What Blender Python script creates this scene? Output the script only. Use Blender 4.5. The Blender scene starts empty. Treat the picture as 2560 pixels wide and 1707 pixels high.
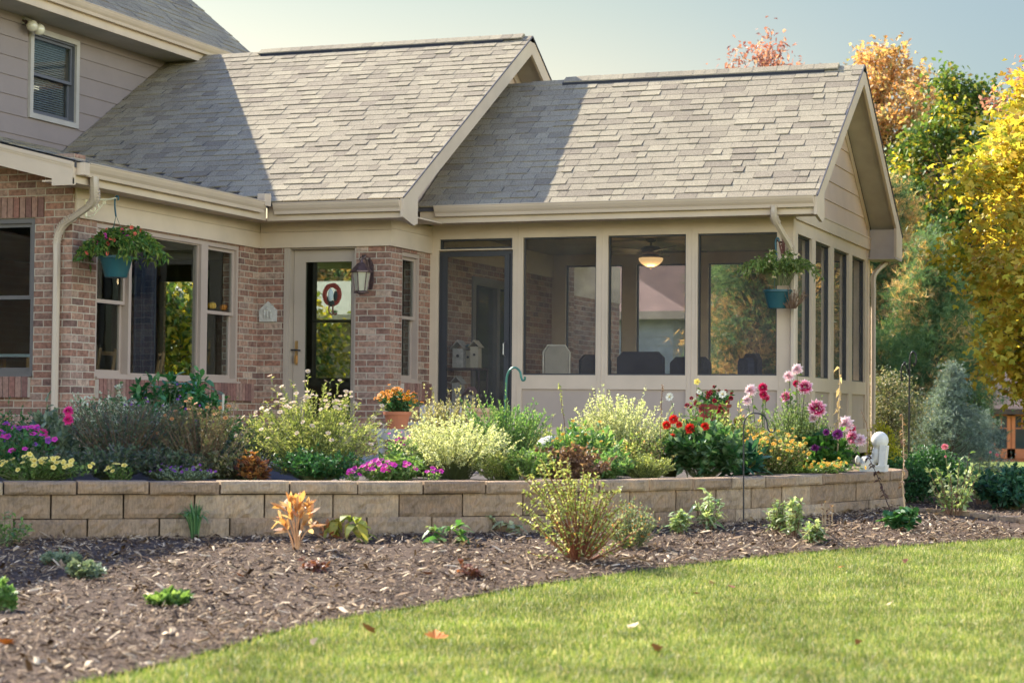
import bpy, math, random
import numpy as np
from mathutils import Vector, Matrix
PI = math.pi
rng = np.random.default_rng(7)
random.seed(7)
sc = bpy.context.scene
COL = sc.collection

# ---------------------------------------------------------------- camera (eye is the origin, z = 0 at eye height)
YAW, PITCH, ROLL, FOC = 0.355987, 0.0351572, 0.00926358, 5086.27
def cam_axes():
    cy, sy = math.cos(YAW), math.sin(YAW)
    f = np.array([-sy*math.cos(PITCH), cy*math.cos(PITCH), math.sin(PITCH)])
    r = np.array([cy, sy, 0.0]); u = np.cross(r, f)
    r2 = r*math.cos(ROLL)+u*math.sin(ROLL); u2 = -r*math.sin(ROLL)+u*math.cos(ROLL)
    return r2, u2, f
RX, UX, FX = cam_axes()
cd = bpy.data.cameras.new('camera'); cam = bpy.data.objects.new('camera', cd); COL.objects.link(cam)
m = Matrix.Identity(4)
for i in range(3):
    m[i][0] = RX[i]; m[i][1] = UX[i]; m[i][2] = -FX[i]
cam.matrix_world = m
cd.sensor_width = 36; cd.lens = FOC/2560*36; cd.clip_start = 0.1; cd.clip_end = 1500
cd.dof.use_dof = True; cd.dof.focus_distance = 19.0; cd.dof.aperture_fstop = 3.6
sc.camera = cam

# ---------------------------------------------------------------- light
SUN = np.array([-1, 0.42, 0.838]); SUN = SUN/np.linalg.norm(SUN)
EL = math.asin(SUN[2]); AZ = math.atan2(SUN[0], SUN[1])
w = bpy.data.worlds.new('World'); sc.world = w; w.use_nodes = True
nt = w.node_tree; bg = nt.nodes['Background']
sky = nt.nodes.new('ShaderNodeTexSky'); sky.sky_type = 'NISHITA'; sky.sun_disc = False
sky.sun_elevation = EL; sky.sun_rotation = AZ
sky.air_density = 1.0; sky.dust_density = 2.5; sky.ozone_density = 1.0; sky.altitude = 0
# warm low sky to the north fading to blue above; south-east sky (behind the lens) boosted as added fill for the shaded walls, blue overhead
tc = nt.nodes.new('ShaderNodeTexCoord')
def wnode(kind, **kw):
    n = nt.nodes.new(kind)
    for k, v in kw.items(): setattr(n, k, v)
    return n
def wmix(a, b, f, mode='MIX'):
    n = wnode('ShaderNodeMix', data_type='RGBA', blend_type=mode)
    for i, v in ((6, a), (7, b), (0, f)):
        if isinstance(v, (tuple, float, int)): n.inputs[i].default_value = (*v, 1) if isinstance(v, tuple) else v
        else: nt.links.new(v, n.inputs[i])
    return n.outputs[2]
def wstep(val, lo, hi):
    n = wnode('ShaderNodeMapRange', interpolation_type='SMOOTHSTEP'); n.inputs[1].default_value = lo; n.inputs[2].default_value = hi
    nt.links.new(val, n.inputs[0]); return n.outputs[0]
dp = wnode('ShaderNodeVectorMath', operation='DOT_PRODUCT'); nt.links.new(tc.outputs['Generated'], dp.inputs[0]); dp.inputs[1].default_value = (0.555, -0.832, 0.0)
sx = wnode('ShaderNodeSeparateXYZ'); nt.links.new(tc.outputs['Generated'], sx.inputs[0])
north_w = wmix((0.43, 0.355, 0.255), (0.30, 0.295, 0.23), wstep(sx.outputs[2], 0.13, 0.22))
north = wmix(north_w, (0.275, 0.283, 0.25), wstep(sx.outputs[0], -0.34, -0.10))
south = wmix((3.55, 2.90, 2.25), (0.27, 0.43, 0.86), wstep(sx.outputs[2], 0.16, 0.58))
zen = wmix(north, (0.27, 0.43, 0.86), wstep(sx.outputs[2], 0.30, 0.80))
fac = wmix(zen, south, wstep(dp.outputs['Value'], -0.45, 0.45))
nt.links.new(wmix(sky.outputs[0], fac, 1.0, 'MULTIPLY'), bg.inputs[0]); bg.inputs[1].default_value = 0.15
sl = bpy.data.lights.new('sun', 'SUN'); sl.energy = 5.0; sl.angle = math.radians(0.53); sl.color = (1.0, 0.93, 0.80)
so = bpy.data.objects.new('sun', sl); COL.objects.link(so)
so.rotation_euler = Vector(SUN).to_track_quat('Z', 'Y').to_euler(); so.location = (-30, 15, 30)
sc.view_settings.view_transform = 'Standard'; sc.view_settings.look = 'None'
sc.view_settings.exposure = 1.66; sc.view_settings.gamma = 1.0
sc.cycles.max_bounces = 8; sc.cycles.transparent_max_bounces = 16; sc.cycles.use_denoising = True
sc.cycles.caustics_reflective = False; sc.cycles.caustics_refractive = False

# ---------------------------------------------------------------- place finding: a direction through the measured survey of the photo
def ray(dx, dy):
    k = 2560/2352
    return RX*((dx*k-1280)/FOC)+UX*((853.5-dy*k)/FOC)+FX
def at(dx, dy, ax, v):
    d = ray(dx, dy); t = v/d['xyz'.index(ax)]
    return d*t

# retaining wall plan (front edge of the cap)
def catmull(P, n):
    P = [np.array(p, float) for p in P]
    P = [2*P[0]-P[1]]+P+[2*P[-1]-P[-2]]
    out = []
    for i in range(1, len(P)-2):
        for t in np.linspace(0, 1, n, endpoint=False):
            a, b, c, d = P[i-1:i+3]
            out.append(0.5*((2*b)+(-a+c)*t+(2*a-5*b+4*c-d)*t*t+(-a+3*b-3*c+d)*t**3))
    out.append(P[-2]); return np.array(out)
WALLPTS = [(-9.9, 9.25), (-8.6, 10.15), (-7.5, 10.98), (-6.3, 11.85), (-5.35, 12.58), (-4.6, 13.36), (-4.02, 14.22), (-3.62, 15.15), (-3.34, 16.1), (-3.14, 17.0), (-3.0, 17.55)]
WALL = catmull(WALLPTS, 12)
def wall_dist(x, y):
    x = np.asarray(x, float); y = np.asarray(y, float)
    d = np.full(x.shape, 1e9)
    for a, b in zip(WALL[:-1:3], WALL[3::3]):
        ab = b-a; L = ab@ab
        t = np.clip(((x-a[0])*ab[0]+(y-a[1])*ab[1])/L, 0, 1)
        d = np.minimum(d, np.hypot(x-a[0]-t*ab[0], y-a[1]-t*ab[1]))
    return d
def gz(x, y):
    x = np.asarray(x, float); y = np.asarray(y, float)
    d = wall_dist(x, y)
    z = -0.835+0.035*np.clip((y-12)/5, 0, 1)-0.05*np.clip(d, 0, 3.2)
    z = z-0.0123*np.clip(y-24, 0, 80)
    return z
def gat(dx, dy):
    z = -0.9
    for _ in range(25):
        p = at(dx, dy, 'z', z); z = 0.5*z+0.5*float(gz(p[0], p[1]))
    return np.array([p[0], p[1], float(gz(p[0], p[1]))])

# ---------------------------------------------------------------- object helpers
def tag(o, label=None, cat=None, group=None, kind=None):
    if label: o['label'] = label
    if cat: o['category'] = cat
    if group: o['group'] = group
    if kind: o['kind'] = kind
    return o
def thing(name, label, cat, loc, group=None, rz=0.0):
    o = bpy.data.objects.new(name, None); o.empty_display_size = 0.1; COL.objects.link(o)
    o.location = tuple(float(v) for v in loc); o.rotation_euler = (0, 0, rz)
    return tag(o, label, cat, group)
def origin_of(o):
    v = np.zeros(3)
    while o is not None:
        v += np.array(o.location); o = o.parent
    return v
def mesh_from(name, V, faces_by_k):
    me = bpy.data.meshes.new(name)
    V = np.ascontiguousarray(V, np.float32)
    me.vertices.add(len(V)); me.vertices.foreach_set('co', V.ravel())
    li = []; ls = []; off = 0
    for F in faces_by_k:
        F = np.asarray(F, np.int32)
        if F.size == 0: continue
        k = F.shape[1]; li.append(F.ravel()); ls.append(off+np.arange(len(F))*k); off += F.size
    li = np.concatenate(li); ls = np.concatenate(ls).astype(np.int32)
    me.loops.add(len(li)); me.loops.foreach_set('vertex_index', li)
    me.polygons.add(len(ls)); me.polygons.foreach_set('loop_start', ls)
    me.update(calc_edges=True); me.validate()
    return me
class MB:
    def __init__(s): s.V = []; s.F = {}; s.n = 0
    def add(s, V, F):
        V = np.asarray(V, float).reshape(-1, 3)
        for f in F:
            s.F.setdefault(len(f), []).append([i+s.n for i in f])
        s.V.append(V); s.n += len(V); return s
    def addk(s, V, F):
        F = np.asarray(F)
        if len(F) == 0: return s
        s.F.setdefault(F.shape[1], []).extend((F+s.n).tolist()) if len(F) < 2000 else s.F.setdefault(F.shape[1], []).append(F+s.n)
        s.V.append(np.asarray(V, float).reshape(-1, 3)); s.n += len(V); return s
    def box(s, x0, x1, y0, y1, z0, z1):
        x0, x1 = sorted((x0, x1)); y0, y1 = sorted((y0, y1)); z0, z1 = sorted((z0, z1))
        V = [(x, y, z) for z in (z0, z1) for y in (y0, y1) for x in (x0, x1)]
        return s.add(V, [(0, 2, 3, 1), (4, 5, 7, 6), (0, 1, 5, 4), (2, 6, 7, 3), (0, 4, 6, 2), (1, 3, 7, 5)])
    def mbox(s, mp, a0, a1, d0, d1, z0, z1):
        V = [mp(a, d, z) for z in (z0, z1) for d in (d0, d1) for a in (a0, a1)]
        return s.add(V, [(0, 2, 3, 1), (4, 5, 7, 6), (0, 1, 5, 4), (2, 6, 7, 3), (0, 4, 6, 2), (1, 3, 7, 5)])
    def prism(s, ax, prof, c0, c1):
        n = len(prof)
        def q(a, b, c): return {'x': (c, a, b), 'y': (a, c, b), 'z': (a, b, c)}[ax]
        V = [q(a, b, c0) for a, b in prof]+[q(a, b, c1) for a, b in prof]
        F = [tuple(range(n)), tuple(range(2*n-1, n-1, -1))]+[(i, n+i, n+(i+1) % n, (i+1) % n) for i in range(n)]
        return s.add(V, F)
    def tube(s, pts, r, n=8, caps=True, sq=None):
        P = np.array(pts, float); m = len(P); R = np.full(m, r) if np.isscalar(r) else np.array(r, float)
        T = np.gradient(P, axis=0); T /= np.linalg.norm(T, axis=1)[:, None]+1e-12
        ref = np.array([0, 0, 1.0]) if abs(T[0][2]) < 0.9 else np.array([1.0, 0, 0])
        V = []
        S = np.cross(T[0], ref); S /= np.linalg.norm(S)
        for i in range(m):
            S = S-T[i]*(S@T[i]); S /= np.linalg.norm(S); U = np.cross(T[i], S)
            for j in range(n):
                a = 2*PI*(j+0.5)/n; ca, sa = math.cos(a), math.sin(a)
                if sq: k = 1/max(abs(ca)/sq[0], abs(sa)/sq[1]); V.append(P[i]+(S*ca+U*sa)*k*0.5)
                else: V.append(P[i]+(S*ca+U*sa)*R[i])
        F = [(i*n+j, i*n+(j+1) % n, (i+1)*n+(j+1) % n, (i+1)*n+j) for i in range(m-1) for j in range(n)]
        if caps: F += [tuple(range(n-1, -1, -1)), tuple(range((m-1)*n, m*n))]
        return s.add(V, F)
    def lathe(s, prof, c=(0, 0, 0), n=20):
        V = []; m = len(prof)
        for r, z in prof:
            for j in range(n):
                a = 2*PI*j/n; V.append((c[0]+r*math.cos(a), c[1]+r*math.sin(a), c[2]+z))
        F = [(i*n+j, i*n+(j+1) % n, (i+1)*n+(j+1) % n, (i+1)*n+j) for i in range(m-1) for j in range(n)]
        F += [tuple(range(n-1, -1, -1)), tuple(range((m-1)*n, m*n))]
        return s.add(V, F)
    def ball(s, c, r, n=12, sc3=(1, 1, 1)):
        V = []; m = n//2+1
        for i in range(m):
            ph = PI*(i+0.02)/(m-0.96)-PI/2
            for j in range(n):
                a = 2*PI*j/n
                V.append((c[0]+r*sc3[0]*math.cos(ph)*math.cos(a), c[1]+r*sc3[1]*math.cos(ph)*math.sin(a), c[2]+r*sc3[2]*math.sin(ph)))
        F = [(i*n+j, i*n+(j+1) % n, (i+1)*n+(j+1) % n, (i+1)*n+j) for i in range(m-1) for j in range(n)]
        F += [tuple(range(n-1, -1, -1)), tuple(range((m-1)*n, m*n))]
        return s.add(V, F)
    def wall(s, mp, a0, a1, z0, z1, d0, d1, holes=()):
        A = sorted(set([a0, a1]+[h[0] for h in holes]+[h[1] for h in holes])); A = [a for a in A if a0 <= a <= a1]
        Z = sorted(set([z0, z1]+[h[2] for h in holes]+[h[3] for h in holes])); Z = [z for z in Z if z0 <= z <= z1]
        sol = {}
        for i in range(len(A)-1):
            for j in range(len(Z)-1):
                ca, cz = (A[i]+A[i+1])/2, (Z[j]+Z[j+1])/2
                sol[i, j] = not any(h[0] < ca < h[1] and h[2] < cz < h[3] for h in holes)
        for (i, j), ok in sol.items():
            if not ok: continue
            x0, x1, y0, y1 = A[i], A[i+1], Z[j], Z[j+1]
            V = [mp(x0, d0, y0), mp(x1, d0, y0), mp(x1, d0, y1), mp(x0, d0, y1), mp(x0, d1, y0), mp(x1, d1, y0), mp(x1, d1, y1), mp(x0, d1, y1)]
            F = [(0, 1, 2, 3), (4, 7, 6, 5)]
            if not sol.get((i-1, j)): F.append((0, 3, 7, 4))
            if not sol.get((i+1, j)): F.append((1, 5, 6, 2))
            if not sol.get((i, j-1)): F.append((0, 4, 5, 1))
            if not sol.get((i, j+1)): F.append((3, 2, 6, 7))
            s.add(V, F)
        return s
    def mesh(s, name, off=None, smooth=False):
        V = np.concatenate(s.V)
        if off is not None: V = V-off
        fk = []
        for k, L in s.F.items():
            arrs = [a for a in L if isinstance(a, np.ndarray)]; rows = [a for a in L if not isinstance(a, np.ndarray)]
            if rows: arrs.append(np.array(rows))
            fk.append(np.concatenate(arrs))
        me = mesh_from(name, V, fk)
        me.polygons.foreach_set('use_smooth', [bool(smooth)]*len(me.polygons))
        return me
    def build(s, name, mt, parent=None, smooth=False, origin=None):
        """link as one mesh object; geometry is given in world metres (minus the parent's place)"""
        base = origin_of(parent) if parent is not None else (np.array(origin, float) if origin is not None else np.zeros(3))
        me = s.mesh(name, base, smooth); o = bpy.data.objects.new(name, me); COL.objects.link(o)
        if smooth:
            me.set_sharp_from_angle(angle=math.radians(40))
        if parent is not None: o.parent = parent
        elif origin is not None: o.location = tuple(float(v) for v in origin)
        if mt is not None: me.materials.append(mt)
        return o
def link_copy(src, parent, loc, rot=(0, 0, 0), scale=1.0, name=None):
    c = src.copy(); COL.objects.link(c); c.parent = parent; c.location = tuple(float(v) for v in loc)
    c.rotation_euler = rot; c.scale = (scale,)*3
    return c
def copy_tree(o, loc=None, label=None, rz=None, parent=None):
    c = o.copy(); COL.objects.link(c); c.parent = parent
    if loc is not None: c.location = tuple(float(v) for v in loc)
    if rz is not None: c.rotation_euler = (0, 0, rz)
    if label: c['label'] = label
    for ch in list(o.children): copy_tree(ch, parent=c)
    return c

# ---------------------------------------------------------------- materials
MATS = {}
def nodes(name):
    mt = bpy.data.materials.new(name); mt.use_nodes = True; t = mt.node_tree
    return mt, t, t.nodes['Principled BSDF'], t.nodes['Material Output']
def ramp(t, cols, fac, interp='LINEAR'):
    r = t.nodes.new('ShaderNodeValToRGB'); r.color_ramp.interpolation = interp
    e = r.color_ramp.elements
    while len(e) > 1: e.remove(e[-1])
    n = len(cols)
    for i, c in enumerate(cols):
        if len(c) == 2: p, c = c
        else: p = i/(n-1) if interp != 'CONSTANT' else i/n
        if i == 0: e[0].position = p; e[0].color = (*c, 1)
        else: k = e.new(p); k.color = (*c, 1)
    t.links.new(fac, r.inputs[0]); return r.outputs[0]
def noise(t, scale, detail=4, coord=None, rough=0.55):
    n = t.nodes.new('ShaderNodeTexNoise'); n.inputs['Scale'].default_value = scale; n.inputs['Detail'].default_value = detail
    n.inputs['Roughness'].default_value = rough
    if coord is None:
        g = t.nodes.new('ShaderNodeNewGeometry'); coord = g.outputs['Position']
    t.links.new(coord, n.inputs['Vector']); return n.outputs[0]
def mixc(t, a, b, f, mode='MIX'):
    mx = t.nodes.new('ShaderNodeMix'); mx.data_type = 'RGBA'; mx.blend_type = mode
    for i, v in ((6, a), (7, b), (0, f)):
        if hasattr(v, 'links'): t.links.new(v, mx.inputs[i])
        elif isinstance(v, tuple): mx.inputs[i].default_value = (*v, 1)
        else: mx.inputs[i].default_value = v
    return mx.outputs[2]
def bump(t, b, h, strength=0.3, dist=0.01):
    n = t.nodes.new('ShaderNodeBump'); n.inputs['Strength'].default_value = strength; n.inputs['Distance'].default_value = dist
    t.links.new(h, n.inputs['Height']); t.links.new(n.outputs[0], b.inputs['Normal'])
def M(name, col, rough=0.6, metal=0.0, var=0.12, nscale=3.0, bmp=0.0, bscale=60, spec=0.4, island=0.0, fine=0.0):
    if name in MATS: return MATS[name]
    mt, t, b, o = nodes(name)
    b.inputs['Roughness'].default_value = rough; b.inputs['Metallic'].default_value = metal
    b.inputs['Specular IOR Level'].default_value = spec
    lo = tuple(c*(1-var) for c in col); hi = tuple(min(1, c*(1+var)) for c in col)
    c = ramp(t, [(0.3, lo), (0.7, hi)], noise(t, nscale, 5))
    if fine:
        c = mixc(t, c, ramp(t, [(0.35, (0.5, 0.5, 0.5)), (0.65, (1.4, 1.4, 1.4))], noise(t, bscale, 2)), fine, 'MULTIPLY')
    if island:
        g = t.nodes.new('ShaderNodeNewGeometry')
        c = mixc(t, c, ramp(t, [(0, (1-island,)*3), (1, (1+island,)*3)], g.outputs['Random Per Island']), 1.0, 'MULTIPLY')
    t.links.new(c, b.inputs['Base Color'])
    if bmp: bump(t, b, noise(t, bscale, 4), bmp, 0.01)
    MATS[name] = mt; return mt
def leafmat(name, cols, trans=0.45, rough=0.5, interp='LINEAR', nscale=2.0, nv=0.25):
    """leaf colour differs from leaf to leaf; light passes through the blades"""
    if name in MATS: return MATS[name]
    mt, t, b, o = nodes(name)
    g = t.nodes.new('ShaderNodeNewGeometry')
    c = ramp(t, cols, g.outputs['Random Per Island'], interp)
    if nv: c = mixc(t, c, ramp(t, [(0.3, (1-nv,)*3), (0.7, (1+nv,)*3)], noise(t, nscale, 3)), 1.0, 'MULTIPLY')
    t.links.new(c, b.inputs['Base Color']); b.inputs['Roughness'].default_value = rough
    b.inputs['Specular IOR Level'].default_value = 0.35
    tr = t.nodes.new('ShaderNodeBsdfTranslucent')
    t.links.new(mixc(t, c, (1.35, 1.3, 0.8), 1.0, 'MULTIPLY'), tr.inputs[0])
    mx = t.nodes.new('ShaderNodeMixShader'); mx.inputs[0].default_value = trans
    t.links.new(b.outputs[0], mx.inputs[1]); t.links.new(tr.outputs[0], mx.inputs[2]); t.links.new(mx.outputs[0], o.inputs[0])
    MATS[name] = mt; return mt
def brickmat():
    mt, t, b, o = nodes('red_brick')
    g = t.nodes.new('ShaderNodeNewGeometry'); s = t.nodes.new('ShaderNodeSeparateXYZ'); t.links.new(g.outputs['Position'], s.inputs[0])
    ad = t.nodes.new('ShaderNodeMath'); t.links.new(s.outputs[0], ad.inputs[0]); t.links.new(s.outputs[1], ad.inputs[1])
    cb = t.nodes.new('ShaderNodeCombineXYZ'); t.links.new(ad.outputs[0], cb.inputs[0])
    az = t.nodes.new('ShaderNodeMath'); az.inputs[1].default_value = 10*0.0677-0.0105; t.links.new(s.outputs[2], az.inputs[0]); t.links.new(az.outputs[0], cb.inputs[1])
    # slightly wavy mortar joints
    wv = t.nodes.new('ShaderNodeTexNoise'); wv.inputs['Scale'].default_value = 14; t.links.new(g.outputs['Position'], wv.inputs['Vector'])
    wm = t.nodes.new('ShaderNodeVectorMath'); wm.operation = 'MULTIPLY_ADD'; wm.inputs[1].default_value = (0.012, 0.006, 0)
    t.links.new(wv.outputs[1], wm.inputs[0]); t.links.new(cb.outputs[0], wm.inputs[2])
    br = t.nodes.new('ShaderNodeTexBrick'); t.links.new(wm.outputs[0], br.inputs['Vector'])
    br.inputs['Scale'].default_value = 1.0; br.inputs['Brick Width'].default_value = 0.2032; br.inputs['Row Height'].default_value = 0.0677
    br.inputs['Mortar Size'].default_value = 0.0062; br.inputs['Mortar Smooth'].default_value = 0.3; br.inputs['Bias'].default_value = 0.0
    br.inputs['Color1'].default_value = (0, 0, 0, 1); br.inputs['Color2'].default_value = (1, 1, 1, 1); br.inputs['Mortar'].default_value = (0.5, 0.5, 0.5, 1)
    c = ramp(t, [(0.0, (0.15, 0.09, 0.07)), (0.22, (0.27, 0.135, 0.088)), (0.42, (0.20, 0.115, 0.082)), (0.6, (0.30, 0.165, 0.108)), (0.78, (0.33, 0.20, 0.135)), (0.9, (0.25, 0.16, 0.118)), (1.0, (0.40, 0.28, 0.195))], br.outputs['Color'])
    c = mixc(t, c, ramp(t, [(0.3, (0.62,)*3), (0.7, (1.35,)*3)], noise(t, 28, 5)), 1.0, 'MULTIPLY')
    c = mixc(t, c, ramp(t, [(0.3, (0.9,)*3), (0.7, (1.12,)*3)], noise(t, 1.3, 3)), 1.0, 'MULTIPLY')
    mo = ramp(t, [(0.3, (0.36, 0.295, 0.215)), (0.7, (0.48, 0.405, 0.30))], noise(t, 9, 4))
    c = mixc(t, c, mo, br.outputs['Fac']); t.links.new(c, b.inputs['Base Color'])
    b.inputs['Roughness'].default_value = 0.85; b.inputs['Specular IOR Level'].default_value = 0.2
    iv = t.nodes.new('ShaderNodeMath'); iv.operation = 'MULTIPLY_ADD'; iv.inputs[1].default_value = -1.0; t.links.new(br.outputs['Fac'], iv.inputs[0])
    nz = t.nodes.new('ShaderNodeMath'); nz.operation = 'MULTIPLY'; nz.inputs[1].default_value = 0.35; t.links.new(noise(t, 60, 4), nz.inputs[0]); t.links.new(nz.outputs[0], iv.inputs[2])
    bump(t, b, iv.outputs[0], 0.7, 0.008)
    MATS['brick'] = mt; return mt
def islandmat(name, cols, rough=0.9, nv=0.2, nscale=30, bmp=0.4, spec=0.2):
    if name in MATS: return MATS[name]
    mt, t, b, o = nodes(name); g = t.nodes.new('ShaderNodeNewGeometry')
    c = ramp(t, cols, g.outputs['Random Per Island'])
    c = mixc(t, c, ramp(t, [(0.3, (1-nv,)*3), (0.7, (1+nv,)*3)], noise(t, nscale, 5)), 1.0, 'MULTIPLY')
    c = mixc(t, c, ramp(t, [(0.3, (0.93,)*3), (0.7, (1.07,)*3)], noise(t, 0.9, 3)), 1.0, 'MULTIPLY')
    t.links.new(c, b.inputs['Base Color']); b.inputs['Roughness'].default_value = rough; b.inputs['Specular IOR Level'].default_value = spec
    if bmp: bump(t, b, noise(t, nscale*4, 4), bmp, 0.004)
    MATS[name] = mt; return mt
def glassmat(name='window_glass', tint=(0.90, 0.93, 0.92), wav=0.0015, ior=1.8):
    if name in MATS: return MATS[name]
    mt, t, b, o = nodes(name); t.nodes.remove(b)
    fr = t.nodes.new('ShaderNodeFresnel'); fr.inputs[0].default_value = ior
    tp = t.nodes.new('ShaderNodeBsdfTransparent'); tp.inputs[0].default_value = (*tint, 1)
    gl = t.nodes.new('ShaderNodeBsdfGlossy'); gl.inputs['Roughness'].default_value = 0.0; gl.inputs[0].default_value = (0.95, 0.97, 0.97, 1)
    bp = t.nodes.new('ShaderNodeBump'); bp.inputs['Strength'].default_value = 0.25; bp.inputs['Distance'].default_value = wav
    t.links.new(noise(t, 5.0, 1), bp.inputs['Height']); t.links.new(bp.outputs[0], gl.inputs['Normal'])
    gm = t.nodes.new('ShaderNodeNewGeometry'); ml = t.nodes.new('ShaderNodeMath'); ml.operation = 'MULTIPLY_ADD'; ml.inputs[1].default_value = -1.0; ml.inputs[2].default_value = 1.0
    t.links.new(gm.outputs['Backfacing'], ml.inputs[0]); m2 = t.nodes.new('ShaderNodeMath'); m2.operation = 'MULTIPLY'; t.links.new(fr.outputs[0], m2.inputs[0]); t.links.new(ml.outputs[0], m2.inputs[1])
    mx = t.nodes.new('ShaderNodeMixShader'); t.links.new(m2.outputs[0], mx.inputs[0]); t.links.new(tp.outputs[0], mx.inputs[1]); t.links.new(gl.outputs[0], mx.inputs[2])
    t.links.new(mx.outputs[0], o.inputs[0]); MATS[name] = mt; return mt
def screenmat(name='insect_screen', open_=0.84, col=(0.10, 0.095, 0.09)):
    if name in MATS: return MATS[name]
    mt, t, b, o = nodes(name)
    b.inputs['Base Color'].default_value = (*col, 1); b.inputs['Roughness'].default_value = 0.8
    tp = t.nodes.new('ShaderNodeBsdfTransparent'); mx = t.nodes.new('ShaderNodeMixShader')
    # weave: tiny grid that resolves to a veil at this distance
    f = ramp(t, [(0.4, (1-open_-0.03,)*3), (0.6, (1-open_+0.03,)*3)], noise(t, 3, 2)); t.links.new(f, mx.inputs[0])
    t.links.new(tp.outputs[0], mx.inputs[1]); t.links.new(b.outputs[0], mx.inputs[2]); t.links.new(mx.outputs[0], o.inputs[0])
    MATS[name] = mt; return mt

BRICK = brickmat()
TRIM = M('cream_trim', (0.52, 0.405, 0.285), 0.55, var=0.07)
TRIM2 = M('gutter_paint', (0.51, 0.395, 0.28), 0.4, var=0.05)
SIDING = M('taupe_siding', (0.235, 0.185, 0.16), 0.7, var=0.05, bmp=0.15, bscale=90)
GSIDING = M('tan_gable_siding', (0.52, 0.385, 0.285), 0.7, var=0.05, bmp=0.15, bscale=90)
DOORP = M('taupe_door_paint', (0.37, 0.295, 0.22), 0.5, var=.05)
PANEL = M('taupe_panel', (0.375, 0.292, 0.222), 0.65, var=0.05)
FRAMEW = M('tan_window_frame', (0.38, 0.29, 0.225), 0.5, var=0.05)
NAVY = M('navy_screen_frame', (0.028, 0.028, 0.031), 0.5, var=0.1)
SHING = islandmat('asphalt_shingle', [(0, (0.205, 0.168, 0.118)), (0.2, (0.245, 0.205, 0.140)), (0.55, (0.272, 0.229, 0.155)), (0.9, (0.288, 0.244, 0.163)), (1, (0.315, 0.268, 0.180))], 0.95, 0.32, 70, 0.7, 0.1)
SHING_D = M('roof_underlay', (0.07, 0.065, 0.07), 0.95, var=0.2, nscale=10)
GLASS = glassmat(); SCREEN = screenmat()
ROOM = M('room_wall', (0.16, 0.135, 0.11), 0.9, var=0.1)
ROOMF = M('room_floor', (0.10, 0.06, 0.035), 0.5, var=0.2)

mpY = lambda Y: (lambda a, d, z: (a, Y-d, z))     # a wall facing the camera side (-Y)
mpX = lambda X: (lambda a, d, z: (X+d, a, z))     # a wall facing +X

# ================================================================= HOUSE
FZ = -0.44
house = thing('house', 'brick and taupe lap-sided house with brown shingled gable roofs and a cream screened porch', 'house', (-8.75, 19.9, FZ))
H = lambda mb, name, mt, parent=None, smooth=False: mb.build(name, mt, parent or house, smooth)

def shingle_roof(name, O, U, Vv, width, slope_len, span, expo=0.143, tone=None, underlay=True, thk=1.0, tabw=(0.10, 0.30), poly=None):
    """O eave start, U unit along the eave, Vv unit up the slope; span(v) -> (u0, u1) kept at slope distance v"""
    O, U, Vv = map(np.array, (O, U, Vv)); N = np.cross(U, Vv); N = N/np.linalg.norm(N)
    if N[2] < 0: N = -N
    Vs = []; Fs = []; n = 0
    r = np.random.default_rng(abs(hash(name)) % 1000 if False else len(name)*7+int(slope_len*100))
    rows = int(slope_len/expo)+1
    for i in range(rows):
        v0 = i*expo-0.012; v1 = min((i+1)*expo+0.02, slope_len)
        if v0 >= slope_len-0.02: break
        a, b = span(max(0, v0+expo*0.5))
        if b-a < 0.03: continue
        u = a-r.uniform(0, 0.2)
        while u < b:
            wd = r.uniform(*tabw); ua, ub = max(u, a), min(u+wd-0.0055, b); u += wd
            if ub-ua < 0.015: continue
            th = (0.0155 if r.random() < 0.45 else 0.009)*thk
            th += r.uniform(-0.002, 0.002); dv = r.uniform(-0.003, 0.003)
            sk = r.uniform(-0.004, 0.004)
            for (uu, vv, hh) in ((ua, v0+dv, th), (ub, v0+dv+sk, th), (ub, v1, 0.004), (ua, v1, 0.004), (ua, v0+dv, 0.0), (ub, v0+dv+sk, 0.0)):
                Vs.append(O+U*uu+Vv*vv+N*hh)
            Fs += [(n, n+1, n+2, n+3), (n+4, n+5, n+1, n)]
            Fs += [(n+4, n, n+3, n+3)[:3]+(n+3,)] if False else []
            Fs.append((n+4, n, n+3, n+2)) if False else None
            n += 6
    mb = MB(); mb.addk(np.array(Vs), np.array(Fs))
    return mb
TH = 0.02
# --- roof A (over the door), slope s
sA = (4.58-2.22)/(23.2-19.32); sB = (3.985-2.24)/(23.0-20.44); sW = 0.246; sM = 0.84
def zA(y): return 2.22+sA*(y-19.32)
def zB(y): return 2.24+sB*(y-20.44)
def zW(x): return 2.215+sW*(-9.97-x)
def slope_unit(dx, dy, s):
    v = np.array([dx, dy, s], float); return v/np.linalg.norm(v)
LA = math.hypot(23.2-19.32, 4.58-2.22)
def spanA(v):
    y = 19.32+v*(23.2-19.32)/LA; z = zA(y)
    xl = max(-13.40, -9.97-(z-2.215)/sW)
    return (xl+13.40, 5.0)
roofA = H(shingle_roof('roofA', (-13.40, 19.32, 2.22), (1, 0, 0), slope_unit(0, 1, sA), 5, LA, spanA), 'roof', SHING)
# decking (solid slab under the shingles), eaves to ridge and back down
def deck(ax, prof, c0, c1, mt=SHING_D, name='roof_deck', parent=None):
    return H(MB().prism(ax, prof, c0, c1), name, mt, parent)
deck('x', [(19.33, 2.22-0.004), (23.2, 4.58-0.004), (27.08, 2.22-0.004), (27.08, 2.17), (23.2, 4.53), (19.33, 2.17)], -13.38, -8.403)
# back slope of roof A
def spanAb(v): return (0, 5.0)
shA2 = H(shingle_roof('roofAback', (-13.40, 27.08, 2.22), (1, 0, 0), slope_unit(0, -1, sA), 5, LA, spanAb, tabw=(0.4, 0.9)), 'roof', SHING)
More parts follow.
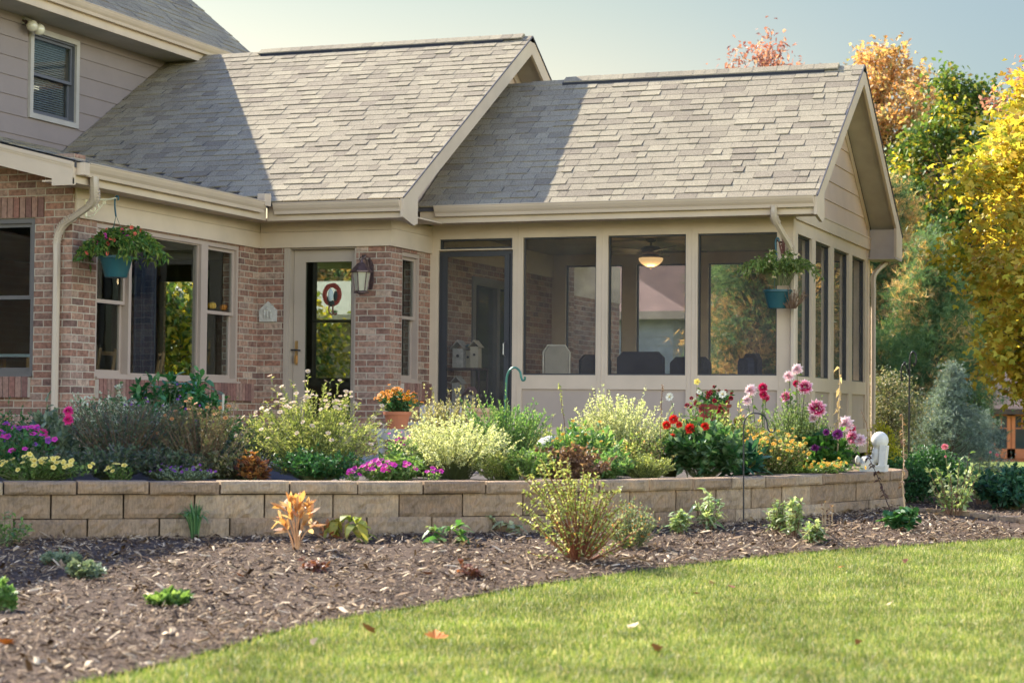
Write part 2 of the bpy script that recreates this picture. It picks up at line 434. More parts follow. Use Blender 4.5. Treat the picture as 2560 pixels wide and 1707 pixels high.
# --- wing roof (low slope)
LW = math.hypot(3.43, 3.43*sW)
def spanW(v):
    x = -9.97-v*3.43/LW; z = zW(x); yv = 19.32+(z-2.22)/sA
    return (0, min(yv, 20.7)-15.57)
wing_roof = H(shingle_roof('roofW', (-9.97, 15.57, 2.215), (0, 1, 0), slope_unit(-1, 0, sW), 5, LW, spanW, thk=.45), 'roof', SHING)
H(MB().prism('y', [(-9.98, 2.21), (-13.38, zW(-13.38)-0.005), (-13.38, zW(-13.38)-0.06), (-9.98, 2.155)], 15.60, 19.42), 'roof_deck', SHING_D)
# --- roof B (porch)
LB = math.hypot(23-20.44, 3.985-2.24)
def spanB(v):
    y = 20.44+v*2.56/LB
    return (0, 4.43)
H(shingle_roof('roofB', (-8.73, 20.44, 2.24), (1, 0, 0), slope_unit(0, 1, sB), 5, LB, spanB), 'roof', SHING)
H(shingle_roof('roofBback', (-8.72, 25.56, 2.24), (1, 0, 0), slope_unit(0, -1, sB), 5, LB, lambda v: (0, 4.42), tabw=(0.4, 0.9)), 'roof', SHING)
deck('x', [(20.45, 2.236), (23.0, 3.981), (25.55, 2.236), (25.55, 2.19), (23.0, 3.935), (20.45, 2.19)], -8.72, -4.31)
# --- ridge caps and vents
def ridge(x0, x1, y, z, s, v0, v1, name):
    mb = MB(); x = x0
    while x < x1-0.05:
        xe = min(x+0.30, x1); up = 0.038 if (x > v0 and x < v1) else 0.004
        wd = 0.12; h = wd*s/math.hypot(1, s); k = wd/math.hypot(1, s)
        t0, t1 = 0.012, 0.007
        jj = random.uniform(-0.002, 0.002)
        V = []
        for (xx, tt) in ((x, t1), (xe, t0)):
            V += [(xx, y-k+jj, z+up-h+tt), (xx, y, z+up+tt+0.004), (xx, y+k, z+up-h+tt), (xx, y-k+jj, z+up-h-0.004), (xx, y+k, z+up-h-0.004)]
        mb.add(V, [(0, 1, 6, 5), (1, 2, 7, 6), (0, 5, 8, 3), (2, 4, 9, 7), (0, 3, 4, 2, 1), (5, 6, 7, 9, 8)])
        x += 0.143
    return mb
M_vent = M('black_ridge_vent', (0.012, 0.013, 0.018), 0.6)
def vent(x0, x1, y, z, s):
    k = 0.13/math.hypot(1, s); h = k*s
    return MB().prism('x', [(y-k, z-h-0.005), (y-k, z-h+0.036), (y, z+0.038), (y+k, z-h+0.036), (y+k, z-h-0.005), (y, z-0.003)], x0, x1)
rc = H(ridge(-12.95, -8.40, 23.2, 4.58, sA, -12.10, -8.80, 'a'), 'ridge_cap', SHING)
H(vent(-12.05, -8.74, 23.2, 4.58, sA), 'ridge_vent', M_vent)
H(ridge(-8.32, -4.30, 23.0, 3.985, sB, -7.95, -4.80, 'b'), 'ridge_cap', SHING)
H(vent(-7.9, -4.74, 23.0, 3.985, sB), 'ridge_vent', M_vent)
# --- main roof over the two storeys
YM0, YM1, XE, ZE = 10.6, 24.9, -12.90, 4.72
LM = math.hypot(5.2, 5.2*sM)
main_roof = H(shingle_roof('roofM', (XE, YM0, ZE), (0, 1, 0), slope_unit(-1, 0, sM), 5, LM, lambda v: (0, YM1-YM0), tabw=(0.2, 0.4)), 'roof', SHING)
H(MB().prism('y', [(XE-.01, ZE-.006), (XE-5.2, ZE+5.2*sM-.006), (XE-10.4, ZE-.006), (XE-10.4, ZE-.06), (XE-5.2, ZE+5.2*sM-.06), (XE-.01, ZE-.06)], YM0+.02, YM1-.02), 'roof_deck', SHING_D)
ch = H(MB().box(-16.75, -15.9, 25.2, 25.9, 3.0, 8.0), 'chimney', BRICK)
# shutters of metal edge on the far rake
H(MB().prism('y', [(XE, ZE-.02), (XE-5.2, ZE+5.2*sM-.02), (XE-5.2, ZE+5.2*sM-.22), (XE-.03, ZE-.20)], YM1-.018, YM1+0.03), 'rake_board', TRIM)

# --- gutters
def kprof(o0, sgn, z):  # K-style gutter section; o0 back, grows outward by sgn, z top
    return [(o0, z), (o0, z-0.115), (o0+sgn*0.055, z-0.118), (o0+sgn*0.062, z-0.085), (o0+sgn*0.082, z-0.060), (o0+sgn*0.098, z-0.028), (o0+sgn*0.100, z-0.012), (o0+sgn*0.108, z-0.010), (o0+sgn*0.108, z)]
def gutter(ax, o0, sgn, z, c0, c1):
    g = H(MB().prism(ax, kprof(o0, sgn, z), c0, c1), 'gutter', TRIM2)
    return g
gutter('y', -9.995, 1, 2.205, 15.72, 19.17)       # wing
gutter('x', 19.36, -1, 2.20, -9.885, -8.43)       # over door
gutter('x', 20.47, -1, 2.245, -8.50, -4.33)       # porch
gutter('y', -12.93, 1, 4.72, YM0, YM1)            # main
# splash guard at the inner corner
H(MB().box(-10.05, -9.90, 19.235, 19.25, 2.16, 2.30).box(-9.905, -9.89, 19.10, 19.24, 2.16, 2.28), 'splash_guard', TRIM2)
# --- fascias under the gutters, soffits
mb = MB()
mb.box(-10.02, -9.995, 15.62, 19.33, 2.02, 2.19)
H(mb, 'fascia', TRIM)
H(MB().box(-9.995, -8.45, 19.36, 19.385, 2.02, 2.18), 'fascia', TRIM)
H(MB().box(-8.70, -4.325, 20.47, 20.495, 2.06, 2.22), 'fascia', TRIM)
H(MB().box(-8.70, -8.44, 19.72, 20.47, 2.052, 2.066), 'soffit', TRIM)
H(MB().box(-12.955, -12.93, YM0, YM1, 4.50, 4.71), 'fascia', TRIM)
H(MB().box(-10.32, -10.02, 15.6, 19.36, 2.035, 2.05), 'soffit', TRIM)
H(MB().box(-10.3, -8.45, 19.385, 19.78, 2.035, 2.05), 'soffit', TRIM)
H(MB().box(-8.70, -4.34, 20.495, 20.90, 2.075, 2.09), 'soffit', TRIM)
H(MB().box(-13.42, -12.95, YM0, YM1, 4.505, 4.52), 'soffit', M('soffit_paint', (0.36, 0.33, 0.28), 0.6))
# wing front rake: layered boards
xg = -9.985
def rakeW(d0, d1, zt, zb, name='rake_board'):
    return H(MB().prism('y', [(xg, 2.205+zt), (-13.6, 2.205+zt+sW*3.615), (-13.6, 2.205+zb+sW*3.615), (xg, 2.205+zb)], d0, d1), name, TRIM)
rakeW(15.575, 15.60, -0.005, -0.20)
rakeW(15.560, 15.576, 0.000, -0.035); rakeW(15.568, 15.5765, -0.036, -0.055)
H(MB().box(-10.20, -9.985, 15.60, 15.625, 2.00, 2.20).box(-10.20, -9.985, 15.572, 15.6, 1.995, 2.06), 'rake_return', TRIM)
H(MB().box(-10.02, -9.90, 15.63, 15.72, 2.09, 2.20), 'gutter_end', TRIM2)
H(MB().prism('y', [(-10.0, 2.03), (-13.6, 2.03+sW*3.6), (-13.6, 2.05+sW*3.6), (-10.0, 2.05)], 15.6, 16.1), 'soffit', TRIM)

# --- walls
# upper storey: lap siding facing +X
def lap_siding(mp, a0, a1, z0, z1, expo, holes=(), lean=0.014, tri=None):
    mb = MB(); z = z0
    while z < z1-0.01:
        zt = min(z+expo, z1)
        segs = [(a0, a1)]
        if tri:
            al, ar = tri((z+zt)/2 if False else z); segs = [(al, ar)]; al2, ar2 = tri(zt)
        for h in holes:
            if zt > h[2] and z < h[3]:
                ns = []
                for (p, q) in segs:
                    if h[0] > p: ns.append((p, min(q, h[0])))
                    if h[1] < q: ns.append((max(p, h[1]), q))
                segs = ns
        for (p, q) in segs:
            if q-p < 0.02: continue
            p2, q2 = (al2, ar2) if tri else (p, q)
            mb.add([mp(p, lean, z), mp(q, lean, z), mp(q2, 0.002, zt), mp(p2, 0.002, zt), mp(p, 0.0, z), mp(q, 0.0, z)], [(0, 1, 2, 3), (4, 5, 1, 0)])
        z = zt
    return mb
UW = (19.99, 20.97, 3.40, 4.385)
H(MB().wall(mpX(-13.42), YM0+.2, YM1-.2, 2.0, 4.52, -0.18, 0.0, [UW]), 'upper_wall', SIDING)
H(lap_siding(mpX(-13.42), YM0+.2, YM1-.2, 2.69, 4.41, 0.2195, [(UW[0]-.05, UW[1]+.05, UW[2]-.05, UW[3]+.1)]), 'lap_siding', SIDING)
H(MB().mbox(mpX(-13.42), YM0+.2, YM1-.2, 0.0, 0.018, 4.41, 4.505), 'frieze', SIDING)
H(MB().box(-13.6, -13.42, YM0+.2, 15.9, -0.9, 2.4).box(-22, -13.6, YM0+.2, YM0+.4, -0.9, 4.6).box(-22.2, -22, YM0+.2, YM1-.2, -0.9, 4.6).wall(mpY(24.5), -22, -13.4, -0.9, 4.5, -.2, 0, [(float(at(372, 700, 'y', 24.6)[0]), float(at(468, 700, 'y', 24.6)[0]), -.25, 1.8)]), 'brick_wall', BRICK)
H(MB().prism('y', [(-13.0, 4.6), (-18.1, 4.66+5.1*sM), (-23.2, 4.6)], YM0+.2, YM0+.35), 'gable_wall', SIDING)
H(MB().prism('y', [(-13.0, 4.6), (-18.1, 4.66+5.1*sM), (-23.2, 4.6)], YM1-.35, YM1-.2), 'gable_wall', SIDING)
# wing walls
SW = (16.49, 19.325, 0.295, 1.752); FWN = (-12.3, -10.70, 0.30, 1.765)
XW, YW, YD, XC, YP, XR, YB = -10.298, 16.074, 19.759, -8.746, 20.885, -4.649, 25.22
H(MB().wall(mpY(YW), -13.45, XW, -0.9, 2.35, -0.2, 0.0, [FWN]), 'brick_wall', BRICK)
H(MB().wall(mpX(XW), YW+.2, YD, -0.9, 2.04, -0.2, 0.0, [SW]), 'brick_wall', BRICK)
DOOR = (-9.983, -9.132, -1.0, 1.763)
H(MB().wall(mpY(YD), XW-.2, XC, -0.9, 2.04, -0.2, 0.0, [DOOR]), 'brick_wall', BRICK)
PW = (20.105, 20.61, 0.32, 1.73); PD = (22.15, 23.95, -1.0, 1.6)
H(MB().wall(mpX(XC), YD+.2, 25.9, -0.9, 2.04, -0.2, 0.0, [PW, PD]), 'brick_wall', BRICK)
# friezes (two boards with a shadow line)
def frieze(mp, a0, a1, z0, z1):
    mb = MB(); zm = z0+(z1-z0)*0.62
    mb.mbox(mp, a0, a1, 0.0, 0.028, z0, zm).mbox(mp, a0, a1, 0.0, 0.022, zm+0.004, z1)
    return H(mb, 'frieze', TRIM)
frieze(mpX(XW), YW+.03, YD-.001, 1.763, 2.035)
frieze(mpY(YD), XW+.03, XC+.028, 1.763, 2.035)
frieze(mpX(XC), YD+.001, YP-.001, 1.763, 2.06)
# soldier course lintel & sills: single bricks on edge
SB = islandmat('soldier_brick', [(0, (0.15, 0.08, 0.065)), (0.5, (0.24, 0.115, 0.085)), (1, (0.27, 0.165, 0.12))], 0.85, 0.25, 30, 0.3)
MORT = M('mortar', (0.47, 0.40, 0.31), 0.9, var=0.1, nscale=10)
def soldiers(mp, a0, a1, z0, z1, dep, parent):
    mb = MB(); n = max(1, round((a1-a0)/0.0677)); st = (a1-a0)/n
    for i in range(n):
        j = random.uniform(-.002, .002)
        mb.mbox(mp, a0+i*st+.005, a0+(i+1)*st-.005, 0.0, dep+j, z0+.004+random.uniform(-.002, .002), z1)
    o = H(mb, 'soldier_course', SB, parent)
    H(MB().mbox(mp, a0+.001, a1-.001, 0.0, dep-.012, z0+.004, z1-.006), 'mortar_bed', MORT, parent)
    return o
soldiers(mpY(YW), -12.4, -10.60, 1.765, 1.955, 0.012, house)
soldiers(mpY(YW), -12.4, -10.72, 0.10, 0.295, 0.05, house)
soldiers(mpX(XW), 16.50, 19.60, 0.10, 0.288, 0.05, house)
soldiers(mpX(XC), 20.10, 20.85, 0.12, 0.315, 0.05, house)

# --- windows
def window(mp, a0, a1, z0, z1, lites, fw=0.045, fm=None, glass=GLASS, sill=True, rec=0.05):
    """lites: list of (a0, a1, kind) ; kind 'hung' | 'fixed'"""
    fm = fm or FRAMEW
    mb = MB()
    mb.mbox(mp, a0, a1, -rec-.05, -rec+.035, z1-fw, z1).mbox(mp, a0, a1, -rec-.05, -rec+.035, z0, z0+fw)
    mb.mbox(mp, a0, a0+fw, -rec-.05, -rec+.035, z0+fw, z1-fw).mbox(mp, a1-fw, a1, -rec-.05, -rec+.035, z0+fw, z1-fw)
    for i in range(len(lites)-1):
        p, q = lites[i][1], lites[i+1][0]
        mb.mbox(mp, p, q, -rec-.05, -rec+.045, z0+fw, z1-fw)
    wn = H(mb, 'window', fm)
    if sill: H(MB().mbox(mp, a0-.0, a1+.0, -rec+.035, 0.03, z0-.005, z0+.014), 'sill', fm, wn)
    for (p, q, kind) in lites:
        if kind == 'fixed':
            H(MB().mbox(mp, p, q, -rec-.012, -rec-.008, z0+fw, z1-fw), 'pane', glass, wn)
            s = MB(); b = .014
            s.mbox(mp, p, q, -rec-.02, -rec+.01, z1-fw-b, z1-fw).mbox(mp, p, q, -rec-.02, -rec+.01, z0+fw, z0+fw+b).mbox(mp, p, p+b, -rec-.02, -rec+.01, z0+fw+b, z1-fw-b).mbox(mp, q-b, q, -rec-.02, -rec+.01, z0+fw+b, z1-fw-b)
            H(s, 'sash', fm, wn)
        else:
            zm = (z0+z1)/2
            for (lo, hi, dd) in ((zm-.018, z1-fw, 0.0), (z0+fw, zm+.018, -0.035)):
                b = .035; s = MB()
                e = rec+.01-dd
                s.mbox(mp, p, q, -e-.012, -e+.014, hi-b, hi).mbox(mp, p, q, -e-.012, -e+.014, lo, lo+b)
                s.mbox(mp, p, p+b, -e-.012, -e+.014, lo+b, hi-b).mbox(mp, q-b, q, -e-.012, -e+.014, lo+b, hi-b)
                H(s, 'sash', fm, wn)
                H(MB().mbox(mp, p+b, q-b, -e-.003, -e+.001, lo+b, hi-b), 'pane', glass, wn)
    return wn
window(mpX(XW), *SW, [(16.535, 17.085, 'hung'), (17.135, 18.50, 'fixed'), (18.64, 19.28, 'hung')])
window(mpY(YW), *FWN, [(-12.25, -11.55, 'hung'), (-11.5, -10.745, 'hung')], fm=M('dark_window_frame', (0.12, 0.11, 0.10), 0.5))
window(mpX(XC), *PW, [(20.145, 20.57, 'hung')], fm=FRAMEW)
WHITEF = M('pale_window_frame', (0.37, 0.33, 0.28), 0.5)
uw = window(mpX(-13.42), *UW, [(20.04, 20.92, 'hung')], fm=M('dark_sash', (0.10, 0.10, 0.11), 0.5), sill=False, rec=0.03)
H(MB().mbox(mpX(-13.42), 19.965, 20.03, 0, .035, 3.36, 4.42).mbox(mpX(-13.42), 20.93, 20.995, 0, .035, 3.36, 4.42).mbox(mpX(-13.42), 20.03, 20.93, 0, .035, 3.36, 3.42).mbox(mpX(-13.42), 20.03, 20.93, 0, .035, 4.36, 4.42), 'window_frame', WHITEF, uw)
bl = MB()
for i in range(34):
    z = 3.43+i*0.027; bl.mbox(mpX(-13.42), 20.05, 20.9, -.13, -.115, z, z+.016)
H(bl, 'blind', M('blind_slats', (0.12, 0.125, 0.135), 0.6), uw)

# --- interior shell (dark rooms behind the glass)
mb = MB()
rwx = (float(at(372, 700, 'y', 24.05)[0]), float(at(466, 700, 'y', 24.05)[0]))
dwx = (float(at(724, 700, 'y', 24.05)[0]), float(at(812, 700, 'y', 24.05)[0])); dwz = (float(at(770, 868, 'y', 24.05)[2]), float(at(770, 596, 'y', 24.05)[2]))
mb.box(-16.1, -16, 16.3, 24.1, FZ, 2.0).wall(mpY(24.0), -16, XC-.21, FZ, 2.0, -.1, 0, [(rwx[0], rwx[1], -.25, 1.78), (dwx[0], dwx[1], dwz[0], dwz[1])])
H(mb, 'inner_wall', ROOM)
dzm = float(at(770, 738, 'y', 24.05)[2])
dw_ = H(MB().box(dwx[0]-.03, dwx[0], 23.97, 24.0, dwz[0], dwz[1]).box(dwx[1], dwx[1]+.03, 23.97, 24.0, dwz[0], dwz[1]).box(dwx[0], dwx[1], 23.98, 24.06, dzm-.02, dzm+.02), 'window', M('dark_window_frame', (0.12, 0.11, 0.10), 0.5))
H(MB().box(dwx[0], dwx[1], 24.04, 24.05, dwz[0], dwz[1]), 'pane', GLASS, dw_)
rw_ = H(MB().box(rwx[0]-.03, rwx[0], 23.97, 24.0, -.28, 1.8).box(rwx[1], rwx[1]+.03, 23.97, 24.0, -.28, 1.8).box(rwx[0], rwx[1], 23.98, 24.06, 1.72, 1.78), 'window', M('dark_window_frame', (0.12, 0.11, 0.10), 0.5))
H(MB().box(rwx[0], rwx[1], 24.04, 24.05, -.25, 1.72), 'pane', GLASS, rw_)
H(MB().box(-16, XW-.21, 16.3, 19.95, FZ-.05, FZ).box(-16, XC-.21, 19.97, 24, FZ-.05, FZ), 'inner_floor', ROOMF)
H(MB().box(-16, XW-.01, 16.1, 19.96, 2.0, 2.06).box(-16, XC-.01, 19.96, 25.9, 2.0, 2.06), 'inner_ceiling', M('ceiling_paint', (0.35, 0.33, 0.30), 0.9))

# --- entry door
door = H(MB().mbox(mpY(19.85), -9.91, -9.775, -.04, 0, -.42, 1.745).mbox(mpY(19.85), -9.225, -9.09, -.04, 0, -.42, 1.745).mbox(mpY(19.85), -9.775, -9.225, -.04, 0, 1.612, 1.745).mbox(mpY(19.85), -9.775, -9.225, -.04, 0, -.42, -.15), 'door', DOORP)
H(MB().mbox(mpY(19.85), -9.775, -9.225, -.025, -.015, -.15, 1.612), 'door_glass', glassmat('coated_door_glass', (.66, .70, .66), .0015, 1.7), door)
mb = MB()
mb.mbox(mpY(YD), -9.983, -9.945, -.10, .012, -.44, 1.7625).mbox(mpY(YD), -9.945, -9.915, -.10, .004, -.44, 1.7625).mbox(mpY(YD), -9.915, -9.085, -.10, -.02, 1.747, 1.7625).mbox(mpY(YD), -9.15, -9.132, -.10, -.004, -.44, 1.745)
H(mb, 'door_frame', DOORP)
brass = M('brass', (0.45, 0.28, 0.12), 0.35, metal=0.9, var=0.1); darkm = M('dark_metal', (0.03, 0.03, 0.035), 0.45, metal=0.6)
H(MB().mbox(mpY(19.85), -9.885, -9.855, 0, .012, .50, .76).mbox(mpY(19.85), -9.878, -9.862, .012, .045, .52, .60), 'handle_plate', brass, door)
H(MB().tube([(-9.93, 19.80, .66), (-9.87, 19.79, .662), (-9.80, 19.80, .655)], .008, 6).tube([(-9.87, 19.85, .66), (-9.87, 19.79, .66)], .010, 6), 'handle', darkm, door)

# --- downspouts
def smooth_path(P, n=8): return catmull(P, n)
DSP = M('downspout_paint', (0.44, 0.35, 0.255), 0.4, var=0.05)
def downspout(P, w=.075, d=.06, ribs=()):
    pth = smooth_path(P, 8)
    mb = MB().tube(pth, .04, 8, sq=(w, d))
    for (i0, i1) in ribs:
        for k in np.linspace(i0, i1, 12):
            i = int(k*8); i = min(i, len(pth)-2)
            f = k*8-i; a = pth[i]+(pth[i+1]-pth[i])*f; T = (pth[i+1]-pth[i])/np.linalg.norm(pth[i+1]-pth[i])
            mb.tube([a-T*.006, a+T*.006], .04, 8, sq=(w+.008, d+.008))
    return H(mb, 'downspout', DSP)
downspout([(-9.94, 15.86, 2.10), (-9.94, 15.87, 1.99), (-9.99, 15.93, 1.88), (-10.2, 15.985, 1.77), (-10.36, 16.02, 1.69), (-10.43, 16.03, 1.56), (-10.43, 16.03, 1.3), (-10.43, 16.03, .5), (-10.43, 16.03, -.5)], .085, .065, ribs=[(0.3, 2.2), (3.3, 5.2)])
downspout([(-4.74, 20.41, 2.15), (-4.74, 20.43, 2.03), (-4.70, 20.58, 1.90), (-4.65, 20.78, 1.75), (-4.63, 20.84, 1.62), (-4.63, 20.84, 1.3), (-4.63, 20.84, .4), (-4.63, 20.84, -.5)], ribs=[(0.4, 1.4), (3.0, 4.2)])
downspout([(-4.44, 25.62, 2.12), (-4.46, 25.6, 1.98), (-4.54, 25.40, 1.86), (-4.60, 25.27, 1.74), (-4.60, 25.26, 1.55), (-4.60, 25.26, 1.2), (-4.60, 25.26, .4), (-4.60, 25.26, -.5)], ribs=[(0.4, 1.4), (3.0, 4.2)])

# ---------------------------------------------------------------- screened porch (front, side and back walls)
FX_ = [(-7.645, -6.803), (-6.67, -5.801), (-5.671, -4.814)]
SY_ = [(21.144, 21.856), (22.047, 22.867), (23.052, 23.933), (24.142, 24.991)]
ZT, ZB = 1.92, 0.418
def porch_wall(mp, a0, a1, op, doors=(), z0=-.50, z1=2.08, th=0.11, flip=1):
    holes = [(p, q, ZB, ZT) for p, q in op]+list(doors)
    H(MB().wall(mp, a0, a1, z0, z1, -th, 0.0, holes+[(p-.005, q+.005, -.152, .265) for p, q in op]), 'porch_wall', TRIM)
    for p, q in op:
        H(MB().mbox(mp, p-.005, q+.005, -.05, -.022, -.152, .265), 'panel', PANEL)
        f = MB(); b = .016
        f.mbox(mp, p+.001, q-.001, -.075, -.03, ZT-b, ZT-.001).mbox(mp, p+.001, q-.001, -.075, -.03, ZB+.001, ZB+b).mbox(mp, p+.001, p+b, -.075, -.03, ZB+b, ZT-b).mbox(mp, q-b, q-.001, -.075, -.03, ZB+b, ZT-b)
        sf = H(f, 'screen_frame', NAVY)
        H(MB().mbox(mp, p+b, q-b, -.055, -.053, ZB+b, ZT-b), 'screen', SCREEN, sf)
        # thin trim lines along posts
    return
porch_wall(mpY(YP), XC, XR, FX_, [(-8.650, -7.765, -.44, 1.795), (-8.632, -7.772, 1.808, 1.92)])
porch_wall(mpX(XR), YP+.11, YB, SY_)
BX_ = [(-8.559, -8.10), (-8.014, -7.795), (-7.601, -6.90), (-6.65, -5.70), (-5.55, -4.80)]
porch_wall(lambda a, d, z: (a, YB+d-.11, z), XC, XR-.11, BX_)
H(MB().box(XC, XR-.03, YP+.03, YB-.03, -1.3, -.505), 'foundation', M('foundation_block', (.30, .27, .23), .9, var=.15))
# slim batten lines on the front posts
mb = MB()
for a in (-7.705, -6.737, -5.736): mb.mbox(mpY(YP), a-.002, a+.002, 0.0, .004, -.5, 2.06)
for (p, q) in FX_+[(-8.65, -7.765)]:
    for e in (p-.022, q+.02): mb.mbox(mpY(YP), e-.0015, e+.0015, 0, .003, .268, ZT+.02)
H(mb, 'batten', TRIM)
H(MB().mbox(mpY(YP), XC, XR+.01, 0, .018, -.256, -.152).mbox(mpX(XR), YP, YB, 0, .018, -.256, -.152), 'base_trim', TRIM)
for ya, yb in ((YP-.01, YP+.105), (25.08, YB)): H(MB().mbox(mpX(XR), ya, yb, 0, .012, -.151, 2.06), 'corner_board', TRIM)
# transom + screen door
f = MB(); b = .02
f.mbox(mpY(YP), -8.631, -7.773, -.07, -.02, 1.90, 1.919).mbox(mpY(YP), -8.631, -7.773, -.07, -.02, 1.809, 1.829).mbox(mpY(YP), -8.631, -8.61, -.07, -.02, 1.829, 1.90).mbox(mpY(YP), -7.794, -7.773, -.07, -.02, 1.829, 1.90)
tf = H(f, 'screen_frame', NAVY)
H(MB().mbox(mpY(YP), -8.61, -7.794, -.05, -.048, 1.829, 1.90), 'screen', SCREEN, tf)
f = MB(); z0, z1 = -.43, 1.785
for (p, q, d, b) in ((-8.645, -7.77, -.03, .035), (-8.607, -7.808, -.015, .06)):
    f.mbox(mpY(YP), p, q, d-.03, d, z1-(q+7.77 if 0 else 0)-b, z1 if b < .05 else z1-.036)
    zt = z1-b
    f.mbox(mpY(YP), p, p+b, d-.03, d, z0, zt).mbox(mpY(YP), q-b, q, d-.03, d, z0, zt)
f.mbox(mpY(YP), -8.547, -7.868, -.045, -.015, z0, z0+.22)
sd = H(f, 'screen_door', NAVY)
H(MB().mbox(mpY(YP), -8.547, -7.868, -.032, -.030, z0+.22, z1-.06), 'screen', SCREEN, sd)
H(MB().tube([(-7.84, YP-.01, .62), (-7.85, YP-.045, .64), (-7.85, YP-.045, .76), (-7.84, YP-.01, .78)], .007, 6), 'handle', M('steel', (0.4, 0.4, 0.4), .3, metal=.9), sd)
# porch gable (facing +X)
tri = lambda z: (20.44+max(0, (z-2.24+.13))/sB+.0, 25.56-max(0, (z-2.24+.13))/sB)
def gz_tri(z):
    k = (z+0.16-2.24)/sB; return (max(20.95, 20.44+k), min(25.15, 25.56-k))
H(MB().prism('x', [(20.90, 2.0), (20.90, 2.40), (23.0, 3.86), (25.10, 2.40), (25.10, 2.0)], XR-.11, XR-.002), 'gable_wall', GSIDING)
H(lap_siding(mpX(XR), 0, 0, 2.20, 3.72, 0.226, tri=gz_tri), 'lap_siding', GSIDING)
H(MB().mbox(mpX(XR), YP-.005, YB, 0.0, .03, 2.06, 2.195).mbox(mpX(XR), YP-.005, YB, 0.0, .038, 2.195, 2.212), 'gable_belt', TRIM)
H(MB().prism('x', [(25.15, 2.06), (25.15, 2.35), (23.0, 3.82), (20.85, 2.35), (20.85, 2.2), (20.97, 2.2), (20.97, 2.29), (23.0, 3.68), (25.03, 2.29), (25.03, 2.2)], XR+.0, XR+.022), 'gable_trim', TRIM)
# rake boards and soffits: two slopes
def rake(xo, y0, z0, y1, z1, sgn, top=.0, drop=.20, th=.03, mt=TRIM):
    # parallel board below the roof edge, vertical face in the plane X = xo
    return MB().prism('x', [(y0, z0-top), (y1, z1-top), (y1, z1-drop-.02), (y0, z0-drop)], xo-th, xo)
def gable_overhang(xo, xi, yl, zl, yr, zr, yb, zb_, drop=.19):
    H(rake(xo+.02, yl, zl, yr, zr, 1, .0, drop), 'rake_board', TRIM)
    H(rake(xo+.02, yb, zb_, yr+.0005, zr, 1, .0, drop), 'rake_board', TRIM)
    s = (zr-zl)/(yr-yl)
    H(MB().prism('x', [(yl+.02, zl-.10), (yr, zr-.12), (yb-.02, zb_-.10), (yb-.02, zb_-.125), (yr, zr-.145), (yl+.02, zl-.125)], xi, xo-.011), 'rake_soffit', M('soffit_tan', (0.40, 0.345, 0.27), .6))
    # shingle drip edge
    H(MB().prism('x', [(yl-.01, zl+.012), (yr, zr+.016), (yb+.01, zb_+.012), (yb+.01, zb_-.004), (yr, zr-.002), (yl-.01, zl-.004)], xo+.0205, xo+.032), 'roof_edge', SHING_D)
gable_overhang(-4.32, XR+.023, 20.44, 2.24, 23.0, 3.985, 25.56, 2.24)
gable_overhang(-8.42, XC, 19.32, 2.22, 23.2, 4.58, 27.08, 2.22)
# eave returns (pork chops)
H(MB().prism('x', [(20.43, 2.235), (20.80, 2.235+.37*sB-.02), (20.80, 2.03), (20.70, 1.995), (20.43, 2.05)], -4.33, -4.297), 'eave_return', TRIM)
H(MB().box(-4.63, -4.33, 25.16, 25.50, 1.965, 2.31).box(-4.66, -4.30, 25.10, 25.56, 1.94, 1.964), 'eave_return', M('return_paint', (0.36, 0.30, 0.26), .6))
H(MB().prism('x', [(25.57, 2.235), (25.15, 2.235+.42*sB), (25.15, 1.965), (25.57, 1.965)], -4.329, -4.296), 'eave_return', TRIM)
H(MB().prism('x', [(19.31, 2.215), (19.70, 2.215+.39*sA-.02), (19.70, 1.985), (19.60, 1.955), (19.31, 2.02)], -8.43, -8.397), 'eave_return', TRIM)
gutter('x', 25.55, 1, 2.21, -8.7, -4.33)
# gable wall of roof A above the porch roof
H(MB().prism('x', [(19.80, 2.05), (19.80, 2.38), (23.2, 4.46), (26.6, 2.38), (26.6, 2.05)], XC-.1, XC-.012), 'gable_wall', GSIDING)
H(MB().prism('x', [(19.9, 2.43), (23.2, 4.44), (26.5, 2.43), (26.5, 2.31), (23.2, 4.32), (19.9, 2.31)], XC-.011, XC+.012), 'gable_trim', TRIM)
# porch floor, ceiling, door in left wall
H(MB().box(XC, XR, YP, YB, -.50, FZ), 'porch_floor', M('porch_boards', (0.16, 0.13, 0.11), .6))
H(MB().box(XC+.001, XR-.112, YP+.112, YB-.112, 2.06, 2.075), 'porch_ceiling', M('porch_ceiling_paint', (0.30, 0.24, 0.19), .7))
mb = MB().mbox(mpX(XC), 22.15, 22.25, -.1, .02, FZ, 1.6).mbox(mpX(XC), 23.85, 23.95, -.1, .02, FZ, 1.6).mbox(mpX(XC), 22.25, 23.85, -.1, .02, 1.5, 1.6).mbox(mpX(XC), 23.0, 23.1, -.1, 0, FZ, 1.5)
pd = H(mb, 'patio_door', M('dark_window_frame', (0.1, .1, .1)))
H(MB().mbox(mpX(XC), 22.25, 23.85, -.06, -.05, FZ, 1.5), 'door_glass', GLASS, pd)
H(MB().mbox(mpX(XC), 21.0, 25.1, 0, .02, 1.763, 2.05), 'frieze', TRIM)
# rear wing of the house seen through the porch
H(MB().box(-8.95, XC-.21, 25.9, 28.6, -.9, 1.62).box(-12, -8.97, 26.1, 26.3, -.9, 2.1), 'brick_wall', BRICK)
H(MB().box(-8.97, XC-.19, 25.9, 28.6, 1.62, 2.15), 'frieze', TRIM)
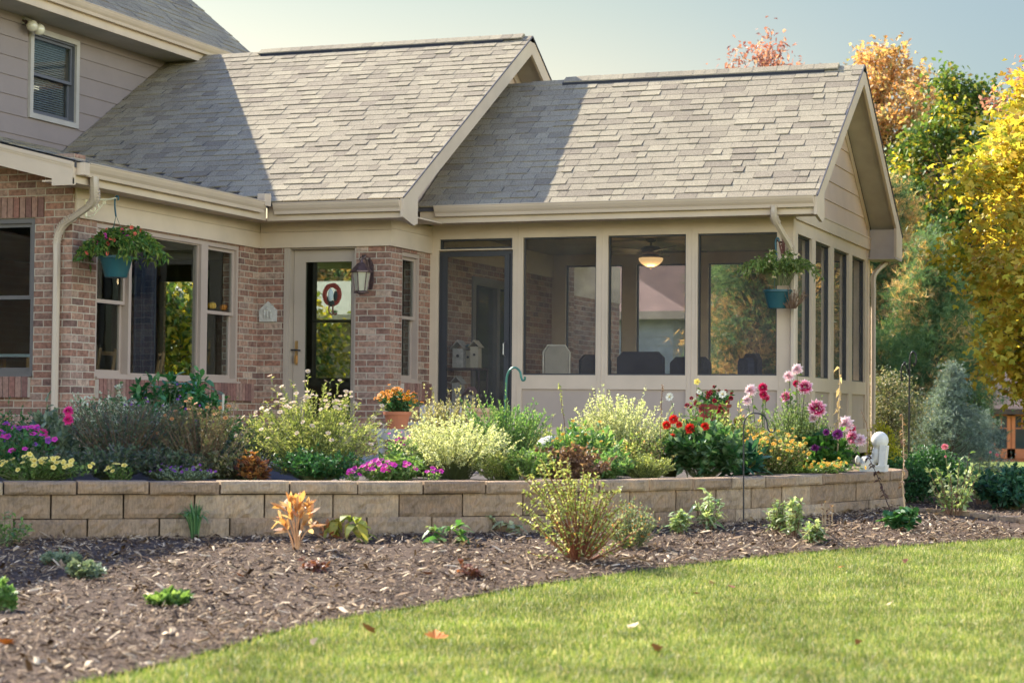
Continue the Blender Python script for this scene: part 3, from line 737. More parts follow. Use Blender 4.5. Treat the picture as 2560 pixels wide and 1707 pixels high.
# ================================================================= GROUND
def grid_sheet(name, xs, ys, mt, off=0.0, kind='structure', zf=gz):
    X, Y = np.meshgrid(xs, ys); Z = zf(X, Y)+off
    nx, ny = len(xs), len(ys); V = np.stack([X, Y, Z], -1).reshape(-1, 3)
    i = np.arange(ny-1)[:, None]*nx+np.arange(nx-1)[None, :]
    F = np.stack([i, i+1, i+nx+1, i+nx], -1).reshape(-1, 4)
    o = MB().addk(V, F).build(name, mt, smooth=True); o['kind'] = kind; return o
def lawnmat():
    mt, t, b, o = nodes('lawn_turf')
    c = ramp(t, [(0.25, (0.11, 0.14, 0.03)), (0.5, (0.17, 0.21, 0.05)), (0.8, (0.26, 0.28, 0.09))], noise(t, 1.2, 5))
    c = mixc(t, c, ramp(t, [(0.35, (0.55, 0.6, 0.5)), (0.65, (1.35, 1.3, 1.2))], noise(t, 40, 4)), 0.8, 'MULTIPLY')
    t.links.new(c, b.inputs['Base Color']); b.inputs['Roughness'].default_value = 0.9; b.inputs['Specular IOR Level'].default_value = 0.1
    bump(t, b, noise(t, 70, 3), 0.8, 0.03); return mt
LAWN = lawnmat()
xs = np.concatenate([[-400, -200, -100, -60, -40, -30, -24], np.arange(-20, 14, 0.5), [14, 18, 24, 34, 60, 100, 200, 400]])
ys = np.concatenate([[-200, -80, -40, -20, -10, -4], np.arange(0, 34, 0.5), [34, 38, 44, 52, 60, 70, 80, 104, 150, 300, 500]])
grid_sheet('ground', xs, ys, LAWN)
# mulch: between wall foot and lawn edge
EDGE_D = [(200, 1568), (460, 1507), (735, 1433), (1102, 1369), (1470, 1314), (1838, 1272), (2113, 1254), (2352, 1240)]
edge = [gat(x, y)[:2] for x, y in EDGE_D]
edge = [np.array([edge[0][0]-.1, 1.5]), np.array([edge[0][0]-.05, 4.0])]+edge+[edge[-1]+np.array([1.6, 2.4]), edge[-1]+np.array([5.5, 6.0]), edge[-1]+np.array([12, 10])]
EDGE = catmull(edge, 10)
inner = [(-9.9, 3.0), (-9.9, 6.5), (-9.9, 9.25), (-8.6, 10.15), (-7.5, 10.98), (-6.3, 11.85), (-5.35, 12.58), (-4.6, 13.36), (-4.02, 14.22), (-3.5, 15.6), (-3.1, 17.5), (-4.4, 23.0), (-3.2, 27.5), (2, 28), (12, 29)]
def resample(P, n):
    P = np.array(P, float); d = np.r_[0, np.cumsum(np.linalg.norm(np.diff(P, axis=0), axis=1))]
    t = np.linspace(0, d[-1], n); return np.stack([np.interp(t, d, P[:, k]) for k in range(2)], -1)
# pair the two curves by key stations
def pair(A, B, n): return resample(A, n), resample(B, n)
A1, B1 = pair(catmull(inner[:11], 10), EDGE[:10*9+1], 150)
A2, B2 = pair(catmull(inner[10:], 10), EDGE[10*9:], 60)
A_ = np.concatenate([A1, A2[1:]]); B_ = np.concatenate([B1, B2[1:]])
NT = 22
T = np.linspace(0, 1, NT)
X = A_[:, None, 0]*(1-T)+B_[:, None, 0]*T; Y = A_[:, None, 1]*(1-T)+B_[:, None, 1]*T
r_ = np.random.default_rng(3)
Zm = gz(X, Y)+0.012+r_.uniform(-.006, .012, X.shape)*(1-T)**0.2
i = np.arange(len(A_)-1)[:, None]*NT+np.arange(NT-1)[None, :]
F = np.stack([i, i+NT, i+NT+1, i+1], -1).reshape(-1, 4)
MULCH = M('mulch_soil', (0.085, 0.058, 0.040), .95, var=.45, nscale=25, bmp=1.0, bscale=80, spec=.1)
mo = MB().addk(np.stack([X, Y, Zm], -1).reshape(-1, 3), F).build('mulch_bed', MULCH, smooth=True); mo['kind'] = 'structure'
def in_mulch(n, i0=0, i1=None, rr=r_, tmin=0.0):
    i1 = i1 or len(A_)-1
    # area-weighted random points on the ruled sheet
    wlen = np.linalg.norm(A_-B_, axis=1)[i0:i1]; st = np.linalg.norm(np.diff((A_+B_)/2, axis=0), axis=1)[i0:i1]
    pr = wlen*st; pr /= pr.sum(); k = rr.choice(np.arange(i0, i1), n, p=pr); f = rr.random(n); t = rr.uniform(tmin, 1, n)
    a = A_[k]*(1-f[:, None])+A_[k+1]*f[:, None]; b = B_[k]*(1-f[:, None])+B_[k+1]*f[:, None]
    p = a*(1-t[:, None])+b*t[:, None]; return np.c_[p, gz(p[:, 0], p[:, 1])+.014]
# chips: bent slabs
def chips(P, lmin, lmax, wmin, wmax, rr, tilt=.35, lift=.012):
    n = len(P); L = rr.uniform(lmin, lmax, n)*rr.uniform(.5, 1, n); W_ = rr.uniform(wmin, wmax, n); th = rr.uniform(0, 2*PI, n)
    d = np.c_[np.cos(th), np.sin(th), rr.normal(0, tilt, n)]; d /= np.linalg.norm(d, axis=1)[:, None]
    s = np.c_[-np.sin(th), np.cos(th), rr.normal(0, tilt, n)]; s /= np.linalg.norm(s, axis=1)[:, None]
    nn = np.cross(d, s); c = P+np.c_[np.zeros((n, 2)), rr.uniform(0, lift, n)+L*.5*np.abs(d[:, 2])]
    d = d*(L*.5)[:, None]; s = s*(W_*.5)[:, None]; h = nn*(W_*.28)[:, None]
    tp = rr.uniform(.3, 1, n)[:, None]
    V = np.stack([c-d-s*tp, c-d*.8+s, c+d-s*.6, c+d*.85+s*tp, c-d*.4+h, c+d*.5+h*.8], 1)
    F = np.array([(0, 4, 1, 1), ]) if False else None
    base = np.arange(n)[:, None]*6
    Q = np.array([[0, 2, 5, 4], [1, 4, 5, 3]]); Tq = np.array([[0, 4, 1], [2, 3, 5]])
    return V.reshape(-1, 3), (base[:, :, None]+Q[None]).reshape(-1, 4), (base[:, :, None]+Tq[None]).reshape(-1, 3)
CHIP = islandmat('wood_chips', [(0, (0.042, 0.024, 0.014)), (0.3, (0.125, 0.076, 0.042)), (0.6, (0.22, 0.145, 0.082)), (0.85, (0.37, 0.265, 0.155)), (1, (0.66, 0.51, 0.33))], .9, .25, 40, 0)
P1 = in_mulch(62000, 0, 150); P2 = in_mulch(14000, 150)
cn = noise_w = np.sin(P1[:, 0]*5.1+1.3*np.sin(P1[:, 1]*3.7))*np.sin(P1[:, 1]*4.3+P1[:, 0]*2.1)
P1 = P1[(cn > -.35) | (r_.random(len(P1)) < .55)]
V, Q, T3 = chips(np.concatenate([P1, P2]), .012, .06, .005, .016, r_)
P3 = in_mulch(5200, 0, 150); V2, Q2, T32 = chips(P3, .05, .12, .014, .034, r_, .3, .02)
Q = np.concatenate([Q, Q2+len(V)]); T3 = np.concatenate([T3, T32+len(V)]); V = np.concatenate([V, V2])
mb = MB(); mb.V = [V]; mb.n = len(V); mb.F = {4: [Q], 3: [T3]}
tag(mb.build('mulch_chips', CHIP), 'brown shredded wood mulch covering the bed below the block wall', 'mulch', kind='stuff')

# lawn grass blades
def on_lawn(n, rr, y1=23, y0=3.5):
    out = []
    while sum(map(len, out)) < n:
        y = rr.uniform(y0, y1, n); x = rr.uniform(-6, 7.5, n)
        # keep what the lens can see plus a margin, right of the edge curve
        ex = np.interp(y, EDGE[:, 1], EDGE[:, 0])
        fwd = x*FX[0]+y*FX[1]; side = x*RX[0]+y*RX[1]
        dens = np.clip((11.0/np.maximum(fwd, 1))**1.3, 0, 1)
        ok = (x > ex+rr.normal(0, .025, n)) & (np.abs(side) < fwd*.32+1.3) & (rr.random(n) < dens)
        out.append(np.c_[x[ok], y[ok]])
    p = np.concatenate(out)[:n]; return np.c_[p, gz(p[:, 0], p[:, 1])]
def blades(P, h0, h1, w, rr, lean=.45):
    n = len(P); h = rr.uniform(h0, h1, n); th = rr.uniform(0, 2*PI, n); a = rr.normal(0, lean, n)
    d = np.c_[np.cos(th)*a, np.sin(th)*a, np.ones(n)]; d /= np.linalg.norm(d, axis=1)[:, None]
    ph = rr.uniform(0, 2*PI, n); s = np.c_[np.cos(ph), np.sin(ph), np.zeros(n)]*(w*rr.uniform(.6, 1.3, n))[:, None]*.5
    mid = P+d*(h*.55)[:, None]; tip = mid+(d+np.c_[np.cos(th), np.sin(th), -.2*np.ones(n)]*.45)*(h*.45)[:, None]
    V = np.stack([P-s, P+s, mid+s*.8, mid-s*.8, tip], 1)
    b = np.arange(n)[:, None]
    return V.reshape(-1, 3), b*5+np.array([[0, 1, 2, 3]]), b*5+np.array([[3, 2, 4]])
GP = on_lawn(400000, r_)
V, Q, T3 = blades(GP, .014, .042, .0042, r_, .8)
GRASS = leafmat('grass_blades', [(0, (0.075, 0.125, 0.02)), (0.35, (0.165, 0.225, 0.04)), (0.7, (0.275, 0.305, 0.075)), (0.88, (0.43, 0.385, 0.15)), (1, (0.55, 0.45, 0.27))], .3, .6, nscale=2.2, nv=.38)
mb = MB(); mb.V = [V]; mb.n = len(V); mb.F = {4: [Q], 3: [T3]}
tag(mb.build('grass', GRASS), 'bright green mown lawn grass beside the mulch bed', 'grass', kind='stuff')

# bed soil behind the wall + patio
SOIL = M('bed_soil', (0.06, 0.045, 0.035), .95, var=.4, nscale=20, bmp=.8, bscale=60)
back = [(-10.3, 9.9), (-10.3, 14.0), (-9.6, 15.0), (-8.7, 15.8), (-7.9, 16.2), (-7.2, 16.6), (-6.6, 17.2), (-6.2, 18.0), (-5.8, 19.2), (-5.2, 20.4), (-4.4, 20.6)]
Wi = catmull([(x-.18*0.75, y+.18*.65) for x, y in WALLPTS], 10); Bk = resample(catmull(back, 8), len(Wi))
NTb = 8; T = np.linspace(0, 1, NTb)
X = Wi[:, None, 0]*(1-T)+Bk[:, None, 0]*T; Y = Wi[:, None, 1]*(1-T)+Bk[:, None, 1]*T
Zs = -.50+.03*np.sin(X*3)*np.cos(Y*2.3)+np.zeros_like(X)
i = np.arange(len(Wi)-1)[:, None]*NTb+np.arange(NTb-1)[None, :]
F = np.stack([i, i+NTb, i+NTb+1, i+1], -1).reshape(-1, 4)
bs = MB().addk(np.stack([X, Y, Zs], -1).reshape(-1, 3), F).build('bed_soil', SOIL, smooth=True); bs['kind'] = 'structure'
PAVE = M('patio_concrete', (0.42, 0.38, 0.32), .85, var=.12, nscale=4, bmp=.2, bscale=80)
poly = [(x, y) for x, y in back]+[(XR, YP-.02), (XC+.02, YP-.02), (XC+.02, YD-.02), (XW+.02, YD-.02), (XW+.02, YW-.02), (-13.3, YW-.02), (-13.3, 9.9)]
mb = MB(); mb.prism('z', poly, -.70, -.455)
pt = mb.build('patio', PAVE); pt['kind'] = 'structure'

# ================================================================= RETAINING WALL
def stonemat():
    mt, t, b, o = nodes('split_face_block'); g = t.nodes.new('ShaderNodeNewGeometry')
    c = ramp(t, [(0, (0.27, 0.19, 0.125)), (0.5, (0.34, 0.245, 0.16)), (1, (0.42, 0.32, 0.215))], g.outputs['Random Per Island'])
    c = mixc(t, c, ramp(t, [(0.3, (0.62, 0.64, 0.68)), (0.5, (1, 1, 1)), (0.72, (1.28, 1.15, 1.0))], noise(t, 6, 8, rough=.75)), 1.0, 'MULTIPLY')
    c = mixc(t, c, ramp(t, [(0.62, (1, 1, 1)), (0.75, (1.5, 1.5, 1.45))], noise(t, 18, 6, rough=.8)), 1.0, 'MULTIPLY')
    t.links.new(c, b.inputs['Base Color']); b.inputs['Roughness'].default_value = .95; b.inputs['Specular IOR Level'].default_value = .15
    # vertical split-face scoring
    mpn = t.nodes.new('ShaderNodeMapping'); mpn.inputs['Scale'].default_value = (1, 1, .22); t.links.new(g.outputs['Position'], mpn.inputs[0])
    vs = noise(t, 75, 6, mpn.outputs[0], .8); c2 = mixc(t, c, ramp(t, [(0.35, (.62, .60, .58)), (0.6, (1.18, 1.16, 1.12))], vs), .8, 'MULTIPLY'); t.links.new(c2, b.inputs['Base Color'])
    bump(t, b, vs, 1.0, .014); return mt
STONE = stonemat()
rw = thing('retaining_wall', 'curved tan concrete block retaining wall with flat capstones around the raised flower bed', 'wall', (-3.0, 17.55, -.85))
def frame_at(curve, s):
    d = np.r_[0, np.cumsum(np.linalg.norm(np.diff(curve, axis=0), axis=1))]
    p = np.array([np.interp(s, d, curve[:, k]) for k in range(2)])
    q = np.array([np.interp(s+.02, d, curve[:, k]) for k in range(2)]); o = np.array([np.interp(s-.02, d, curve[:, k]) for k in range(2)])
    t = q-o; t = t/np.linalg.norm(t); return p, t, d[-1]
# wall line continues round the end and back along the patio
WL = catmull(WALLPTS+[(-2.97, 17.95), (-3.08, 18.30), (-3.5, 18.75), (-4.1, 19.6), (-4.3, 20.55)], 12)
def block_course(z0, z1, off, dep, lens, phase, mb, rr, rough=.0055, groove=.011):
    tot = frame_at(WL, 0)[2]; s = phase
    while s < tot-.05:
        L = lens; e = min(s+L, tot-.01)
        n = 15; m = 6
        V = []; idx = {}
        dz = rr.normal(0, .0015); dd = rr.normal(0, .003); tw = rr.normal(0, .004)
        for i in range(n):
            f = i/(n-1); ss = s+groove/2+f*(e-s-groove); p, t, _ = frame_at(WL, max(ss, 0)); nrm = np.array([t[1], -t[0]])
            edge = 1-abs(2*f-1)**8*.9
            for j in range(m):
                g = j/(m-1); ej = 1-abs(2*g-1)**8*.7
                o = off+dd+tw*(f-.5)+rr.normal(0, rough)*edge-.018*(1-min(edge, ej))
                q = p+nrm*o; V.append((q[0], q[1], z0+dz+(z1-z0)*g))
            for g in (1, 0):
                q = p+nrm*(off-dep); V.append((q[0], q[1], z0+dz if g == 0 else z1+dz))
        k = m+2; Fq = []
        for i in range(n-1):
            a, b2 = i*k, (i+1)*k
            for j in range(m-1): Fq.append((a+j, b2+j, b2+j+1, a+j+1))
            Fq.append((a+m-1, b2+m-1, b2+m, a+m)); Fq.append((a+m, b2+m, b2+m+1, a+m+1)); Fq.append((a+m+1, b2+m+1, b2, a))
        Fq.append(tuple(range(k))); Fq.append(tuple(range((n-1)*k+k-1, (n-1)*k-1, -1)))
        mb.add(V, Fq); s = e
rr = np.random.default_rng(11)
mb = MB(); block_course(-.545, -.466, 0.0, .25, .457, .21, mb, rr, .002)
mb.build('capstone', STONE, rw)
mb = MB(); block_course(-.70, -.549, -.03, .22, .457, .05, mb, rr)
block_course(-.853, -.703, -.018, .22, .457, .28, mb, rr)
block_course(-1.006, -.856, -.006, .22, .457, .10, mb, rr)
mb.build('block_courses', STONE, rw)
# landscape edging pavers at the far right
rr2 = np.random.default_rng(5)
for k, (dx, dy) in enumerate([(2110, 1181), (2160, 1184), (2212, 1188), (2265, 1194), (2318, 1200), (2371, 1206)]):
    p = gat(dx, dy); q = gat(dx+50, dy+5); d = (q-p)[:2]; L = np.linalg.norm(d)*.94; d = d/np.linalg.norm(d); nn = np.array([-d[1], d[0]])
    c = p+np.array([0, 0, .02]); V = []
    for z in (-.05, .035):
        for (a, b) in ((-.5, -.06), (.5, -.06), (.5, .06), (-.5, .06)):
            V.append((c[0]+d[0]*a*L+nn[0]*b, c[1]+d[1]*a*L+nn[1]*b, c[2]+z+rr2.normal(0, .003)))
    m_ = MB().add(V, [(3, 2, 1, 0), (4, 5, 6, 7), (0, 1, 5, 4), (1, 2, 6, 5), (2, 3, 7, 6), (3, 0, 4, 7)])
    names = ['leftmost, half sunk behind the leafy seedling clump', 'beside the dead stalk, second from the left', 'under the rose bush', 'just right of the rose bush', 'in front of the low leafy shrub mass', 'last one at the right picture edge']
    tag(m_.build('edging_stone', STONE, origin=c), 'flat grey edging stone in the mulch, '+names[k], 'edging stone', 'edging stones along the far bed')
# ================================================================= THINGS
BLACK = M('black_iron', (0.02, 0.02, 0.022), .45, metal=.3)
RUST = M('bronze_lantern', (0.10, 0.065, 0.06), .4, metal=.5, var=.3, nscale=20)
TEAL = M('teal_plastic', (0.009, 0.062, 0.072), .45, var=.15)
TERRA = M('terracotta', (0.42, 0.14, 0.06), .7, var=.1, nscale=12)
CLAY = M('pale_clay', (0.55, 0.34, 0.20), .8, var=.15, nscale=10)
IVORY = M('ivory_paint', (0.80, 0.74, 0.52), .5)
BARK = M('bark', (0.10, 0.075, 0.055), .9, var=.35, nscale=14, bmp=.8, bscale=50)

def arc(c, r, a0, a1, n, u=(1, 0, 0), v=(0, 0, 1)):
    u, v, c = map(np.array, (u, v, c))
    return [c+u*r*math.cos(a)+v*r*math.sin(a) for a in np.linspace(a0, a1, n)]

# --- wall lantern
p = at(830, 632, 'y', 19.56); bx = float(at(849, 620, 'y', 19.75)[0]); lx = float(p[0])
wl = thing('wall_lantern', 'bronze hexagonal coach lantern with amber glass on the brick pier beside the door', 'lantern', (bx, 19.755, 1.40))
MB().prism('y', [(bx-.03, 1.30), (bx+.03, 1.30), (bx+.045, 1.36), (bx+.045, 1.56), (bx, 1.64), (bx-.045, 1.56), (bx-.045, 1.36)], 19.735, 19.757).build('backplate', RUST, wl)
hp = [(bx, 19.735, 1.50), (bx-.01, 19.70, 1.60), (bx-.03, 19.64, 1.645), (lx+.03, 19.585, 1.645), (lx, 19.56, 1.60)]
MB().tube(catmull(hp, 5), .012, 8).tube(arc((lx, 19.56, 1.61), .022, 0, 5.5, 12), .006, 6).build('scroll_arm', RUST, wl, True)
def hexa(mb, prof, c, n=6, ph=PI/6):
    V = []
    for r, z in prof:
        for j in range(n): V.append((c[0]+r*math.cos(ph+2*PI*j/n), c[1]+r*math.sin(ph+2*PI*j/n), c[2]+z))
    m_ = len(prof); F = [(i*n+j, i*n+(j+1) % n, (i+1)*n+(j+1) % n, (i+1)*n+j) for i in range(m_-1) for j in range(n)]
    F += [tuple(range(n-1, -1, -1)), tuple(range((m_-1)*n, m_*n))]; return mb.add(V, F)
c0 = (lx, 19.56, 0)
hexa(MB(), [(.118, 1.47), (.118, 1.485), (.10, 1.50), (.06, 1.545), (.045, 1.565), (.02, 1.575), (.012, 1.60)], c0).build('lantern_roof', RUST, wl)
AMB = M('seeded_glass', (0.40, 0.36, 0.25), .25, spec=.6)
hexa(MB(), [(.062, 1.275), (.092, 1.468)], c0).build('glass_body', AMB, wl)
mb = MB()
for j in range(6):
    a = PI/6+2*PI*j/6
    mb.tube([(lx+.064*math.cos(a), 19.56+.064*math.sin(a), 1.27), (lx+.095*math.cos(a), 19.56+.095*math.sin(a), 1.472)], .006, 5)
hexa(mb, [(.078, 1.25), (.08, 1.262), (.068, 1.274)], c0); hexa(mb, [(.02, 1.235), (.05, 1.25)], c0)
mb.build('lantern_frame', RUST, wl)

# --- flood light
fl = thing('flood_light', 'twin round security floodlights above the upstairs window', 'light', (-13.42, 19.90, 4.42))
MB().box(-13.42, -13.37, 19.80, 19.98, 4.41, 4.49).build('junction_box', M('grey_plastic', (.3, .28, .24), .5), fl)
LENS = M('frosted_lens', (0.62, 0.56, 0.42), .15, spec=.8)
for yy, zz in ((19.82, 4.385), (19.965, 4.37)):
    MB().ball((-13.28, yy, zz), .068, 16, (1, 1, 1)).build('lamp_head', LENS, fl, True)
    MB().tube([(-13.40, yy, zz+.07), (-13.33, yy, zz+.03)], .025, 8).build('swivel', RUST, fl)

# --- plaque
pc = (-10.171, YD, 1.06)
pq = thing('wall_plaque', 'grey house-shaped cast stone plaque on the brick left of the door', 'plaque', (-10.171, YD, 1.02))
STG = M('cast_stone', (0.46, 0.43, 0.36), .9, var=.2, nscale=25, bmp=.6, bscale=90)
MB().prism('y', [(-10.272, .965), (-10.068, .965), (-10.062, 1.09), (-10.17, 1.185), (-10.278, 1.09)], YD-.022, YD-.001).build('stone_tablet', STG, pq)
mb = MB()
for (x, z, h) in ((-10.21, 1.0, .09), (-10.175, 1.0, .11), (-10.135, 1.0, .08)):
    mb.ball((x, YD-.024, z+h*.4), .02, 8, (.8, .4, 2.0)); mb.ball((x, YD-.026, z+h*.95), .013, 8)
mb.build('relief_figures', STG, pq, True)

# --- door wreath
wr = thing('door_wreath', 'red ruffled fabric wreath with a pale green and black centre hanging on the door glass', 'wreath', (float(at(764, 680, 'y', 19.83)[0]), 19.835, float(at(764, 680, 'y', 19.83)[2])))
wx, wy, wz = wr.location
mb = MB()
R_ = np.random.default_rng(2)
for k in range(26):
    a = 2*PI*k/26; mb.ball((wx+.088*math.cos(a), wy-.02, wz+.10*math.sin(a)+.015), .030, 6, (1, .7, 1+R_.uniform(-.2, .2)))
mb.build('ruffle_ring', M('rust_red_cloth', (0.24, 0.045, 0.025), .8, var=.3, nscale=30), wr)
MB().ball((wx-.012, wy-.03, wz+.01), .038, 10, (.9, .5, 1.9)).build('pale_panel', M('pale_green_cloth', (.45, .52, .46), .7), wr, True)
MB().ball((wx+.048, wy-.025, wz-.01), .034, 10, (.9, .5, 2.0)).ball((wx-.045, wy-.025, wz-.05), .026, 8, (.9, .5, 1.8)).ball((wx, wy-.025, wz-.08), .05, 8, (1.1, .4, .7)).build('dark_leaves', M('dark_green_cloth', (.02, .03, .02), .8), wr, True)
for sx in (-1, 1):
    MB().tube([(wx+sx*.02, wy-.03, wz-.09), (wx+sx*.024-.01, wy-.03, wz-.15), (wx+sx*.02, wy-.03, wz-.185), (wx+sx*.02+.025, wy-.03, wz-.20), (wx+sx*.02+.045, wy-.03, wz-.185)], .010, 6).build('dangling_leg', M('brown_cloth', (.12, .05, .03), .8), wr)

# --- hanging basket hardware
def hang_basket(name, label, P, pot_c, r, h, bracket, brk_mt, armdir, arml, platez):
    """P = wall point of the bracket plate; pot_c = centre of the rim"""
    P = np.array(P, float); e = np.array(armdir, float)
    bk = thing('plant_bracket', bracket[0], 'bracket', P)
    z = P[2]
    pl = MB(); s = np.array([-e[1], e[0], 0])
    a = P+s*.012; 
    V = []
    for (q, w_, zz) in ((0, -1, platez[0]), (0, 1, platez[0]), (0, 1, platez[1]), (0, -1, platez[1]), (.012, -1, platez[0]), (.012, 1, platez[0]), (.012, 1, platez[1]), (.012, -1, platez[1])):
        V.append((P[0]+e[0]*q+s[0]*.014*w_, P[1]+e[1]*q+s[1]*.014*w_, zz))
    pl.add(V, [(0, 1, 2, 3), (7, 6, 5, 4), (0, 4, 5, 1), (1, 5, 6, 2), (2, 6, 7, 3), (3, 7, 4, 0)]).build('wall_plate', brk_mt, bk)
    top = z
    pts = [P+e*t for t in np.linspace(0.005, arml, 6)]; pts[-1] = pts[-1]+np.array([0, 0, .012])
    arm = MB().tube(pts, .010, 6)
    cen = P+e*(.085)+np.array([0, 0, -.075])
    sp = [cen+(e*math.cos(t)+np.array([0, 0, 1])*math.sin(t))*(.062-.007*t) for t in np.linspace(0, 6.6, 26)]
    arm.tube(sp, .007, 5); cen2 = P+e*(arml*.62)+np.array([0, 0, -.03])
    arm.tube([cen2+(e*math.cos(t)+np.array([0, 0, 1])*math.sin(t))*(.024-.002*t) for t in np.linspace(PI/2, 8, 18)], .004, 5)
    arm.tube([P+e*.012+np.array([0, 0, -.16]), P+e*.09+np.array([0, 0, -.14]), P+e*.17+np.array([0, 0, -.06]), P+e*.22+np.array([0, 0, -.005])], .005, 5)
    arm.build('scroll_arm', brk_mt, bk)
    c = np.array(pot_c, float)
    b = thing(name, label, 'hanging basket', (c[0], c[1], c[2]-h))
    MB().lathe([(r*.62, -h), (r*.66, -h), (r*.97, -.02), (r*1.05, -.018), (r*1.05, .004), (r*.97, .004), (r*.93, -.03), (r*.1, -.04)], c, 24).build('pot', TEAL, b, True)
    hk = P+e*arml; hkz = z+.01
    wires = MB()
    for k in range(3):
        a = 2*PI*k/3+.5; wires.tube([(c[0]+r*math.cos(a), c[1]+r*math.sin(a), c[2]), (hk[0], hk[1], hkz-.16)], .0022, 4)
    wires.build('hanger_wires', M('green_wire', (.03, .09, .08), .5), b)
    MB().tube(catmull([(hk[0], hk[1], hkz-.17), (hk[0]-.012, hk[1], hkz-.09), (hk[0]-.014, hk[1], hkz-.02), (hk[0]+.002, hk[1], hkz+.018), (hk[0]+.022, hk[1], hkz+.005), (hk[0]+.02, hk[1], hkz-.02)], 5), .009, 6).build('hook', TEAL, b)
    return b
pb = at(267, 590, 'y', 16.24)
basketL = hang_basket('hanging_basket', 'teal hanging basket spilling pink and magenta blooms beside the big brick-wall window', (XW+.03, 16.24, float(at(205, 463, 'x', XW)[2])), (pb[0], 16.24, pb[2]+.0), .152, .19,
                      ('ivory scrollwork plant bracket on the frieze by the downspout',), IVORY, (1, 0, 0), float(at(267, 460, 'y', 16.24)[0])-(XW+.03), (float(at(200, 500, 'x', XW)[2]), float(at(200, 460, 'x', XW)[2])))
pb = at(1786, 667, 'y', 20.57)
basketR = hang_basket('hanging_basket', 'teal hanging basket of straggly half-dry green vines by the porch corner post', (float(at(1800, 550, 'y', YP)[0]), YP, 1.80), (pb[0], 20.57, pb[2]), .145, .185,
                      ('rusty scroll plant bracket on the porch corner post',), M('rusty_iron', (.16, .06, .045), .7, var=.3, nscale=30), (0, -1, 0), .315, (1.645, 1.865))

# --- ceiling fan with lit bowl
fx, fy = -6.815, 23.0
fan = thing('ceiling_fan', 'dark bronze ceiling fan with a glowing amber bowl light inside the screened porch', 'ceiling fan', (fx, fy, 2.06))
MB().lathe([(.06, 2.06), (.05, 2.03), (.014, 2.02), (.014, 1.985), (.08, 1.975), (.13, 1.95), (.14, 1.915), (.12, 1.885), (.09, 1.872), (.11, 1.855), (.10, 1.84)][::-1], (fx, fy, 0), 24).build('motor_housing', RUST, fan, True)
GL = bpy.data.materials.new('lit_amber_bowl'); GL.use_nodes = True; gb = GL.node_tree.nodes['Principled BSDF']
gb.inputs['Base Color'].default_value = (.8, .6, .35, 1); gb.inputs['Emission Color'].default_value = (1.0, .62, .26, 1); gb.inputs['Emission Strength'].default_value = .30; gb.inputs['Roughness'].default_value = .3
MB().lathe([(.01, 1.735), (.05, 1.74), (.10, 1.765), (.135, 1.80), (.145, 1.835), (.14, 1.84)], (fx, fy, 0), 24).build('glass_bowl', GL, fan, True)
MB().lathe([(.003, 1.71), (.016, 1.72), (.018, 1.735), (.01, 1.742)], (fx, fy, 0), 12).build('finial', RUST, fan, True)
BLADE = M('weathered_fan_blade', (.14, .13, .09), .6)
for k in range(5):
    a = 2*PI*k/5+.35; ca, sa = math.cos(a), math.sin(a); V = []
    for (q, w_, dz) in ((.17, .05, 0), (.30, .07, .006), (.62, .075, .01), (.66, .05, .01)):
        for s_ in (-1, 1): V.append((fx+ca*q-sa*w_*s_, fy+sa*q+ca*w_*s_, 1.915+dz+s_*.012))
    V2 = [(x, y, z-.008) for x, y, z in V]
    F = [(0, 1, 3, 2), (2, 3, 5, 4), (4, 5, 7, 6), (8, 10, 11, 9), (10, 12, 13, 11), (12, 14, 15, 13), (0, 2, 10, 8), (2, 4, 12, 10), (4, 6, 14, 12), (1, 9, 11, 3), (3, 11, 13, 5), (5, 13, 15, 7), (6, 7, 15, 14), (0, 8, 9, 1)]
    MB().add(V+V2, F).tube([(fx+ca*.11, fy+sa*.11, 1.90), (fx+ca*.2, fy+sa*.2, 1.912)], .012, 6).build('blade', BLADE, fan)
lamp = bpy.data.lights.new('fan_lamp', 'POINT'); lamp.energy = 2.2; lamp.color = (1, .68, .36); lamp.shadow_soft_size = .1
lo = bpy.data.objects.new('fan_lamp', lamp); COL.objects.link(lo); lo.location = (0, 0, 1.66-2.06); lo.parent = fan

# --- porch furniture
WICK = M('dark_wicker', (.035, .028, .035), .7, var=.3, nscale=60, bmp=.6, bscale=120)
CUSH = M('dark_blue_cushion', (.05, .05, .075), .85, var=.3, nscale=18)
def rbox(mb, x0, x1, y0, y1, z0, z1, b=.03):
    """box with chamfered vertical-plane outline (in x-z)"""
    return mb.prism('y', [(x0+b, z0), (x1-b, z0), (x1, z0+b), (x1, z1-b), (x1-b, z1), (x0+b, z1), (x0, z1-b), (x0, z0+b)], y0, y1)
def armchair(label, loc, rz, w, zt, name='wicker_chair', cat='chair', group=None):
    t = thing(name, label, cat, loc, group, rz); x, y, z = loc; hw = w/2
    def bd(mb, nm, mt, par):
        o = mb.build(nm, mt, None); o.data.transform(Matrix.Identity(4)); o.parent = par; return o
    bd(rbox(MB(), -hw+.06, hw-.06, -.02, .5, .26, .36), 'seat_frame', WICK, t)
    bd(rbox(MB(), -hw+.08, hw-.08, 0, .48, .362, .44), 'seat_cushion', CUSH, t)
    m_ = MB(); V = []
    bk = bd(rbox(MB(), -hw+.03, hw-.03, -.10, -.04, .25, zt-z, .07), 'backrest', WICK, t)
    bd(rbox(MB(), -hw+.09, hw-.09, -.035, .05, .44, zt-z-.05, .04), 'back_cushion', CUSH, t)
    for s in (-1, 1):
        bd(rbox(MB(), min(s*hw, s*(hw-.09)), max(s*hw, s*(hw-.09)), -.08, .5, .25, .62, .02), 'armrest', WICK, t)
        for yy in (-.06, .44): bd(MB().tube([(s*(hw-.05), yy, 0), (s*(hw-.05), yy, .27)], .022, 6), 'leg', WICK, t)
    return t
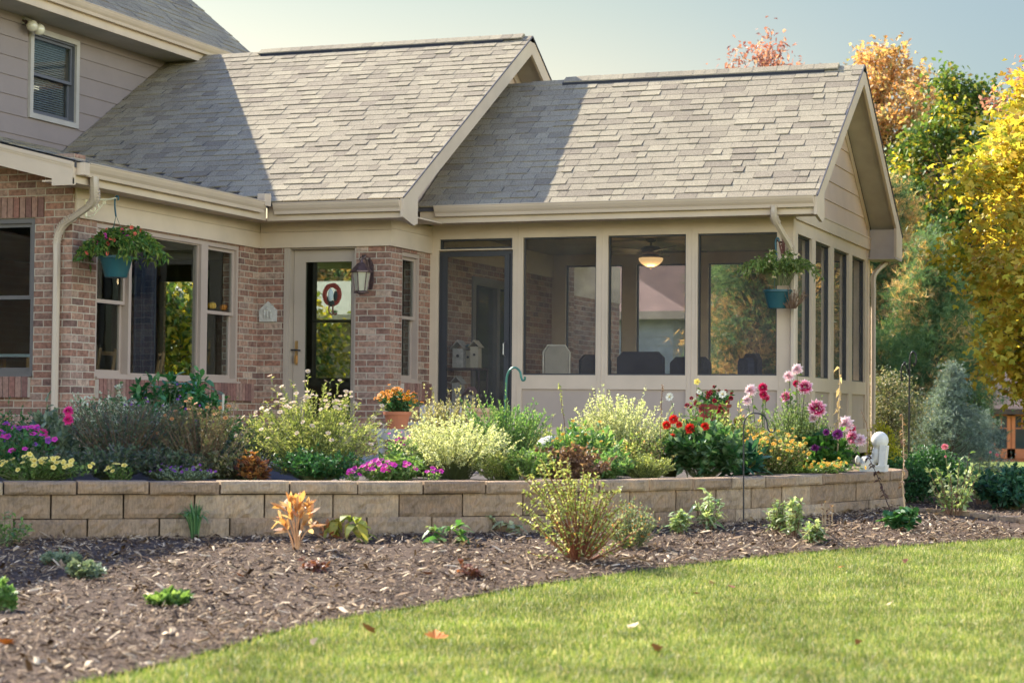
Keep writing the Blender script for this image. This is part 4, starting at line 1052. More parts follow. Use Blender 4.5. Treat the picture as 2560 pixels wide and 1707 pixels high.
def fz(dx, dy, Y): p = at(dx, dy, 'y', Y); return float(p[0]), float(p[2])
x, z = fz(1476, 808, 22.6); armchair('wide dark wicker loveseat under the ceiling fan, seen through the middle porch screen', (x, 22.6, FZ), 0, 0.62, z, 'wicker_loveseat', 'loveseat')
x, z = fz(1590, 820, 23.2); armchair('dark wicker armchair just right of the loveseat, half behind the white post', (x, 23.2, FZ), 0, 0.55, z, group='dark wicker porch chairs')
x, z = fz(1360, 815, 23.6); armchair('dark wicker armchair left of the loveseat at the edge of the first screen', (x, 23.6, FZ), .9, 0.5, z, group='dark wicker porch chairs')
x, z = fz(1715, 812, 22.4); armchair('dark wicker chair set at an angle behind the rightmost front screen', (x, 22.4, FZ), 2.3, 0.42, z, group='dark wicker porch chairs')
# beige sling chair
x, z = fz(1278, 793, 22.2)
t = thing('sling_chair', 'pale beige sling chair with tall rounded back behind the first porch screen', 'chair', (x, 22.2, FZ), rz=.5)
BEI = M('beige_sling', (.42, .36, .28), .7)
hgt = z-FZ
def loc_build(mb, nm, mt, par, sm=False):
    o = mb.build(nm, mt, None, sm); o.parent = par; return o
loc_build(MB().prism('y', [(-.13, .40), (.13, .40), (.14, hgt-.08), (.09, hgt-.01), (-.09, hgt-.01), (-.14, hgt-.08)], -.012, .012), 'back_sling', BEI, t)
loc_build(MB().box(-.16, .16, .0, .42, .39, .405), 'seat_sling', BEI, t)
ol = [(-.15, 0, .40), (-.155, 0, hgt-.08), (-.10, 0, hgt), (.10, 0, hgt), (.155, 0, hgt-.08), (.15, 0, .40)]
loc_build(MB().tube(ol, .013, 6), 'back_frame', M('pale_metal', (.5, .45, .38), .4, metal=.4), t)
for sx in (-1, 1):
    loc_build(MB().tube([(sx*.17, 0, .42), (sx*.17, .42, .40), (sx*.17, .44, 0)], .012, 6), 'leg', MATS['pale_metal'], t)
    loc_build(MB().tube([(sx*.17, .0, .42), (sx*.17, -.08, 0)], .012, 6), 'leg', MATS['pale_metal'], t)
# birdhouses on a small table inside the screen door
def birdhouse(label, x, y, z, w, h, roofm, wallm, post=None, group='painted birdhouses inside the screen door'):
    t = thing('birdhouse', label, 'birdhouse', (x, y, z), group)
    MB().box(x-w/2, x+w/2, y-w/2, y+w/2, z, z+h).build('wall', wallm, t)
    e = w*.22; MB().prism('y', [(x-w/2-e, z+h-.01), (x, z+h+w*.75), (x+w/2+e, z+h-.01), (x, z+h+w*.6)], y-w/2-.03, y+w/2+.03).build('roof', roofm, t)
    MB().tube([(x, y-w/2-.006, z+h*.62), (x, y-w/2+.002, z+h*.62)], w*.14, 10).build('entrance_hole', BLACK, t)
    return t
PW_ = M('whitewashed_wood', (.40, .37, .31), .8, var=.25, nscale=20); PK = M('pink_roof_paint', (.34, .18, .17), .8); GRN_ = M('teal_roof_paint', (.14, .22, .20), .8); CR = M('cream_wood', (.42, .36, .25), .8)
tbx, _ = fz(1070, 850, 21.5)
tb = thing('side_table', 'dark two-shelf stand behind the screen door holding painted birdhouses', 'table', (tbx, 21.5, FZ))
z1s, z2s = fz(1070, 845, 21.5)[1], fz(1070, 932, 21.5)[1]
DKW = M('dark_wood', (.05, .03, .025), .6)
for zz in (z1s, z2s): MB().box(tbx-.22, tbx+.22, 21.36, 21.64, zz-.025, zz).build('shelf', DKW, tb)
for sx in (-.21, .21):
    for sy in (21.37, 21.63): MB().tube([(tbx+sx, sy, FZ), (tbx+sx, sy, z1s)], .014, 6).build('leg', DKW, tb)
birdhouse('tall whitewashed birdhouse on the top shelf, left one', fz(1056, 840, 21.5)[0], 21.5, z1s, .13, .22, PW_, PW_)
birdhouse('teal-roofed birdhouse in the middle of the top shelf', fz(1075, 840, 21.56)[0]+.01, 21.58, z1s, .10, .20, GRN_, CR)
birdhouse('cream birdhouse on the top shelf, right one', fz(1092, 840, 21.5)[0]+.02, 21.46, z1s, .10, .24, CR, CR)
birdhouse('narrow white birdhouse on the lower shelf', fz(1052, 930, 21.5)[0], 21.5, z2s, .11, .26, PW_, PW_)
birdhouse('pink-roofed birdhouse on the lower shelf', fz(1082, 930, 21.5)[0], 21.5, z2s, .13, .12, PK, PW_)

# --- things seen inside the windows
PUMP = M('pumpkin_skin', (.62, .20, .02), .5)
for (dx, dy, r, lb) in ((487, 702, .045, 'small yellow-orange gourd on the window rail, left of the red one'), (514, 706, .042, 'small red-orange pumpkin on the window rail next to the yellow gourd')):
    p = at(dx, dy, 'x', XW-.16); t = thing('pumpkin', lb, 'pumpkin', (p[0], p[1], p[2]-r*.8), 'pumpkins on the window rail')
    m_ = MB(); n = 12
    for k in range(8):
        a = 2*PI*k/8; m_.ball((p[0]+r*.35*math.cos(a), p[1]+r*.35*math.sin(a), p[2]), r*.72, 8, (1, 1, 1.15))
    m_.build('shell', PUMP if dx > 500 else M('gourd_skin', (.72, .36, .02), .5), t, True)
    MB().tube([(p[0], p[1], p[2]+r*.7), (p[0]+.006, p[1], p[2]+r*1.15)], .006, 6).build('stalk', BARK, t)
OAK = M('golden_oak', (.26, .14, .05), .5, var=.2)
def ladder_chair(label, x, y, rz, zt):
    t = thing('dining_chair', label, 'chair', (x, y, FZ), 'oak dining chairs', rz)
    h = zt-FZ
    for s in (-1, 1):
        loc_build(MB().tube([(s*.20, 0, 0), (s*.20, 0, .45), (s*.18, -.09, h)], .018, 6), 'leg', OAK, t)
        loc_build(MB().tube([(s*.20, .40, 0), (s*.20, .40, .44)], .018, 6), 'leg', OAK, t)
    loc_build(MB().box(-.22, .22, -.01, .42, .44, .47), 'seat', OAK, t)
    for q in (.62, .8, .97): loc_build(MB().box(-.18, .18, -.09*(h*q-.45)/(h-.45)-.012, -.09*(h*q-.45)/(h-.45)+.008, h*q-.04, h*q), 'back_slat', OAK, t)
    return t
ladder_chair('golden oak ladder-back chair inside the left sash of the big window', -11.15, 17.95, 1.7, .62)
ladder_chair('golden oak ladder-back chair behind the picture pane of the big window', -11.0, 18.75, 2.2, .60)
p = at(45, 815, 'y', 17.6)
t = thing('dining_table', 'pale-topped table inside the far left window', 'table', (p[0], 17.6, FZ))
MB().box(p[0]-.5, p[0]+.35, 17.3, 18.0, p[2]-.03, p[2]).build('tabletop', M('pale_cloth', (.35, .42, .42), .7), t)
for sx in (-.45, .3):
    for sy in (17.35, 17.95): MB().box(p[0]+sx-.03, p[0]+sx+.03, sy-.03, sy+.03, FZ, p[2]-.03).build('leg', OAK, t)
cu = MB()
n = 26; V = []
for k in range(n+1):
    f = k/n; V += [(-10.52+.022*math.sin(k*1.9), 17.55+f*.42, FZ+.1), (-10.52+.022*math.sin(k*1.9), 17.55+f*.42, 1.72)]
cu.add(V, [(2*k, 2*k+2, 2*k+3, 2*k+1) for k in range(n)])
tag(cu.build('curtain', M('navy_curtain', (.012, .016, .03), .9)), 'dark navy curtain hanging behind the big window pane', 'curtain')

# --- patio things
def pot(label, c, r0, r1, h, mt, rim=.03):
    t = thing('flower_pot', label, 'plant pot', c)
    MB().lathe([(r0*.96, 0), (r0, .0), (r1*.95, h-rim), (r1*1.06, h-rim), (r1*1.08, h), (r1*.96, h), (r1*.92, h-.03), (.02, h-.035)], c, 24).build('pot_body', mt, t, True)
    return t
# bench (low, grey-beige) with the mum pot on it
PY = 16.2
bz = float(at(912, 985, 'y', PY)[2]); bx0 = float(at(868, 990, 'y', PY)[0]); bx1 = float(at(985, 990, 'y', PY)[0])
GW = M('weathered_grey_wood', (.42, .38, .33), .8, var=.15, nscale=8)
t = thing('patio_bench', 'low weathered wooden bench on the patio under the potted orange mum', 'bench', ((bx0+bx1)/2, PY+.1, -.455))
for k in range(3): MB().box(bx0, bx1, PY-.14+k*.13, PY-.02+k*.13, bz-.03, bz).build('seat_board', GW, t)
for xx in (bx0+.06, bx1-.10):
    for yy in (PY-.12, PY+.2): MB().box(xx, xx+.05, yy-.025, yy+.025, -.455, bz-.03).build('leg', GW, t)
MB().box(bx0+.05, bx1-.05, PY-.135, PY-.115, bz-.09, bz-.032).build('apron', GW, t)
ph = float(at(912, 945, 'y', PY)[2])-bz; pcx = float(at(912, 985, 'y', PY)[0])
mum_pot = pot('tall terracotta pot of orange mums on the patio bench', (pcx, PY, bz), .085, .115, ph, TERRA)
# second bench-chair back behind the olive bush
q0, q1 = at(965, 930, 'y', 17.6), at(1078, 932, 'y', 17.6)
t = thing('patio_chair', 'beige sling-back patio chair partly hidden behind the spiky olive bush', 'chair', ((q0[0]+q1[0])/2, 17.6, -.455))
MB().prism('y', [(q0[0], .0-.26), (q1[0], -.26), (q1[0], q1[2]-.02), (q1[0]-.03, q1[2]), (q0[0]+.03, q0[2]), (q0[0], q0[2]-.02)], 17.59, 17.62).build('backrest', M('grey_sling', (.40, .35, .30), .7), t)
MB().box(q0[0], q1[0], 17.2, 17.6, -.12, -.09).build('seat', MATS['grey_sling'], t)
for xx in (q0[0]+.02, q1[0]-.02):
    for yy in (17.22, 17.6): MB().tube([(xx, yy, -.455), (xx, yy, -.1)], .014, 6).build('leg', BLACK, t)
# square clay planter
q0, q1 = at(1083, 936, 'y', 16.6), at(1131, 936, 'y', 16.6); top = q0[2]; h = top+.455
cx = (q0[0]+q1[0])/2; w2 = (q1[0]-q0[0])/2
planter = thing('clay_planter', 'square pale clay planter with a flared rim behind the airy cream bush', 'plant pot', (cx, 16.6, top-h))
V = []
for (r, z) in ((w2*.62, top-h), (w2*.86, top-.04), (w2*1.06, top-.04), (w2*1.06, top), (w2*.92, top), (w2*.86, top-.05)):
    V += [(cx-r, 16.6-r, z), (cx+r, 16.6-r, z), (cx+r, 16.6+r, z), (cx-r, 16.6+r, z)]
F = [(i*4+j, i*4+(j+1) % 4, i*4+4+(j+1) % 4, i*4+4+j) for i in range(5) for j in range(4)]+[(0, 3, 2, 1), (20, 21, 22, 23)]
MB().add(V, F).build('pot_body', CLAY, planter)
q = at(1640, 928, 'y', 18.2)
red_pot = pot('dark red glazed pot of crimson blooms against the porch panels', (q[0], 18.2, -.455), .11, .15, float(q[2])+.455, M('red_glaze', (.20, .02, .02), .3, spec=.6))
# boulder in the bed
q = at(1262, 1022, 'y', 14.9)
m_ = MB().ball((0, 0, 0), .085, 16, (1.1, .9, .85)); me = None
o = m_.build('garden_rock', M('pale_rock', (.48, .46, .38), .9, var=.25, nscale=30, bmp=.7, bscale=50), None, True)
for v in o.data.vertices:
    n_ = math.sin(v.co.x*60)*.006+math.sin(v.co.y*70+1)*.006+math.sin(v.co.z*55+2)*.005; v.co = v.co*(1+n_/.085)
o.location = (float(q[0]), 14.9, float(q[2])); tag(o, 'pale rounded garden rock among the middle flowers', 'rock')
m_ = MB().ball((float(q[0]), 14.9, (float(q[2])-.085-.5)/2), .10, 12, (1.2, 1, abs((float(q[2])-.085+.5)/.2)+.1))
tag(m_.build('garden_rock', MATS['pale_rock'], None, True), 'rough grey rock half hidden under the pale rounded rock', 'rock')

# --- shepherd hooks
def shepherd(label, base, pts, r, mt, extra=None, name='shepherd_hook', foot=True):
    t = thing(name, label, 'garden hook', base)
    MB().tube(catmull(pts, 6), r, 8).build('rod', mt, t, True)
    return t
Yh = 15.5
def hp(dx, dy, Y=Yh): return at(dx, dy, 'y', Y)
GH = M('green_enamel', (.03, .13, .10), .35, metal=.2)
shepherd('short green enamelled shepherd hook in front of the screen door', (hp(1159, 980)[0], Yh, -.5),
         [np.array([hp(1159, 980)[0], Yh, -.5]), hp(1160, 960), hp(1162, 905), hp(1164, 868), hp(1171, 850), hp(1183, 844), hp(1194, 853), hp(1197, 866), hp(1200, 873), hp(1205, 872), hp(1206, 865)], .009, GH)
Yk = float(gat(1708, 1207)[1])
hk = lambda dx, dy: at(dx, dy, 'y', Yk)
shepherd('thin black shepherd hook standing in the mulch against the block wall', gat(1708, 1207),
         [gat(1708, 1207)+np.array([0, 0, -.05]), hk(1708, 1150), hk(1708, 1050), hk(1708, 990), hk(1711, 965), hk(1722, 951), hk(1740, 949), hk(1755, 955), hk(1762, 970), hk(1764, 985), hk(1770, 992), hk(1778, 990), hk(1780, 982)], .0055, BLACK)
Yf = 27.0; hf = lambda dx, dy: at(dx, dy, 'y', Yf)
t = thing('shepherd_hook', 'tall black double-armed shepherd hook in front of the blue spruce', 'garden hook', (hf(2087, 1060)[0], Yf, float(gz(hf(2087, 1060)[0], Yf))))
b_ = np.array([hf(2087, 1060)[0], Yf, float(gz(hf(2087, 1060)[0], Yf))])
MB().tube(catmull([b_, hf(2088, 950), hf(2089, 850), hf(2091, 818), hf(2097, 808), hf(2103, 815), hf(2104, 830), hf(2100, 840), hf(2098, 833)], 5), .012, 6).build('rod', BLACK, t)
MB().tube(catmull([hf(2088, 862), hf(2083, 846), hf(2077, 836), hf(2072, 842), hf(2070, 858), hf(2071, 874), hf(2075, 872)], 5), .010, 6).ball(hf(2078, 834), .02, 8).build('side_arm', BLACK, t)

# --- garden statue: white seated figure leaning on a block
ST = M('white_cast_stone', (.56, .53, .45), .85, var=.08, nscale=20, bmp=.3, bscale=80)
sx0 = float(at(2008, 1080, 'y', 17.25)[0]); sz = -.465
st = thing('garden_statue', 'white stone seated abstract figure with round head on the wall capstone end', 'statue', (sx0, 17.25, sz))
S_ = lambda dx, dy: at(dx, dy, 'y', 17.25)
k0, k1 = S_(1978, 1078), S_(2036, 1078)
MB().box(k0[0], k1[0], 17.17, 17.34, sz, sz+.035).box(S_(2017, 0)[0], k1[0]+.004, 17.165, 17.345, sz+.035, sz+.055).build('plinth', ST, st)
# body as one skin: head, torso, back block, legs
m_ = MB()
hc = S_(2021, 1011); m_.ball(hc, .076, 18, (.98, .98, 1.0))
tc_ = S_(2014, 1043); m_.ball(tc_, .062, 14, (.72, .8, 1.30))
kc = S_(1995, 1058); m_.ball(kc, .052, 12, (1.0, .9, .95))
m_.tube([S_(2008, 1062), S_(1995, 1066), S_(1978, 1066)], [.045, .045, .035], 10)
m_.ball(S_(1970, 1056), .028, 10, (.85, .9, 1.5)); m_.ball(S_(1983, 1056), .026, 10, (.9, .9, 1.35))
body = m_.build('figure', ST, st, True)
rm = body.modifiers.new('fuse', 'REMESH'); rm.mode = 'VOXEL'; rm.voxel_size = .009; rm.use_smooth_shade = True
V = []
for (dx, dy) in ((2020, 1068), (2034, 1068), (2039, 1024), (2024, 1020)):
    V.append(S_(dx, dy))
q = V; MB().prism('y', [(v[0], v[2]) for v in q], 17.19, 17.32).build('back_rest', ST, st)
# --- stakes
c = at(510, 955, 'y', 14.6); e = at(513, 905, 'y', 14.6)
tag(MB().tube([(c[0], 14.6, -.5), (e[0], 14.6, e[2])], .011, 6).build('plant_stake', M('pale_bamboo', (.45, .40, .30), .7)), 'pale wooden plant stake standing beside the glossy green shrub', 'stake')

# --- shed and neighbouring houses
CED = M('cedar_stain', (.40, .13, .055), .7, var=.15, nscale=2)
gs = float(gz(-9, 76)); YS = 76.0
q = lambda dx, dy, Y=YS: at(dx, dy, 'y', Y)
sx_0, sx_1 = q(2240, 1050)[0], q(2240, 1050)[0]+6.2
zr = q(2240, 935)[2]
shed = thing('garden_shed', 'reddish cedar garden shed with double glazed doors across the far lawn', 'shed', (sx_0+3, YS, gs))
mb = MB(); zz = gs
while zz < zr: mb.prism('x', [(YS-.02, zz), (YS, zz+.18), (YS+.1, zz+.18), (YS+.1, zz)], sx_0, sx_1); zz += .18
mb.box(sx_0, sx_0+.1, YS, YS+5, gs, zr).box(sx_1-.1, sx_1, YS, YS+5, gs, zr).box(sx_0, sx_1, YS+4.9, YS+5, gs, zr)
mb.build('wall', CED, shed)
mb = MB().prism('x', [(YS-.5, zr-.05), (YS+2.5, zr+1.7), (YS+5.5, zr-.05), (YS+5.5, zr-.25), (YS+2.5, zr+1.5), (YS-.5, zr-.25)], sx_0-.3, sx_1+.3); mb.build('roof', M('brown_shed_roof', (.07, .045, .035), .9), shed)
for (d0, d1) in ((2278, 2322), (2324, 2372)):
    x0, x1 = q(d0, 1045)[0], q(d1, 1045)[0]; z0, z1 = gs+.12, q(d0, 945)[2]
    dr = MB().box(x0, x1, YS-.07, YS-.021, z0, z0+.35).box(x0, x0+.13, YS-.07, YS-.021, z0, z1).box(x1-.13, x1, YS-.07, YS-.021, z0, z1).box(x0, x1, YS-.07, YS-.021, z1-.15, z1).build('door', M('cedar_door', (.46, .15, .06), .6), shed)
    MB().box(x0+.13, x1-.13, YS-.055, YS-.045, z0+.35, z1-.15).build('pane', M('dark_shed_glass', (.02, .03, .04), .08, spec=.8), dr)
    g_ = MB(); xm = (x0+x1)/2; zm = z1-.15-(z1-z0-.5)*.38
    g_.box(xm-.02, xm+.02, YS-.062, YS-.056, zm, z1-.15).box(x0+.13, x1-.13, YS-.062, YS-.056, zm-.02, zm+.02)
    g_.build('muntin', CED, dr)

GRS = M('grey_vinyl_siding', (.30, .33, .34), .7); PKR = M('pinkish_brown_shingles', (.22, .14, .105), .95, var=.12, nscale=2, bmp=.4, bscale=8)
def nb_house(label, x0, x1, y0, y1, ze, pitch, wall, roofm, g, hip=True, ov=.5, wins=(), vents=()):
    t = thing('neighbour_house', label, 'house', ((x0+x1)/2, y0, g))
    mb = MB(); z = g
    while z < ze:
        e = .02; h = min(.2, ze-z)
        mb.add([(x0-e, y0-e, z), (x1+e, y0-e, z), (x1, y0, z+h), (x0, y0, z+h), (x1+e, y1+e, z), (x1, y1, z+h), (x0-e, y1+e, z), (x0, y1, z+h)],
               [(0, 1, 2, 3), (1, 4, 5, 2), (4, 6, 7, 5), (6, 0, 3, 7)]); z += .2
    mb.build('wall', wall, t)
    w_ = (y1-y0)/2+ov; rz_ = ze+w_*pitch; ym = (y0+y1)/2
    a0, a1 = (x0-ov+w_, x1+ov-w_) if hip else (x0-ov, x1+ov)
    V = [(x0-ov, y0-ov, ze), (x1+ov, y0-ov, ze), (x1+ov, y1+ov, ze), (x0-ov, y1+ov, ze), (a0, ym, rz_), (a1, ym, rz_)]
    V += [(v[0], v[1], v[2]-.18) for v in V[:4]]
    MB().add(V, [(0, 1, 5, 4), (1, 2, 5), (2, 3, 4, 5), (3, 0, 4)]).build('roof', roofm, t)
    MB().add(V[:4]+V[6:], [(0, 4, 5, 1), (1, 5, 6, 2), (2, 6, 7, 3), (3, 7, 4, 0), (4, 7, 6, 5)]).build('eaves', TRIM, t)
    for (a, b, c_, d) in wins:
        f = MB().box(a-.08, b+.08, y0-.06, y0-.03, c_-.08, d+.08).build('window', TRIM, t)
        MB().box(a, b, y0-.075, y0-.062, c_, d).build('pane', MATS['dark_shed_glass'], f)
    return t
q1 = at(1403, 700, 'y', 45); q2 = at(1570, 735, 'y', 45)
nb_house('grey-sided neighbouring house with a pinkish brown hipped roof seen through the porch', -18.4, q2[0]-.25, 45, 55, 2.35, .5, GRS, PKR, float(gz(-14, 45)), vents=())
LR = M('pale_tan_shingles', (.42, .37, .28), .95, var=.08, nscale=3, bmp=.4, bscale=12)
ez_, rz2 = float(at(770, 722, 'y', 43.5)[2]), float(at(770, 646, 'y', 48)[2])
nb_house('pale-roofed neighbouring house glimpsed through the entry door glass', -32, -19.3, 44, 52, ez_, (rz2-ez_)/4.5, M('olive_brick_wall', (.26, .20, .12), .8, var=.3, nscale=5), LR, float(gz(-24, 44)), hip=False)
# ================================================================= VEGETATION
def unit(v): return v/(np.linalg.norm(v, axis=-1, keepdims=True)+1e-9)
def leaf_quads(P, D, L, Wd, rr, droop=.15, wide=.45):
    """one folded kite per leaf: base, side, tip, side"""
    n = len(P); up = unit(rr.normal(0, 1, (n, 3))*.6+np.array([0, 0, 1.0])); S = unit(np.cross(D, up)); N = np.cross(S, D)
    L = L[:, None]; Wd = Wd[:, None]
    m_ = P+D*L*wide; tip = P+D*L-np.array([0, 0, 1.0])*L*droop
    V = np.stack([P, m_+S*Wd*.5+N*L*.04, tip, m_-S*Wd*.5+N*L*.04], 1)
    return V.reshape(-1, 3), np.arange(n*4).reshape(n, 4)
def leaf_long(P, D, L, Wd, rr, droop=.3, up=None):
    """three-segment leaf, 7 vertices"""
    n = len(P); up = unit(rr.normal(0, .35, (n, 3))+np.array([0, 0, 1.0])) if up is None else up
    S = unit(np.cross(D, up)); N = np.cross(S, D); L = L[:, None]; Wd = Wd[:, None]; g = np.array([0, 0, 1.0])
    a = P+D*L*.3+N*L*.03; b = P+D*L*.66-g*L*droop*.35; t = P+D*L-g*L*droop
    V = np.stack([P, a+S*Wd*.45, a-S*Wd*.45, b+S*Wd*.42, b-S*Wd*.42, t], 1)
    base = np.arange(n)[:, None]*6
    return V.reshape(-1, 3), base+np.array([[1, 3, 4, 2]]), np.concatenate([base+np.array([[0, 1, 2]]), base+np.array([[3, 5, 4]])])
def leaf_lobed(P, D, L, Wd, rr, k=3, spread=.8):
    n = len(P); up = unit(rr.normal(0, .5, (n, 3))+np.array([0, 0, 1.0])); S = unit(np.cross(D, up)); N = np.cross(S, D)
    V = [P]; F = []; nv = 1+3*k; base = np.arange(n)[:, None]*nv
    for i in range(k):
        a = (i-(k-1)/2)*spread; d = D*math.cos(a)+S*math.sin(a); s = -D*math.sin(a)+S*math.cos(a)
        l = L[:, None]*(1.0 if i == (k-1)/2 else .78)
        m_ = P+d*l*.55
        V += [m_+s*Wd[:, None]*.5, P+d*l-np.array([0, 0, 1.0])*l*.12, m_-s*Wd[:, None]*.5]
        F.append(base+np.array([[0, 1+3*i, 2+3*i, 3+3*i]]))
    return np.stack(V, 1).reshape(-1, 3), np.concatenate(F)
def tubes(PL, R, k=3):
    """PL (n, m, 3) polylines, R (n, m)"""
    PL = np.asarray(PL); n, m, _ = PL.shape; R = np.broadcast_to(R, (n, m))
    T = unit(np.gradient(PL, axis=1)); ref = np.where(np.abs(T[..., 2:3]) > .9, np.array([1.0, 0, 0]), np.array([0, 0, 1.0]))
    S = unit(np.cross(T, ref)); U = np.cross(T, S)
    a = 2*PI*np.arange(k)/k
    V = PL[:, :, None]+R[:, :, None, None]*(S[:, :, None]*np.cos(a)[None, None, :, None]+U[:, :, None]*np.sin(a)[None, None, :, None])
    idx = np.arange(n*m*k).reshape(n, m, k); j = np.roll(np.arange(k), -1)
    F = np.stack([idx[:, :-1], idx[:, :-1][..., j], idx[:, 1:][..., j], idx[:, 1:]], -1).reshape(-1, 4)
    return V.reshape(-1, 3), F
class NB(MB):
    def arr(s, V, *Fs):
        for F in Fs:
            if len(F): s.F.setdefault(F.shape[1], []).append(np.asarray(F)+s.n)
        s.V.append(V); s.n += len(V); return s
def stem_fan(rr, n, w, d, h, r0, bend=.35, m=6, low=.35, jit=.06, shape='dome'):
    """polylines from a small base out to the surface of a dome; local coordinates"""
    th = rr.uniform(0, 2*PI, n); q = np.sqrt(rr.uniform(0, 1, n))
    ex = np.cos(th)*q*w/2; ey = np.sin(th)*q*d/2
    if shape == 'dome': ez = h*(low+(1-low)*np.sqrt(np.maximum(0, 1-q**2)))*rr.uniform(.72, 1.02, n)
    else: ez = h*rr.uniform(.6, 1.0, n)*(1-.25*q)
    ezk = np.where(rr.random(n) < .14, rr.uniform(1.05, 1.28, n), 1.0); ez = ez*ezk; wk = np.where(rr.random(n) < .12, rr.uniform(1.05, 1.3, n), 1.0); ex = ex*wk; ey = ey*np.minimum(wk, 1.1)
    bx = np.cos(th)*q*r0; by = np.sin(th)*q*r0
    t = np.linspace(0, 1, m)[None, :, None]
    B = np.stack([bx, by, np.zeros(n)], -1)[:, None]; E = np.stack([ex, ey, ez], -1)[:, None]
    C = np.stack([bx+(ex-bx)*(.22+bend*.7), by+(ey-by)*(.22+bend*.7), ez*(.42+bend*.15)], -1)[:, None]
    PL = (1-t)**2*B+2*t*(1-t)*C+t*t*E
    PL = PL+rr.normal(0, jit*h*.25, PL.shape)*t*(1-t)*2
    return PL
def along(PL, rr, k, t0, t1=1.0):
    n, m, _ = PL.shape; idx = np.repeat(np.arange(n), k); t = rr.uniform(t0, t1, n*k)*(m-1)
    i = np.minimum(t.astype(int), m-2); f = (t-i)[:, None]
    P = PL[idx, i]*(1-f)+PL[idx, i+1]*f; T = unit(PL[idx, i+1]-PL[idx, i]); return P, T
GREY_STEM = M('green_stem', (.10, .12, .04), .7, var=.3, nscale=20)
BRN_STEM = M('brown_stem', (.16, .09, .05), .8, var=.3, nscale=20)
seedc = [100]
def plant(name, label, cat, base, w, h, leaf, n=40, k=18, L=(.03, .05), W=.4, d=None, t0=.25, out=.7, style='quad', stems=True, smt=None, sr=.0022,
          low=.35, shape='dome', r0=.05, bend=.35, droop=.15, group=None, up=.3, lobes=3, tips=None, clusters=False):
    seedc[0] += 1; rr = np.random.default_rng(seedc[0]); d = d or w*.8
    t = thing(name, label, cat, base, group)
    PL = stem_fan(rr, n, w, d, h, r0, bend, low=low, shape=shape)
    P, T = along(PL, rr, k, t0); nn = len(P)
    D = unit(T*.45+unit(rr.normal(0, 1, (nn, 3)))*out+np.array([0, 0, up]))
    Ls = rr.uniform(L[0], L[1], nn)
    mb = NB()
    if style == 'quad': mb.arr(*leaf_quads(P, D, Ls, Ls*W, rr, droop))
    elif style == 'long': mb.arr(*leaf_long(P, D, Ls, Ls*W, rr, droop))
    elif style == 'lobed': mb.arr(*leaf_lobed(P, D, Ls, Ls*W, rr, lobes))
    o = mb.build('foliage', leaf); o.parent = t
    if stems:
        V, F = tubes(PL, np.linspace(sr*1.5, sr*.6, PL.shape[1])[None, :])
        o = NB().arr(V, F).build('stems', smt or GREY_STEM); o.parent = t
    t['_'] = 0; del t['_']
    return t, PL, rr
def empty_fl(me_builder, name, mt):
    o = me_builder.build(name, mt); me = o.data; bpy.data.objects.remove(o); return me
# flower meshes (facing +Z, unit radius about 1)
def petals_ring(mb, n, r0, r1, wd, z0, z1, ph=0, cup=0.0):
    for i in range(n):
        a = 2*PI*i/n+ph; c, s = math.cos(a), math.sin(a); t = (-s, c)
        rm = r0+(r1-r0)*.6; zm = z0+(z1-z0)*.5+cup
        mb.add([(c*r0, s*r0, z0), (c*rm+t[0]*wd, s*rm+t[1]*wd, zm), (c*r1, s*r1, z1), (c*rm-t[0]*wd, s*rm-t[1]*wd, zm)], [(0, 1, 2, 3)])
def mesh_of(mb, *mts):
    me = mb.mesh('flower_mesh'); 
    for m_ in mts: me.materials.append(m_)
    return me
def radial_mat(name, cols, rough=.6, trans=.25, axis=None):
    mt, t, b, o = nodes(name); tc = t.nodes.new('ShaderNodeTexCoord'); ln = t.nodes.new('ShaderNodeVectorMath'); ln.operation = 'LENGTH'
    t.links.new(tc.outputs['Object'], ln.inputs[0]); c = ramp(t, cols, ln.outputs['Value'])
    g = t.nodes.new('ShaderNodeNewGeometry'); c = mixc(t, c, ramp(t, [(0, (.8,)*3), (1, (1.15,)*3)], g.outputs['Random Per Island']), 1.0, 'MULTIPLY')
    t.links.new(c, b.inputs['Base Color']); b.inputs['Roughness'].default_value = rough; b.inputs['Specular IOR Level'].default_value = 0.12
    tr = t.nodes.new('ShaderNodeBsdfTranslucent'); t.links.new(c, tr.inputs[0]); mx = t.nodes.new('ShaderNodeMixShader'); mx.inputs[0].default_value = trans
    t.links.new(b.outputs[0], mx.inputs[1]); t.links.new(tr.outputs[0], mx.inputs[2]); t.links.new(mx.outputs[0], o.inputs[0]); return mt
def daisy_mesh(mat, np_=13):
    mb = MB(); petals_ring(mb, np_, .18, 1, .16, 0, .05); petals_ring(mb, np_, .18, .9, .15, .03, .14, PI/np_)
    mb.lathe([(.26, .02), (.24, .14), (.1, .2)], n=8); return mesh_of(mb, mat)
def dahlia_mesh(mat):
    mb = MB(); dr = np.random.default_rng(77)
    for r in range(7):
        ph = r*.37+.1; f = r/6; ang = math.radians(-15+100*f); n = int(18-11*f)
        for i in range(n):
            a = 2*PI*i/n+ph+dr.normal(0, .07); c, s = math.cos(a), math.sin(a); an2 = ang+dr.normal(0, .13); ce, se = math.cos(an2), math.sin(an2)
            d = np.array([c*ce, s*ce, se]); tt = np.array([-s, c, 0]); nrm = np.cross(d, tt)
            b0 = d*.15; m0 = d*.65; R1 = (1.0-.12*f)*dr.uniform(.78, 1.1); wd = .14*dr.uniform(.7, 1.2)
            mb.add([b0, m0+tt*wd+nrm*.05, d*R1, m0-tt*wd+nrm*.05], [(0, 1, 2, 3)])
    return mesh_of(mb, mat)
def simple_mesh(mat, n=5, w=.42, cup=.12):
    mb = MB(); petals_ring(mb, n, .05, 1, w, 0, .22, 0, cup); return mesh_of(mb, mat)
